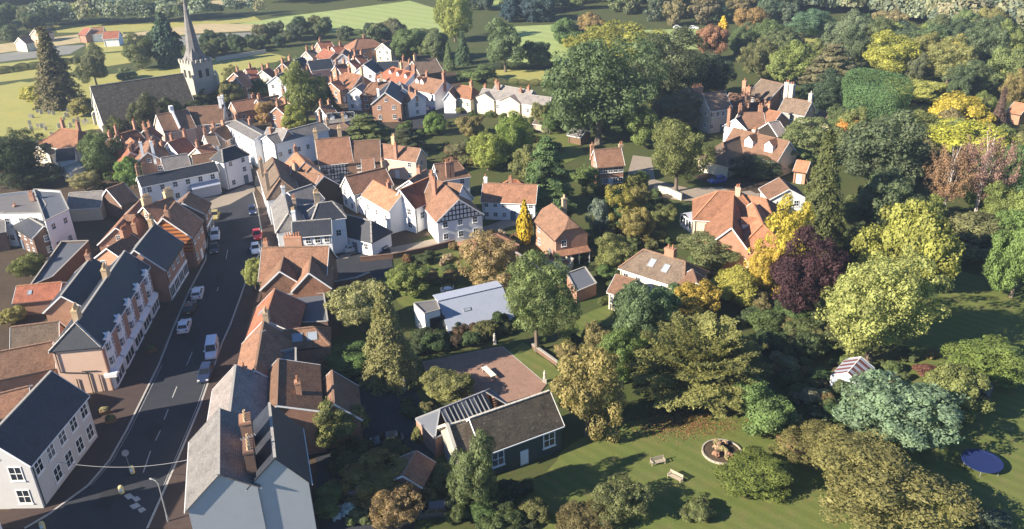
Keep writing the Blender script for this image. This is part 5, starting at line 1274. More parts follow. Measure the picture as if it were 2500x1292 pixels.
# ------------------------------------------------------------------ vehicles
def car_parts(kind='hatch'):
    """body, glass and fittings of one car, x forwards, wheels on z = 0"""
    van = kind == 'van'
    L2_, ztop, zb = (2.55, 1.95, 1.0) if van else (2.12, 1.46, .90)
    st = [(-L2_, .55, .72, .34), (-L2_ + .06, .84, .80, .24), (-L2_ + .5, zb, .88, .2), (0, zb + .02, .895, .19), (L2_ - 1.25, zb, .88, .19), (L2_ - .45, .80, .86, .22), (L2_ - .08, .66, .78, .24), (L2_, .5, .68, .32)]
    b_ = MB(); rings = []
    for x, zt, w_, zl in st: rings.append([(x, -w_, zl), (x, -w_ * 1.02, (zl + zt) / 2), (x, -w_ * .95, zt - .06), (x, -w_ * .84, zt), (x, w_ * .84, zt), (x, w_ * .95, zt - .06), (x, w_ * 1.02, (zl + zt) / 2), (x, w_, zl)])
    for i in range(len(rings) - 1):
        for k in range(8): b_.face([rings[i][k], rings[i + 1][k], rings[i + 1][(k + 1) % 8], rings[i][(k + 1) % 8]])
    b_.face(rings[0]); b_.face(rings[-1][::-1])
    # cabin
    if van: base = (-2.5, 1.5); top = (-2.42, .75); wb, wt = .86, .76
    elif kind == 'estate': base = (-2.0, .95); top = (-1.72, .1); wb, wt = .82, .66
    else: base = (-1.85, .95); top = (-1.38, .05); wb, wt = .82, .65
    z0 = zb - .02
    B = [(base[0], -wb, z0), (base[1], -wb, z0), (base[1], wb, z0), (base[0], wb, z0)]; T = [(top[0], -wt, ztop - .05), (top[1], -wt, ztop - .05), (top[1], wt, ztop - .05), (top[0], wt, ztop - .05)]
    T2 = [(top[0] + .12, -wt + .1, ztop), (top[1] - .18, -wt + .1, ztop), (top[1] - .18, wt - .1, ztop), (top[0] + .12, wt - .1, ztop)]
    for k in range(4):
        b_.face([B[k], B[(k + 1) % 4], T[(k + 1) % 4], T[k]]); b_.face([T[k], T[(k + 1) % 4], T2[(k + 1) % 4], T2[k]])
    b_.face(T2)
    out = {'body': b_.mesh('body', 'car_paint')}
    def pane(i, f0, f1, u0=.06, u1=.94):
        p, q, r_, s_ = map(Vector, (B[i], B[(i + 1) % 4], T[(i + 1) % 4], T[i]))
        n_ = (q - p).cross(s_ - p).normalized() * .012
        g = lambda u, v: (p.lerp(q, u)).lerp(s_.lerp(r_, u), v) + n_
        m_ = MB(); m_.face([g(u0, f0), g(u1, f0), g(u1, f1), g(u0, f1)]); return m_
    out['windscreen'] = pane(1, .08, .93).mesh('windscreen', 'car_glass')
    if not van: out['rear_window'] = pane(3, .12, .9).mesh('rear_window', 'car_glass')
    else: out['rear_window'] = pane(3, .45, .9).mesh('rear_window', 'car_glass')
    out['sides'] = []
    for i in (0, 2):
        for u0, u1 in (((.72, .93),) if van else ((.10, .47), (.53, .86))):
            a, c = (u0, u1) if i == 0 else (1 - u1, 1 - u0)
            out['sides'].append(pane(i, .14, .88, a, c).mesh('side_window', 'car_glass'))
    hl_ = []
    for y in (-.58, .58):
        m_ = MB(); m_.box(L2_ - .22, L2_ - .02, y - .16, y + .16, .56, .70); hl_.append(m_.mesh('headlight', 'lamp_glass'))
    out['headlight'] = hl_; tl = []
    for y in (-.62, .62):
        m_ = MB(); m_.box(-L2_ - .015, -L2_ + .12, y - .12, y + .12, .62, .82); tl.append(m_.mesh('tail_light', 'tail_glass'))
    out['tail_light'] = tl
    mr = []
    for y in (-.98, .98):
        m_ = MB(); m_.box(base[1] - .45, base[1] - .28, y - .1, y + .1, zb, zb + .14); mr.append(m_.mesh('wing_mirror', 'car_paint'))
    out['wing_mirror'] = mr
    m_ = MB(); m_.box(-L2_ - .02, -L2_ + .05, -.26, .26, .46, .57); out['number_plate'] = m_.mesh('number_plate', 'plate')
    return out, L2_
def wheel_meshes():
    t_ = MB(); t_.lathe([(.18, -.1), (.31, -.1), (.335, -.06), (.335, .06), (.31, .1), (.18, .1)], 16)
    r_ = MB(); r_.lathe([(0, .085), (.06, .10), (.19, .09), (.2, .06)], 10); r_.lathe([(.2, -.06), (.19, -.09), (0, -.08)], 10)
    return t_.mesh('wheel', 'tyre'), r_.mesh('rim', 'rim')
WT, WR = wheel_meshes()
CARS = {k: car_parts(k) for k in ('hatch', 'estate', 'van')}
def car(label, px, py, tx, ty, col, kind='hatch', far=False, cat='car', name='parked_car', group='vehicles parked in the village', scale=1.0):
    c, q = G(px, py), G(tx, ty); d = q - c
    parts, L_ = CARS[kind]
    r = thing(name, label, cat, (c.x, c.y, CARZ), math.atan2(d.y, d.x), group)
    r.scale = (scale,) * 3
    def add(n_, me, M=Matrix.Identity(4)):
        o = put(n_, me, r, M); o.color = (*col, 1); return o
    add('body', parts['body']); add('windscreen', parts['windscreen']); add('rear_window', parts['rear_window'])
    for m_ in parts['sides']: add('side_window', m_)
    if far: 
        for x in (-L_ * .6, L_ * .62):
            for y in (-.78, .78): add('wheel', WT, Matrix.Translation((x, y, .335)) @ Matrix.Rotation(math.pi / 2, 4, 'X'))
        return r
    for n_ in ('headlight', 'tail_light', 'wing_mirror'):
        for m_ in parts[n_]: add(n_, m_)
    add('number_plate', parts['number_plate'])
    for x in (-L_ * .6, L_ * .62):
        for y in (-.78, .78):
            o = add('wheel', WT, Matrix.Translation((x, y, .335)) @ Matrix.Rotation(math.pi / 2, 4, 'X')); put('rim', WR, o)
    return r
CARZ = .06
WHT, NVY, BLK, SIL = (.72, .74, .78), (.02, .03, .07), (.018, .018, .02), (.35, .36, .38)
car('white hatchback parked on the left beside the bay-windowed terrace, upper of two', 484, 722, 503, 655, WHT, 'estate', scale=1.06)
car('black car parked nose to tail between the two white cars on the left kerb', 466, 758, 484, 705, BLK)
car('white car with a dark glass roof edge parked lowest on the left kerb', 452, 803, 470, 745, WHT, scale=1.04)
car('white van with its cab towards the camera on the right of the high street', 519, 862, 512, 905, (.62, .70, .78), 'van', cat='van', name='parked_van')
car('dark navy car half in the sun below the white van', 504, 920, 489, 962, NVY, 'estate', scale=1.05)
car('white car on the left kerb opposite the red car', 526, 580, 524, 620, WHT, 'estate', scale=1.06)
car('dark car tucked behind the white car opposite the red one', 524, 614, 523, 640, BLK)
car('yellow-brown car by the junction at the top of the high street', 526, 532, 518, 560, (.40, .33, .12))
car('dark blue car by the right kerb under the white street house', 617, 520, 623, 560, NVY)
car('bright red car on the right kerb of the high street', 629, 580, 633, 610, (.50, .02, .02))
car('white car directly below the red car on the right kerb', 625, 614, 628, 645, WHT)
car('white van parked at the corner by the L-shaped white building', 606, 409, 600, 392, WHT, 'van', cat='van', name='parked_van')
car('silver-white car in the lane in front of the white annexe', 866, 612, 895, 606, (.6, .61, .64))
car('navy car at the end of the white annexe', 924, 607, 945, 612, NVY, 'estate')
car('bright blue car under the big green tree by the brick house', 1750, 446, 1715, 452, (.02, .07, .34), 'estate')
car('grey car in the driveway behind the bright blue car', 1746, 418, 1775, 410, SIL)
car('blue car in the shade of the far street', 1048, 271, 1060, 268, (.03, .05, .22), far=True)
car('navy car at the edge of the lane below the brick gable', 985, 294, 1010, 288, NVY, far=True)
car('black car with bright windows in the dark yard by the barn', 946, 1084, 905, 1090, (.03, .035, .05))
car('black car at the bottom of the dark yard near the frame edge', 1052, 1258, 1010, 1262, (.03, .035, .05), 'estate')
car('tiny white car by the far field, left of two', 1655, 70, 1675, 70, WHT, far=True)
car('tiny white car by the far field, right of two', 1694, 71, 1714, 71, WHT, far=True)

# ------------------------------------------------------------------ things in the street
bm_, bb_, bc_ = MB(), MB(), MB()
bm_.lathe([(.24, .14), (.25, .2), (.25, .78), (.22, .92), (.12, 1.0), (0, 1.02)], 14); bb_.box(-.34, .34, -.34, .34, 0, .14); bc_.box(-.16, .16, -.262, -.24, .45, .8)
BM, BB_, BC = bm_.mesh('body', 'yellow_plastic'), bb_.mesh('base', 'metal_dark'), bc_.mesh('front_panel', 'paint_white')
for lab, px, py in (('cream traffic bollard nearest the round sign in the road', 325, 1158), ('cream traffic bollard above the white painted blocks', 299, 1207), ('cream traffic bollard by the lower left edge of the road', 107, 1296)):
    p = G(px, py); r = thing('traffic_bollard', lab, 'bollard', (p.x, p.y, .05), .3, 'traffic bollards along the road')
    r.scale = (1.15, 1.15, 1.25); put('body', BM, r); put('base', BB_, r); put('front_panel', BC, r)
p = G(317, 1146); r = thing('road_sign', 'round road sign on a thin post beside the traffic bollard', 'sign', (p.x, p.y, .05), .4)
mb = MB(); mb.tube([(0, 0, 0), (0, 0, 2.3)], [.045, .04], 8); mb.build('post', 'metal_pale', r)
mb = MB(); mb.lathe([(0, -.03), (.42, -.03), (.42, .03), (0, .03)], 18); mb.build('sign_disc', 'metal_pale', r, Matrix.Translation((0, 0, 2.45)) @ Matrix.Rotation(math.radians(70), 4, 'X'))
for q in ([(302, 1212), (318, 1206), (330, 1216), (313, 1222)], [(322, 1219), (336, 1213), (345, 1221), (332, 1228)], [(316, 1237), (335, 1229), (346, 1238), (326, 1246)], [(336, 1246), (350, 1240), (358, 1247), (344, 1255)]):
    sheet('road_marking', q, L3, 'road_paint')
def lamp_post(label, px, py, h, toward):
    p = G(px, py); q = G(*toward); d = q - p; r = thing('street_lamp', label, 'street lamp', (p.x, p.y, .12), math.atan2(d.y, d.x))
    mb = MB(); mb.tube([(0, 0, 0), (0, 0, .9), (0, 0, .92), (0, 0, h)], [.11, .1, .07, .05], 10); mb.build('post', 'metal_pale', r)
    mb = MB(); mb.tube([(0, 0, h - .1), (.25, 0, h + .25), (.8, 0, h + .35)], [.05, .045, .04], 8); mb.build('arm', 'metal_pale', r)
    mb = MB(); mb.lathe([(0, -.12), (.16, -.08), (.22, .02), (.1, .12), (0, .14)], 10); o = mb.build('lamp_head', 'metal_pale', r, Txyz(1.0, 0, h + .33, 0, (1.2, .7, .6)))
    mb = MB(); mb.lathe([(0, -.17), (.12, -.15), (.15, -.1)], 10); mb.build('lamp_glass', 'lamp_glass', o)
lamp_post('pale street lamp standing on the near right pavement', 411, 1275, 5.4, (380, 1262))
# cable across the street
a, b2 = P(140, 1128, 5.0), P(492, 1115, 7.2); mb = MB(); pts = []
for k in range(15):
    t_ = k / 14; v = a.lerp(b2, t_); pts.append((v.x, v.y, v.z - 1.1 * 4 * t_ * (1 - t_)))
mb.tube(pts, [.03] * 15, 5); o = mb.build('overhead_cable', 'metal_pale'); tag(o, 'pale cable hanging across the street at the bottom left', 'cable')
def planter(label, px, py, col):
    p = G(px, py); r = thing('planter', label, 'planter', (p.x, p.y, .12), .5)
    mb = MB(); mb.box(-.7, .7, -.3, .3, 0, .5); mb.build('tub', 'timber_brown', r)
    o = put('plant', CROWNS['bush'][0], r, Txyz(0, 0, .75, 0, (.7, .35, .4))); o.color = (*col, 1)
planter('wooden planter of pale flowers on the dark left pavement', 258, 1012, (.35, .3, .18))
planter('wooden planter nearer the corner shop on the left pavement', 272, 1032, (.12, .14, .06))
planter('planter outside the bay-windowed terrace by the parked cars', 372, 860, (.08, .12, .05))
# aerials on the near roofs
def aerial(label, px, py, z, h):
    p = P(px, py, z); r = thing('roof_aerial', label, 'aerial', (p.x, p.y, z - .2), .6)
    mb = MB(); mb.tube([(0, 0, 0), (0, 0, h)], [.03, .025], 6); mb.build('mast', 'metal_pale', r)
    mb = MB(); mb.bar((-.8, 0, h), (.8, 0, h), .04)
    for k in range(6): mb.bar((-.7 + .28 * k, -.3, h + .0), (-.7 + .28 * k, .3, h + .0), .03)
    mb.build('antenna', 'metal_pale', r)
aerial('thin roof aerial above the near double-gabled building', 612, 1098, 12.6, 1.8)
aerial('thin roof aerial on the brown street roof behind the road-side chimney', 640, 838, 7.6, 2.0)

# ------------------------------------------------------------------ garden things
def bench(label, px, py, tx, ty):
    p, q = G(px, py), G(tx, ty); d = q - p; r = thing('garden_bench', label, 'bench', (p.x, p.y, .012), math.atan2(d.y, d.x), 'pale wooden benches on the lawn')
    for k in range(4):
        mb = MB(); mb.box(-.9, .9, -.28 + .15 * k, -.17 + .15 * k, .42, .46); mb.build('seat_slat', 'timber_pale', r)
    for k in range(3):
        mb = MB(); mb.box(-.9, .9, .30, .335, .55 + .15 * k, .66 + .15 * k); mb.build('back_slat', 'timber_pale', r)
    for x in (-.85, .85):
        for y, h in ((-.25, .62), (.32, .98)):
            mb = MB(); mb.box(x - .04, x + .04, y - .04, y + .04, 0, h); mb.build('leg', 'timber_pale', r)
        mb = MB(); mb.box(x - .045, x + .045, -.3, .32, .62, .67); mb.build('armrest', 'timber_pale', r)
bench('pale garden bench on the lawn, the lower one beside the long thin shadow', 1648, 1172, 1668, 1182)
bench('pale garden bench on the lawn, the upper one left of the round bed', 1606, 1134, 1624, 1130)
p = G(1194, 918); q = G(1213, 936); d = q - p; r = thing('patio_table', 'long pale table standing across the pink patio', 'table', (p.x, p.y, .05), math.atan2(d.y, d.x))
for k in range(2):
    mb = MB(); mb.box(-1.5, 1.5, -.42 + .44 * k, -.02 + .44 * k, .72, .77); mb.build('table_leaf', 'paint_cream', r)
for x in (-1.2, 1.2):
    mb = MB(); mb.box(x - .06, x + .06, -.35, .35, 0, .72); mb.build('leg', 'timber_pale', r)
def statue(label, px, py, h):
    p = G(px, py); r = thing('garden_statue', label, 'statue', (p.x, p.y, .05))
    mb = MB(); mb.box(-.25, .25, -.25, .25, 0, .6); mb.build('plinth', 'stone_pale', r)
    mb = MB(); mb.lathe([(.2, .6), (.22, .7), (.17, 1.0), (.2, 1.25), (.22, 1.4), (.1, 1.55), (.12, 1.68), (.08, 1.8), (0, 1.84)], 12); mb.build('figure', 'stone_pale', r, Matrix.Diagonal((1, .75, h / 1.84, 1)))
statue('pale stone statue at the lower right corner of the patio', 1330, 934, 2.0); statue('pale stone statue at the far corner of the patio', 1208, 840, 1.9)
statue('small white ornament in the dark shrubs left of the patio', 998, 898, 1.4)
# round bed on the lawn
c = G(1762, 1106); r = thing('round_flower_bed', 'round raised flower bed edged with brick on the lawn', 'flower bed', (c.x, c.y, .01))
for k in range(28):
    a_ = k * 2 * math.pi / 28; mb = MB(); mb.obox((2.35 * math.cos(a_), 2.35 * math.sin(a_), .17), Vector((math.cos(a_), math.sin(a_), 0)), Vector((-math.sin(a_), math.cos(a_), 0)), Vector((0, 0, 1)), .09, .25, .15); mb.build('edging_block', 'timber_pale' if k % 3 else 'stone', r)
mb = MB(); mb.lathe([(2.22, .2), (1.2, .3), (0, .34)], 24); mb.build('soil', 'earth', r)
rg = random.Random(5)
for k in range(14):
    a_, rr = rg.uniform(0, 6.28), 1.6 * math.sqrt(rg.random()); s_ = rg.uniform(.25, .45)
    o = put('flower_clump', CROWNS['bush'][k % 3], r, Txyz(rr * math.cos(a_), rr * math.sin(a_), .32 + s_ * .7, a_, (s_, s_, s_ * 1.1))); o.color = (*rg.choice([(.36, .22, .16), (.30, .26, .14), (.16, .11, .06), (.42, .3, .22)]), 1)
c = G(2098, 1268); r = thing('garden_bench', 'dark curved seat round a tree at the bottom right', 'bench', (c.x, c.y, .01))
for k in range(9):
    a_ = -1.2 + k * .33; mb = MB(); mb.obox((1.5 * math.cos(a_), 1.5 * math.sin(a_), .42), Vector((math.cos(a_), math.sin(a_), 0)), Vector((-math.sin(a_), math.cos(a_), 0)), Vector((0, 0, 1)), .25, .24, .05); mb.build('seat_plank', 'timber_dark', r)
    mb = MB(); mb.box(-.05, .05, -.05, .05, 0, .37); mb.build('leg', 'timber_dark', r, Txyz(1.5 * math.cos(a_), 1.5 * math.sin(a_), 0))
c = G(2394, 1140); r = thing('trampoline', 'blue round trampoline in the shade of the right garden', 'trampoline', (c.x, c.y, .01))
mb = MB(); mb.lathe([(0, .86), (1.9, .86)], 28); mb.build('mat', 'trampoline_blue', r)
mb = MB(); mb.lathe([(1.9, .84), (1.9, .92), (2.25, .92), (2.25, .84)], 28); mb.build('pad', 'trampoline_blue', r)
for k in range(6):
    mb = MB(); a_ = k * 1.047; mb.tube([(2.1 * math.cos(a_), 2.1 * math.sin(a_), 0), (2.1 * math.cos(a_), 2.1 * math.sin(a_), .86)], [.03, .03], 6); mb.build('leg', 'metal_pale', r)
# greenhouse with shaded stripes
p, q = G(2066, 950), G(2112, 896); d = (q - p); d.z = 0; c = G(2078, 936); r = thing('greenhouse', 'white greenhouse with red-brown striped shading on its roof', 'greenhouse', (c.x, c.y, .01), math.atan2(d.y, d.x) )
GL, GW, GE, GR = 2.6, 2.0, 1.9, 3.0
fr = MB()
for s in (-1, 1):
    fr.bar((-GL, s * GW, GE), (GL, s * GW, GE), .08); fr.bar((-GL, s * GW, .35), (GL, s * GW, .35), .1, .7)
    for e in (-1, 1): fr.bar((e * GL, s * GW, 0), (e * GL, s * GW, GE), .08); fr.bar((e * GL, s * GW, GE), (e * GL, 0, GR), .12)
for e in (-1, 1):
    fr.bar((e * GL, -GW, .35), (e * GL, GW, .35), .1, .7); fr.bar((e * GL, -GW, GE), (e * GL, GW, GE), .1)
    for y in (-.55, .55): fr.bar((e * GL, y, 0), (e * GL, y, GE + .6), .1)
fr.bar((-GL, 0, GR), (GL, 0, GR), .1); fr.build('frame', 'paint_white', r)
for k in range(8):
    x0 = -GL + k * GL / 4; x1 = x0 + GL / 4
    for s in (-1, 1):
        mb = MB(); mb.slab([[(x0 + .03, s * GW, GE + .06), (x1 - .03, s * GW, GE + .06), (x1 - .03, s * .06, GR + .02), (x0 + .03, s * .06, GR + .02)]], .03); mb.build('roof_pane', 'red_brown_shade' if k % 2 == 0 else 'roof_white', r)
        mb = MB(); mb.box(x0 + .05, x1 - .05, s * GW - .02, s * GW + .02, .75, GE - .08); mb.build('side_pane', 'glass_pale', r)
for e in (-1, 1):
    for y0, y1 in ((-GW + .08, -.62), (-.48, .48), (.62, GW - .08)):
        mb = MB(); mb.box(e * GL - .02, e * GL + .02, y0, y1, .8, GE - .08); mb.build('end_pane', 'glass_pale', r)
    mb = MB(); mb.face([(e * GL, -GW, GE), (e * GL, GW, GE), (e * GL, 0, GR)]); mb.build('gable_pane', 'glass_pale', r)
    mb = MB(); mb.box(e * GL - .06, e * GL + .06, -GW, GW, 0, .72); mb.build('base_wall', 'paint_white', r)
for s in (-1, 1): mb = MB(); mb.box(-GL, GL, s * GW - .055, s * GW + .055, 0, .71); mb.build('base_wall', 'paint_white', r)
c = G(2388, 978); r = thing('domed_shed', 'small shed with a rounded dark roof in the right garden', 'shed', (c.x, c.y, 0), .9)
mb = MB(); mb.box(-1.5, 1.5, -1.2, 1.2, 0, 1.5); mb.build('wall', 'timber_brown', r)
mb = MB(); pr = [(1.35 * math.cos(a_ * math.pi / 8), 1.45 + 1.1 * math.sin(a_ * math.pi / 8)) for a_ in range(9)]
for k in range(8): mb.face([(-1.65, *pr[k]), (1.65, *pr[k]), (1.65, *pr[k + 1]), (-1.65, *pr[k + 1])])
mb.face([(1.6, *x) for x in pr]); mb.face([(-1.6, *x) for x in pr][::-1]); mb.build('roof', 'slate_dark', r)
def garden_chair(label, px, py, rz):
    p = G(px, py); r = thing('garden_chair', label, 'chair', (p.x, p.y, .03), rz, 'white chairs on the lawn behind the modern house')
    for x in (-.25, .25):
        for y in (-.25, .25):
            mb = MB(); mb.box(x - .03, x + .03, y - .03, y + .03, 0, .45); mb.build('leg', 'paint_white', r)
    mb = MB(); mb.box(-.32, .32, -.32, .32, .45, .5); mb.build('seat', 'paint_white', r); mb = MB(); mb.box(-.32, .32, .28, .34, .5, 1.05); mb.build('backrest', 'paint_white', r)
garden_chair('white garden chair left of the round white table', 1082, 716, 1.2); garden_chair('white garden chair right of the round white table', 1103, 711, -1.6); garden_chair('white garden chair in front of the round white table', 1096, 722, 3.0)
p = G(1093, 713); r = thing('garden_table', 'round white table on the lawn behind the modern house', 'table', (p.x, p.y, .03)); mb = MB(); mb.lathe([(0, .7), (.7, .7), (.7, .75), (0, .75)], 18); mb.build('table_top', 'paint_white', r); mb = MB(); mb.lathe([(.3, 0), (.06, .1), (.06, .7)], 10); mb.build('pedestal', 'paint_white', r)
# garden and churchyard walls
def wall(label, line, h, th, m, cap='concrete', name='garden_wall'):
    pts = [G(*p) for p in line]; r = thing(name, label, 'wall', pts[0])
    for i in range(len(pts) - 1):
        a, b2 = pts[i] - pts[0], pts[i + 1] - pts[0]; mb = MB(); mb.bar((a.x, a.y, h / 2), (b2.x, b2.y, h / 2), th, h); mb.build('wall_section', m, r)
        mb = MB(); mb.bar((a.x, a.y, h + .05), (b2.x, b2.y, h + .05), th + .12, .1); mb.build('coping', cap, r)
wall('sunlit stone garden wall beside the dark yard', [(902, 872), (944, 906), (990, 958)], 1.9, .4, 'stone_pale')
wall('pale churchyard wall running right from the tower', [(528, 150), (580, 142), (650, 131)], 1.6, .4, 'stone_pale', name='churchyard_wall')
wall('low wall between the lane and the shrubs', [(880, 640), (960, 632), (1040, 616), (1110, 598)], 1.0, .3, 'brick_dark', 'brick_dark')
wall('cream garden wall by the brick house drive', [(1596, 468), (1630, 474), (1664, 490)], 1.5, .3, 'render_cream')
wall('dark brick yard wall behind the twin-gabled house', [(800, 716), (870, 704), (905, 690)], 2.0, .35, 'brick_dark')
wall('brick wall beside the half-hipped brick house', [(1232, 612), (1290, 650), (1330, 680)], 1.2, .3, 'brick_dark')
wall('low brick wall along the right side of the patio grass', [(1300, 850), (1370, 900), (1424, 952)], .7, .3, 'brick_dark')
# gravestones
gm = MB(); gm.box(-.3, .3, -.06, .06, 0, .7); gm.face([(-.3, -.06, .7), (.3, -.06, .7), (.18, -.06, .9), (-.18, -.06, .9)]); gm.face([(.3, .06, .7), (-.3, .06, .7), (-.18, .06, .9), (.18, .06, .9)]); gm.box(-.2, .2, -.058, .058, .68, .9)
GM = gm.mesh('gravestone', 'stone_pale'); rg = random.Random(3); a0 = G(60, 230)
done = 0
for k in range(400):
    px, py = rg.uniform(70, 330), rg.uniform(215, 335)
    if not inpoly((px, py), [(40, 300), (80, 225), (215, 285), (216, 318), (120, 345)]) : continue
    p = G(px, py); o = put('gravestone', GM); o.location = (p.x, p.y, 0); o.rotation_euler = (rg.uniform(-.08, .08), 0, rg.uniform(-.3, .3) + .55); s_ = rg.uniform(1.1, 1.7); o.scale = (s_, s_, s_)
    tag(o, 'pale weathered gravestone in the yellow churchyard grass', 'gravestone', 'gravestones left of the church'); done += 1
    if done > 38: break
# ------------------------------------------------------------------ trees one by one, near to far
DG, MG, OL, YG, BG, GG, GO, OR, BR = (.045, .065, .028), (.075, .105, .035), (.125, .12, .045), (.20, .21, .05), (.19, .25, .065), (.09, .12, .085), (.34, .25, .04), (.26, .13, .04), (.15, .10, .06)
T = tree
# the right-hand gardens
T('large spreading yew with long feathery boughs above the lawn', 1704, 890, 320, 285, 'plume', (.145, .155, .055))
T('big bright pale-green round tree right of the purple beech', 2142, 748, 285, 285, 'big_oak', (.21, .25, .075))
T('dark purple copper beech', 1964, 680, 172, 186, 'oak', (.042, .020, .023))
T('tall golden tree left of the purple beech', 1925, 596, 105, 190, 'ragged', (.33, .24, .045))
T('lower golden tree in front of the orange-roofed house', 1868, 668, 90, 130, 'ragged', (.33, .25, .05))
T('yellow-green tree below the golden tree', 1800, 694, 120, 95, 'broad', YG)
T('tall dark green conifer with drooping boughs behind the golden tree', 2008, 480, 165, 270, 'spruce', (.075, .085, .032))
T('silver-blue little conifer between the golden tree and the dark conifer', 1995, 570, 60, 75, 'conifer', (.16, .18, .17))
T('broad grey-green tree behind the dark conifer', 2160, 385, 210, 190, 'oak', (.085, .10, .048))
T('drooping grey-green cedar left of the deep shade', 2168, 500, 140, 160, 'ragged', (.08, .095, .05))
T('yellow-green tree sloping up behind the pale-green round tree', 2215, 600, 180, 220, 'broad', (.19, .19, .055))
T('narrow yellow-green top beside the birches', 2262, 530, 90, 110, 'broad', (.17, .19, .055))
T('left birch with red-brown twigs and a white trunk', 2318, 440, 115, 175, 'airy', (.20, .125, .085))
T('right birch with pinkish twigs and several white trunks', 2404, 420, 135, 190, 'airy', (.21, .14, .10))
T('bright lime-yellow tree behind the birches', 2382, 372, 225, 120, 'oak', (.27, .29, .05))
T('olive round shrubby tree under the birches', 2375, 570, 190, 110, 'broad', (.11, .115, .055))
T('green tree cut by the right edge', 2492, 628, 140, 200, 'oak', (.115, .15, .048))
T('mid-green tree at the right edge above the cut one', 2490, 500, 110, 110, 'oak', (.085, .115, .05))
T('dark leafy tree on the right edge behind the lime tree', 2490, 420, 90, 120, 'broad', (.08, .12, .045))
T('grey-green feathery willow by the greenhouse', 2205, 1005, 270, 195, 'ragged', (.135, .165, .105))
T('great olive-green tree filling the bottom right corner', 2140, 1178, 380, 250, 'big_oak', (.165, .155, .06))
T('leafy lower part of the great olive tree at the right', 2250, 1230, 180, 130, 'broad', (.16, .15, .055))
T('dark green bush mass at the lower edge of the lawn', 1848, 1160, 185, 120, 'oak', (.10, .125, .035), clear=0)
T('rounded green tree on the right rim of the lawn', 1862, 1000, 135, 125, 'broad', (.10, .145, .055))
T('olive bushes between the lawn and the great olive tree', 1985, 1075, 150, 95, 'oak', (.13, .125, .045), clear=0)
T('pale pink-tinged bush beside the lawn and olive bushes', 1945, 1085, 90, 60, 'bush', (.24, .19, .11))
T('ragged yellow-brown tree left of the yew', 1432, 955, 165, 220, 'ragged', (.19, .155, .062))
T('slim pale-brown tree top above the ragged yellow-brown one', 1462, 850, 80, 120, 'ragged', (.18, .145, .07))
T('blue-green dense tree behind the yew', 1556, 785, 125, 150, 'oak', (.075, .125, .06))
T('bright green bush at the left foot of the yew', 1510, 880, 100, 130, 'oak', (.095, .13, .045))
T('gold-green tree in front of the wide bungalow', 1694, 738, 90, 100, 'broad', (.26, .21, .05))
T('green tree beside the gold-green one at the bungalow', 1625, 745, 100, 90, 'broad', (.09, .14, .06))
T('tall full green tree with a bare trunk behind the patio', 1308, 738, 188, 205, 'big_oak', (.125, .155, .055), clear=.16)
T('pale bushy tree left of the tall conifer by the yard', 878, 752, 140, 125, 'ragged', (.20, .185, .09))
T('tall olive conifer beside the dark yard', 945, 822, 165, 225, 'spruce', (.15, .16, .055))
T('green arching bough tree at the foot of the olive conifer', 850, 880, 120, 50, 'ragged', (.09, .14, .045))
T('round leafy tree above the modern house', 996, 680, 92, 78, 'broad', (.12, .145, .045))
T('round clipped-looking bush on the patio corner', 1092, 942, 100, 78, 'broad', (.155, .165, .065), clear=.02)
T('round green tree right of the near double-gabled building', 820, 1033, 140, 122, 'oak', (.115, .125, .045), clear=.08)
T('autumn-brown tree at the bottom centre', 925, 1175, 175, 110, 'ragged', (.19, .125, .045))
T('olive-brown tree below the autumn-brown one', 970, 1238, 120, 110, 'ragged', (.15, .12, .05))
T('small green shrubby tree at the foot of the grey gable', 800, 1228, 80, 70, 'broad', (.12, .16, .05), clear=0)
T('dark leafy tree in front of the barn', 1158, 1165, 120, 175, 'oak', (.095, .115, .05))
T('bare brownish shrub casting spiky shade on the lawn', 1512, 1222, 140, 120, 'ragged', (.10, .105, .05), clear=0)
T('low dark shrub at the bottom of the lawn', 1430, 1265, 130, 60, 'ragged', (.10, .095, .04), clear=0)
T('light green shrub on the lower right of the lawn', 1705, 1248, 75, 60, 'bush', (.10, .13, .05))
T('small tree in shade at the bottom right edge', 2420, 1270, 80, 50, 'broad', (.08, .10, .06))
T('pale-green bush right of the willow', 2320, 950, 130, 130, 'broad', (.13, .17, .055), clear=0)
T('long bright hedge-like bank on the right of the pale-green tree', 2420, 880, 200, 100, 'oak', (.125, .14, .045), clear=0)
T('brown-red bush below the willow top', 2260, 905, 46, 34, 'bush', (.12, .065, .045))
# middle gardens
T('pale brown olive tree by the pub garden', 1196, 640, 140, 130, 'ragged', (.225, .185, .085))
T('golden yellow narrow conifer by the lane', 1281, 547, 36, 98, 'column', (.40, .29, .03))
T('tall layered green tree behind the white cottage row', 1336, 424, 135, 155, 'cedar', (.10, .135, .05))
T('light green foliage right of the layered tree', 1290, 400, 70, 90, 'broad', (.13, .15, .05))
T('big round green tree beside the brick house drive', 1655, 375, 160, 180, 'big_oak', (.13, .145, .05))
T('grey-topped tree rising behind the big round one', 1655, 270, 125, 90, 'oak', (.125, .14, .085))
T('left shoulder of leafy trees by the big round tree', 1575, 310, 75, 90, 'broad', (.12, .15, .055))
T('gold-green tree in the garden below the brick house', 1515, 510, 80, 100, 'ragged', (.21, .18, .045))
T('olive gold tree lower right of the gold-green one', 1552, 552, 70, 90, 'ragged', (.20, .16, .055))
T('silvery blue-green slim tree right of the half-hipped house', 1466, 533, 48, 78, 'broad', (.14, .19, .14))
T('olive bush between the half-hipped house and the bungalow', 1500, 622, 100, 90, 'oak', (.16, .16, .055), clear=0)
T('dense green shrubbery in front of the orange-roofed house', 1745, 612, 160, 90, 'oak', (.115, .13, .055), clear=0)
T('red-leaved shrub below the orange-roofed house', 1830, 590, 45, 40, 'bush', (.22, .09, .07))
T('bright yellow-green tree in the middle gardens', 1190, 375, 85, 80, 'oak', (.20, .205, .05))
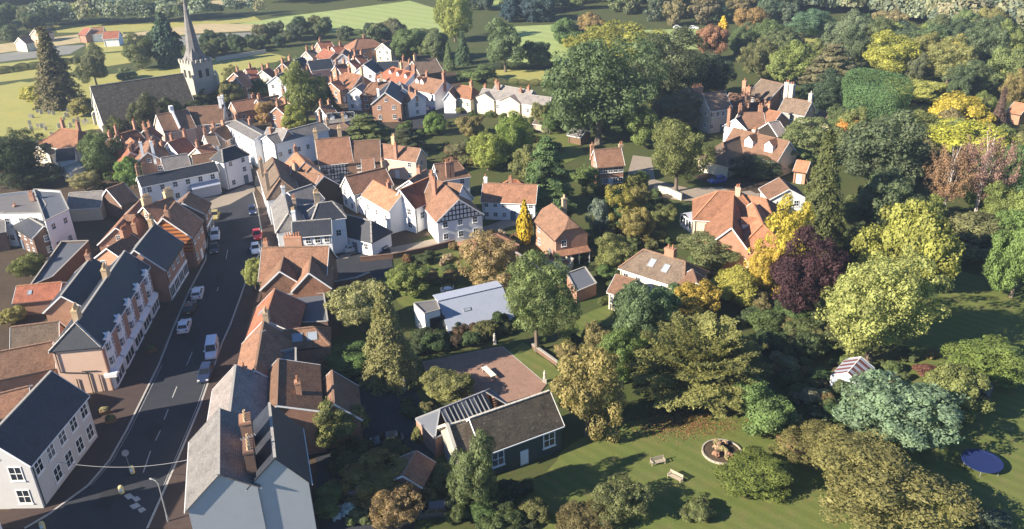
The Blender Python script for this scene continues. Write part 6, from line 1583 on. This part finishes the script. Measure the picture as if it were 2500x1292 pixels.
T('taller yellow-green tree right of the bright one', 1258, 340, 80, 110, 'oak', (.165, .18, .05))
T('fresh green round tree by the far lane', 1058, 302, 50, 50, 'broad', (.13, .19, .05))
T('olive round tree in the middle gardens', 1150, 310, 55, 60, 'broad', (.17, .16, .06))
T('small pale tree below the olive round one', 1120, 370, 60, 50, 'ragged', (.12, .13, .07))
T('dark wide cedar spreading in the middle of the village', 888, 320, 160, 58, 'cedar', (.105, .125, .05))
T('flat shaded bough of the village cedar to its right', 985, 345, 120, 50, 'cedar', (.07, .09, .045))
T('tall olive-green tree in the village centre', 742, 232, 100, 130, 'oak', (.125, .13, .045))
T('bright lower tree in front of the tall village-centre tree', 718, 290, 68, 58, 'broad', (.20, .21, .05))
T('dark evergreen right of the tall village-centre tree', 795, 235, 70, 80, 'conifer', (.06, .08, .04))
T('small autumn tree beside the low brown roof', 645, 270, 55, 50, 'ragged', (.26, .18, .07))
T('dark glossy palm-like shrub left of the white end wall', 628, 215, 70, 50, 'plume', (.05, .11, .045), clear=0)
T('olive tree right of the church tower', 560, 225, 55, 50, 'broad', (.14, .14, .05))
T('ivy-dark bush at the foot of the church tower', 470, 255, 60, 35, 'bush', (.05, .06, .035))
T('tall dark-green tree beside the red hip-roofed house', 244, 380, 92, 95, 'oak', (.085, .10, .045))
T('bright bushy tree at the left end of the long white inn', 318, 420, 60, 75, 'broad', (.13, .17, .05))
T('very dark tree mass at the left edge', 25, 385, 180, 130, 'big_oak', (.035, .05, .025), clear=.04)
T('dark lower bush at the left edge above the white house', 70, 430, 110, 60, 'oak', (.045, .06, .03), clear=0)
T('shady bush in the yard left of the flat roof', 70, 650, 90, 60, 'oak', (.11, .115, .04), clear=0)
T('yellow-green bush at the left edge by the brown roofs', 25, 775, 60, 45, 'bush', (.2, .2, .06))
T('leafy street tree by the twin-gabled house', 618, 668, 52, 70, 'broad', (.20, .20, .08), clear=.15)
T('sparse pale shrub with small leaves behind the inn', 205, 445, 70, 50, 'ragged', (.22, .2, .1), clear=0)
for lab, t_, o_, a_, b_, c_ in (('dark yew in front of the church nave', -3, 14.5, 5.2, 5.6, (.075, .072, .036)), ('smaller dark tree right of the yew, before the nave', 5.5, 13, 4.6, 4.4, (.055, .066, .036)),
                           ('ivy-dark tree crowding the church wall beside the tower', 11.5, 13, 3.8, 3.6, (.05, .06, .032)), ('low olive tree under the left gable of the church', -11, 12.5, 3.0, 3.0, (.10, .10, .045))):
    g_ = Matrix.Translation(ch.location) @ Matrix.Rotation(ch.rotation_euler.z, 4, 'Z') @ Vector((t_, -o_, 0)); plant(lab, g_.x, g_.y, a_, b_, 'oak', c_, clear=0)
# churchyard and field edge
T('tall brown-green conifer left of the church', 128, 172, 128, 170, 'conifer', (.12, .115, .055))
T('yellow-green low skirt of bush under the tall churchyard conifer', 88, 235, 70, 50, 'bush', (.25, .23, .06))
T('round dark tree right of the tall churchyard conifer', 226, 165, 76, 85, 'oak', (.085, .10, .05))
T('dark blue-green cypress beside the spire', 404, 103, 68, 115, 'column', (.06, .09, .055))
T('rounded mid-green tree left of the cypress', 338, 130, 80, 75, 'oak', (.105, .125, .06))
T('second dark tree behind the rounded one by the spire', 372, 110, 50, 70, 'broad', (.06, .08, .05))
T('round grey-green churchyard bush in front of the rounded tree', 310, 183, 46, 26, 'bush', (.16, .18, .09))
T('olive bush under the church left gable', 200, 262, 60, 45, 'bush', (.18, .17, .06))
# huge oak group and its neighbours
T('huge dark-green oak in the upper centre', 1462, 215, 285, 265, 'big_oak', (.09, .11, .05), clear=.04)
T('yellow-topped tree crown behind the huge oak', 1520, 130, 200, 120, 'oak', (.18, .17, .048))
T('right-hand shaded half of the huge oak group', 1640, 180, 210, 190, 'big_oak', (.065, .085, .045), clear=.04)  # same oak; its shade is put into a darker leaf colour
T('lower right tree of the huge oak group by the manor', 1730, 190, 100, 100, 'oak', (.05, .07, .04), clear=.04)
T('dark holly below the huge oak', 1465, 300, 70, 70, 'broad', (.06, .09, .04))
T('narrow leafy tree left of the huge oak', 1375, 260, 70, 90, 'broad', (.09, .115, .055))
T('yellow-green poplar in the upper centre', 1108, 48, 78, 100, 'oak', (.20, .22, .065))
T('dark tree base below the yellow-green poplar', 1130, 120, 50, 70, 'conifer', (.075, .10, .055))
T('round grey-green parkland tree right of the poplar', 1232, 115, 96, 105, 'oak', (.125, .145, .075), clear=.08)
T('small dark round parkland tree beside the grey-green one', 1312, 132, 56, 66, 'broad', (.06, .085, .05))
T('olive tree left of the poplar', 1058, 110, 70, 70, 'broad', (.12, .13, .06))
T('greener tree behind the cream gable of the far house', 985, 110, 70, 70, 'broad', (.10, .135, .055))
T('slim pale tree below the poplar', 1095, 140, 36, 60, 'conifer', (.13, .15, .07))
T('low dark bush behind the long white far house', 1165, 185, 80, 36, 'bush', (.10, .12, .05))
T('rust-coloured tree behind the huge oak', 1440, 62, 62, 60, 'broad', (.24, .15, .075))
T('green tree left of the rust-coloured one', 1385, 78, 80, 66, 'broad', (.10, .13, .06))
T('small gold-green tree in the parkland', 1398, 104, 46, 36, 'broad', (.26, .23, .06))
T('bright yellow slim tree in the far park', 1765, 68, 26, 46, 'column', (.48, .38, .05))
T('copper-brown round tree right of the far park lawn', 1740, 105, 70, 80, 'broad', (.22, .135, .07))
T('orange-brown tree in the far park', 1848, 58, 80, 70, 'broad', (.22, .135, .065))
T('dark-green conifer in the far park', 1812, 100, 44, 60, 'conifer', (.09, .11, .06))
T('green round tree behind the manor', 1925, 155, 90, 95, 'broad', (.17, .20, .055))
T('grey-green tree left of the round one behind the manor', 1862, 150, 80, 90, 'oak', (.12, .145, .06))
T('brown-tinged spreading cedar right of the manor', 2030, 165, 150, 100, 'cedar', (.135, .125, .07))
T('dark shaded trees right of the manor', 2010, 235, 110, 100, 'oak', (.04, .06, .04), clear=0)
T('clipped great block of bright green hedge right of the manor', 2132, 248, 140, 112, 'hedge', (.095, .15, .06), name='clipped_tree')
T('yellow tree with a pale forked trunk beyond the clipped block', 2172, 140, 130, 95, 'oak', (.28, .27, .06))
T('pale yellow bush right of the clipped block', 2240, 220, 120, 60, 'broad', (.26, .26, .075))
T('golden tree in the upper right', 2340, 280, 120, 95, 'broad', (.36, .28, .05))
T('dark red-brown narrow conifer at the upper right', 2440, 280, 50, 110, 'conifer', (.12, .085, .06))
T('green tree with blue shade at the top right', 2400, 120, 90, 120, 'oak', (.085, .125, .06))
T('slim gold tree between the greens at the top right', 2335, 140, 50, 110, 'broad', (.27, .25, .075))
T('leafy tree on the far right beyond the golden tree', 2480, 180, 90, 110, 'broad', (.14, .17, .06))
T('light green tree below the golden tree', 2255, 330, 130, 90, 'oak', (.16, .18, .06))
T('orange autumn tree right of the manor courtyard', 2085, 320, 90, 75, 'broad', (.33, .20, .055))
T('pale green tree hiding the end of the dormered house', 1975, 345, 130, 100, 'oak', (.15, .175, .075))
T('lower green shrub between the dormered house and the conifer', 1930, 380, 80, 60, 'broad', (.13, .16, .06))
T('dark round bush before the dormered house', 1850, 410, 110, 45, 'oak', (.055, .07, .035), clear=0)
T('light bush at the corner of the dormered house', 1800, 398, 40, 34, 'bush', (.18, .20, .07))
T('rounded tan tree in the upper right wood edge', 2165, 55, 70, 60, 'broad', (.24, .19, .10))
T('blue-green round tree in the upper right wood edge', 1985, 60, 95, 60, 'oak', (.10, .16, .085))
T('second blue-green tree in the upper right wood edge', 2065, 85, 100, 90, 'oak', (.11, .14, .075))
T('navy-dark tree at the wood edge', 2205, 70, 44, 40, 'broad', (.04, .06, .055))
T('grey-green tree on the right behind the yellow one', 2275, 110, 70, 80, 'oak', (.10, .13, .065))
# group trees that nothing tells apart
Cd = [(.075, .095, .055), (.06, .085, .05), (.10, .115, .06), (.12, .13, .06)]
grove('tree by the far-left cottages', 'trees round the far-left cottages', [(-40, 60), (80, 44), (110, 70), (60, 100), (-40, 110)], 12, (7, 12), Cd, ('far', 'broad'), 3)
grove('dark tree in the line behind the churchyard', 'trees behind the churchyard', [(480, 122), (720, 92), (730, 112), (500, 148)], 18, (5, 9), Cd, ('broad',), 4)
grove('tree above the far red houses', 'trees above the far red houses', [(700, 88), (760, 74), (990, 92), (960, 110), (760, 100)], 14, (5, 9), Cd, ('broad', 'far'), 5)
grove('small garden tree among the far houses', 'garden trees among the far houses', [(560, 200), (680, 150), (780, 170), (860, 150), (830, 200), (720, 215), (600, 225)], 14, (3, 6), [(.10, .13, .05), (.14, .15, .06), (.07, .09, .045)], ('broad', 'ragged'), 6)
grove('parkland tree in the upper middle distance', 'trees in the upper middle parkland', [(1060, -6), (1560, -14), (1560, 44), (1440, 40), (1300, 34), (1080, 30)], 36, (8, 14), [(.075, .10, .065), (.10, .12, .06), (.13, .14, .065), (.055, .08, .06)], ('far', 'broad'), 8)
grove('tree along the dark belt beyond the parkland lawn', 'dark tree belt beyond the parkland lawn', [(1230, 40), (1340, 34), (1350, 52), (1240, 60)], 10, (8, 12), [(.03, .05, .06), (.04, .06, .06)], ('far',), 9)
grove('mixed park tree behind the manor', 'park trees behind the manor', [(1560, 20), (1930, 14), (1940, 70), (1780, 62), (1580, 66)], 24, (8, 14), [(.085, .11, .065), (.12, .14, .07), (.16, .13, .07), (.07, .09, .06)], ('far', 'broad'), 10)
grove('tree between the park lawn and the manor', 'trees between the park lawn and the manor', [(1760, 120), (1860, 90), (2000, 110), (2010, 140), (1900, 190), (1790, 170)], 10, (7, 12), [(.10, .12, .055), (.14, .16, .06), (.13, .11, .06)], ('broad', 'oak'), 11)
grove('mixed tree in the right-hand wood', 'trees in the right-hand wood', [(2060, 110), (2560, 80), (2620, 330), (2400, 330), (2300, 240), (2200, 200), (2090, 190)], 44, (8, 14), [(.10, .125, .055), (.14, .165, .06), (.18, .19, .065), (.075, .10, .05), (.2, .17, .06)], ('broad', 'oak'), 12)
grove('garden tree behind the tall dark conifer', 'trees behind the tall dark conifer', [(2050, 340), (2260, 330), (2420, 400), (2520, 440), (2520, 520), (2260, 470), (2100, 420)], 14, (7, 11), [(.09, .11, .05), (.13, .15, .055), (.15, .15, .06)], ('broad', 'oak'), 13)
grove('garden tree between the brick houses', 'trees between the brick houses', [(1400, 420), (1560, 440), (1600, 500), (1640, 620), (1560, 600), (1440, 520)], 7, (4, 8), [(.11, .14, .05), (.15, .15, .05), (.08, .11, .045)], ('broad', 'ragged'), 14)
grove('tree in the shady right garden', 'trees in the shady right garden', [(2060, 560), (2140, 520), (2200, 560), (2140, 620), (2080, 640)], 4, (6, 9), [(.08, .10, .045), (.11, .13, .05)], ('oak',), 15)
grove('tree below the golden tree', 'trees at the right-hand edge', [(2330, 440), (2480, 440), (2560, 640), (2480, 740), (2420, 560)], 7, (8, 12), [(.12, .16, .05), (.15, .16, .055), (.10, .12, .05)], ('broad', 'oak'), 16)
grove('tree round the far brick house', 'trees round the brick house with tall windows', [(1300, 300), (1420, 290), (1560, 320), (1560, 380), (1440, 350), (1400, 420), (1330, 400)], 9, (4, 8), [(.11, .14, .05), (.16, .17, .055), (.08, .11, .045)], ('broad', 'ragged'), 17)
grove('tree between the manor and the drive', 'trees between the manor and the drive', [(1600, 250), (1700, 270), (1760, 300), (1760, 340), (1620, 330)], 6, (5, 8), [(.10, .13, .05), (.08, .10, .05), (.14, .15, .06)], ('oak', 'broad'), 18)
# shrubs and hedges in the gardens
SB = [(.08, .105, .04), (.11, .12, .045), (.055, .075, .03), (.14, .13, .055), (.15, .10, .05)]
def shrubs(label, group, poly, n, h, seed, cols=SB, kinds=('bush',)):
    grove(label, group, poly, n, h, cols, kinds, seed, 'shrub', 'shrub', (.9, 1.5))
shrubs('low shrub in the middle gardens', 'shrubs in the middle gardens', [(960, 330), (1060, 300), (1280, 300), (1400, 400), (1300, 420), (1130, 420), (1000, 380)], 46, (1.2, 3.2), 21)
shrubs('shrub along the lane border', 'shrubs along the lane border', [(980, 640), (1170, 596), (1260, 560), (1290, 580), (1240, 640), (1160, 640), (1120, 700), (1000, 700)], 30, (1, 2.4), 22, SB + [(.30, .29, .22), (.28, .24, .16)])
shrubs('dark shrub round the modern house', 'shrubs round the modern house', [(1000, 830), (1110, 810), (1240, 790), (1240, 840), (1100, 860), (1010, 880), (940, 900)], 26, (1.2, 3), 23, [(.05, .07, .03), (.08, .09, .035), (.07, .05, .03)])
shrubs('shrub in the border between patio grass and yew', 'shrubs in the border below the green tree', [(1310, 830), (1400, 820), (1480, 800), (1500, 900), (1420, 940), (1360, 890)], 20, (1, 2.6), 24, SB + [(.22, .17, .08)])
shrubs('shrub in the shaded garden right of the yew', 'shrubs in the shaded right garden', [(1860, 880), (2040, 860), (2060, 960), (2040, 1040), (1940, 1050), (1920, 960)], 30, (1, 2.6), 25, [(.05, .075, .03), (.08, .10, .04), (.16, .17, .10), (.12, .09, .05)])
shrubs('shrub around the half-hipped house and bungalow', 'shrubs around the brick house and bungalow', [(1400, 600), (1520, 560), (1560, 620), (1500, 700), (1480, 760), (1430, 700)], 20, (1.2, 3), 26)
shrubs('shrub on the bank below the manor', 'shrubs below the manor', [(1690, 380), (1760, 390), (1900, 395), (1900, 430), (1700, 430)], 12, (1, 2.2), 27)
shrubs('dark shrub along the edge of the yard by the barn', 'shrubs along the dark yard', [(880, 900), (1010, 920), (1060, 1060), (1030, 1080), (980, 980), (890, 930)], 16, (1, 2.4), 28, [(.05, .07, .03), (.12, .12, .05)])
shrubs('white-flowered shrub at the bottom centre', 'white-flowered shrubs at the bottom centre', [(815, 1240), (905, 1190), (930, 1240), (870, 1310), (820, 1310)], 12, (.9, 1.8), 29, [(.50, .48, .60), (.45, .42, .5), (.12, .14, .06)])
shrubs('shrub behind the garden of the white inn', 'shrubs behind the white inn', [(150, 430), (230, 420), (330, 440), (330, 455), (200, 470)], 9, (1, 2.4), 30)
shrubs('shrub under the long cream building', 'shrubs under the long cream building', [(1090, 262), (1180, 270), (1340, 300), (1400, 330), (1300, 330), (1150, 290)], 22, (1, 2.6), 31)
shrubs('dark shrub in the shade beneath the great right-hand trees', 'shrubs beneath the right-hand trees', [(2050, 600), (2120, 560), (2300, 620), (2300, 690), (2150, 690)], 12, (1, 2.2), 32)
shrubs('shrub along the foot of the church', 'shrubs along the foot of the church', [(270, 290), (480, 255), (520, 250), (520, 262), (400, 285), (280, 305)], 14, (3.0, 6.5), 33, [(.06, .07, .035), (.045, .06, .03)])
shrubs('shrub in the gardens of the right-hand houses', 'shrubs in the right-hand house gardens', [(1420, 470), (1560, 450), (1680, 500), (1640, 620), (1720, 640), (1900, 720), (1780, 720), (1560, 600)], 26, (1, 2.6), 35, SB + [(.2, .19, .06)])
shrubs('dark shrub behind the yew', 'shrubs in the deep shade behind the yew', [(1800, 745), (1900, 770), (2010, 775), (2050, 850), (1960, 880), (1850, 860)], 20, (2, 4.2), 36, [(.05, .07, .03), (.07, .09, .035), (.11, .11, .045)])  # dark planting added to stand in for deep shade on the grass
shrubs('dark shrub at the bottom edge', 'shrubs at the bottom edge below the barn', [(1040, 1190), (1110, 1150), (1220, 1190), (1330, 1220), (1340, 1300), (1060, 1300)], 18, (1.2, 3), 37, [(.06, .08, .03), (.085, .09, .035), (.045, .06, .028)])
shrubs('shrub by the dark yard', 'shrubs in the dark yard above the autumn tree', [(800, 1110), (900, 1060), (1010, 1120), (980, 1160), (860, 1190), (800, 1190)], 12, (1.2, 3), 38, [(.05, .065, .03), (.07, .08, .03)])
shrubs('shrub around the willow and greenhouse', 'shrubs around the willow and greenhouse', [(1990, 900), (2020, 960), (2100, 980), (2300, 890), (2360, 930), (2290, 860), (2150, 890)], 16, (1, 2.2), 34, [(.10, .13, .05), (.2, .16, .07), (.07, .09, .04)])
hedge('dark hedge along the lower edge of the long green field', (860, 84), (1070, 82), 2.0, 2.2, (.06, .085, .04))
hedge('hedge along the far edge of the yellow churchyard', (-40, 186), (210, 150), 2.4, 2.6, (.05, .07, .04))
hedge('clipped hedge behind the long cream building', (1190, 205), (1370, 212), 1.6, 2.0, (.10, .11, .045))
hedge('dark hedge above the parkland strip', (1200, 170), (1420, 164), 1.8, 2.2, (.05, .065, .04))
hedge('garden hedge below the dark conifer shade', (2060, 640), (2150, 612), 2.0, 1.8, (.13, .14, .045))
# ------------------------------------------------------------------ the wooded hillside: one mass of crowns
def wood(polys, n, h, cols, seed):
    rng = np.random.default_rng(seed); rg = random.Random(seed)
    base = []
    for s in range(4):
        d = sph(rng, 300); d[:, 2] = np.abs(d[:, 2]) * 1.0 - .15
        base.append((unit(d) * lumpy(rng, unit(d), .3)[:, None] * rng.uniform(.8, 1.05, (300, 1)), unit(d)))
    cs, ns, ts, cl, sz = [], [], [], [], []
    for poly, cnt in zip(polys, n):
        pl = [tuple(G(*p).xy) for p in poly]; x0, x1 = min(p[0] for p in pl), max(p[0] for p in pl); y0, y1 = min(p[1] for p in pl), max(p[1] for p in pl); k = 0; tr = 0
        while k < cnt and tr < cnt * 60:
            tr += 1; p = (rg.uniform(x0, x1), rg.uniform(y0, y1))
            if not inpoly(p, pl): continue
            k += 1; hh = rg.uniform(*h); a = hh * rg.uniform(.36, .55); B_, D_ = base[rg.randrange(4)]; an = rg.uniform(0, 6.28); ca, sa = math.cos(an), math.sin(an)
            R_ = np.array([[ca, -sa, 0], [sa, ca, 0], [0, 0, 1]])
            q = (B_ @ R_.T) * np.array([a, a, hh * .5]) + np.array([p[0], p[1], hh * .52])
            cs.append(q); ns.append(D_ @ R_.T + .5 * rng.normal(size=q.shape)); ts.append(rng.normal(.45, .16, len(q))); sz.append(np.full(len(q), a * .24) * rng.uniform(.7, 1.3, len(q)))
            c0 = np.array(rg.choice(cols)) * rg.uniform(.8, 1.2); cl.append(np.tile(c0, (len(q), 1)))
    me = leafmesh('wood', np.concatenate(cs), np.concatenate(ns), np.concatenate(sz), np.concatenate(ts), 'leaf_wood', np.concatenate(cl), rng, 1.3)
    o = put('wood', me); o['kind'] = 'stuff'; tag(o, 'grey-green wooded hillside filling the far distance', 'wood', 'wood'); return o
wood([[(1900, 30), (2120, 20), (2700, 0), (2700, 110), (2480, 96), (2200, 56), (2100, 40)], [(1100, -14), (1900, -24), (2700, -40), (2700, 10), (2100, 24), (1900, 36), (1560, 14)], [(-300, -6), (640, -24), (1100, -26), (1100, -10), (640, -6), (-300, 26)],
      [(90, 56), (640, 34), (640, 44), (90, 72)], [(640, 0), (1060, -14), (1060, -2), (640, 14)]],
     [500, 900, 500, 60, 40], (7, 13), [(.15, .17, .115), (.125, .15, .105), (.175, .18, .105), (.10, .125, .095), (.19, .175, .11)], 5)  # crown colours paled; some of the distance haze is put into them

# ------------------------------------------------------------------ the air
m = bpy.data.materials.new('haze'); m.use_nodes = True; t = m.node_tree
for nd in list(t.nodes):
    if nd.type != 'OUTPUT_MATERIAL': t.nodes.remove(nd)
pv = t.nodes.new('ShaderNodeVolumePrincipled'); pv.inputs['Density'].default_value = HAZE; pv.inputs['Color'].default_value = (.66, .80, 1.0, 1); pv.inputs['Anisotropy'].default_value = .2
t.links.new(pv.outputs[0], t.nodes['Material Output'].inputs['Volume']); MATS['haze'] = m
mb = MB(); mb.box(-S - 20, S + 20, -S + 480, S + 520, -1.0, 72.0); o = mb.build('haze', 'haze'); o['kind'] = 'stuff'; tag(o, 'thin pale haze hanging over the whole valley', 'haze', 'haze')
# fallen leaves on the grass under the yew
rng = np.random.default_rng(8); k = 2600; c0 = G(1665, 1035); pp = np.stack([c0.x + rng.normal(size=k) * 3.6, c0.y + rng.normal(size=k) * 1.6, np.full(k, .10)], 1)
me = leafmesh('fallen_leaves', pp, np.tile([0, 0, 1.0], (k, 1)) + .3 * rng.normal(size=(k, 3)), rng.uniform(.08, .2, k), rng.random(k), 'leaf_wood', np.tile([.17, .095, .045], (k, 1)) * rng.uniform(.6, 1.3, (k, 1)), rng)
o = put('fallen_leaves', me); o['kind'] = 'stuff'; tag(o, 'red-brown fallen leaves on the grass below the yew', 'fallen leaves', 'fallen leaves')
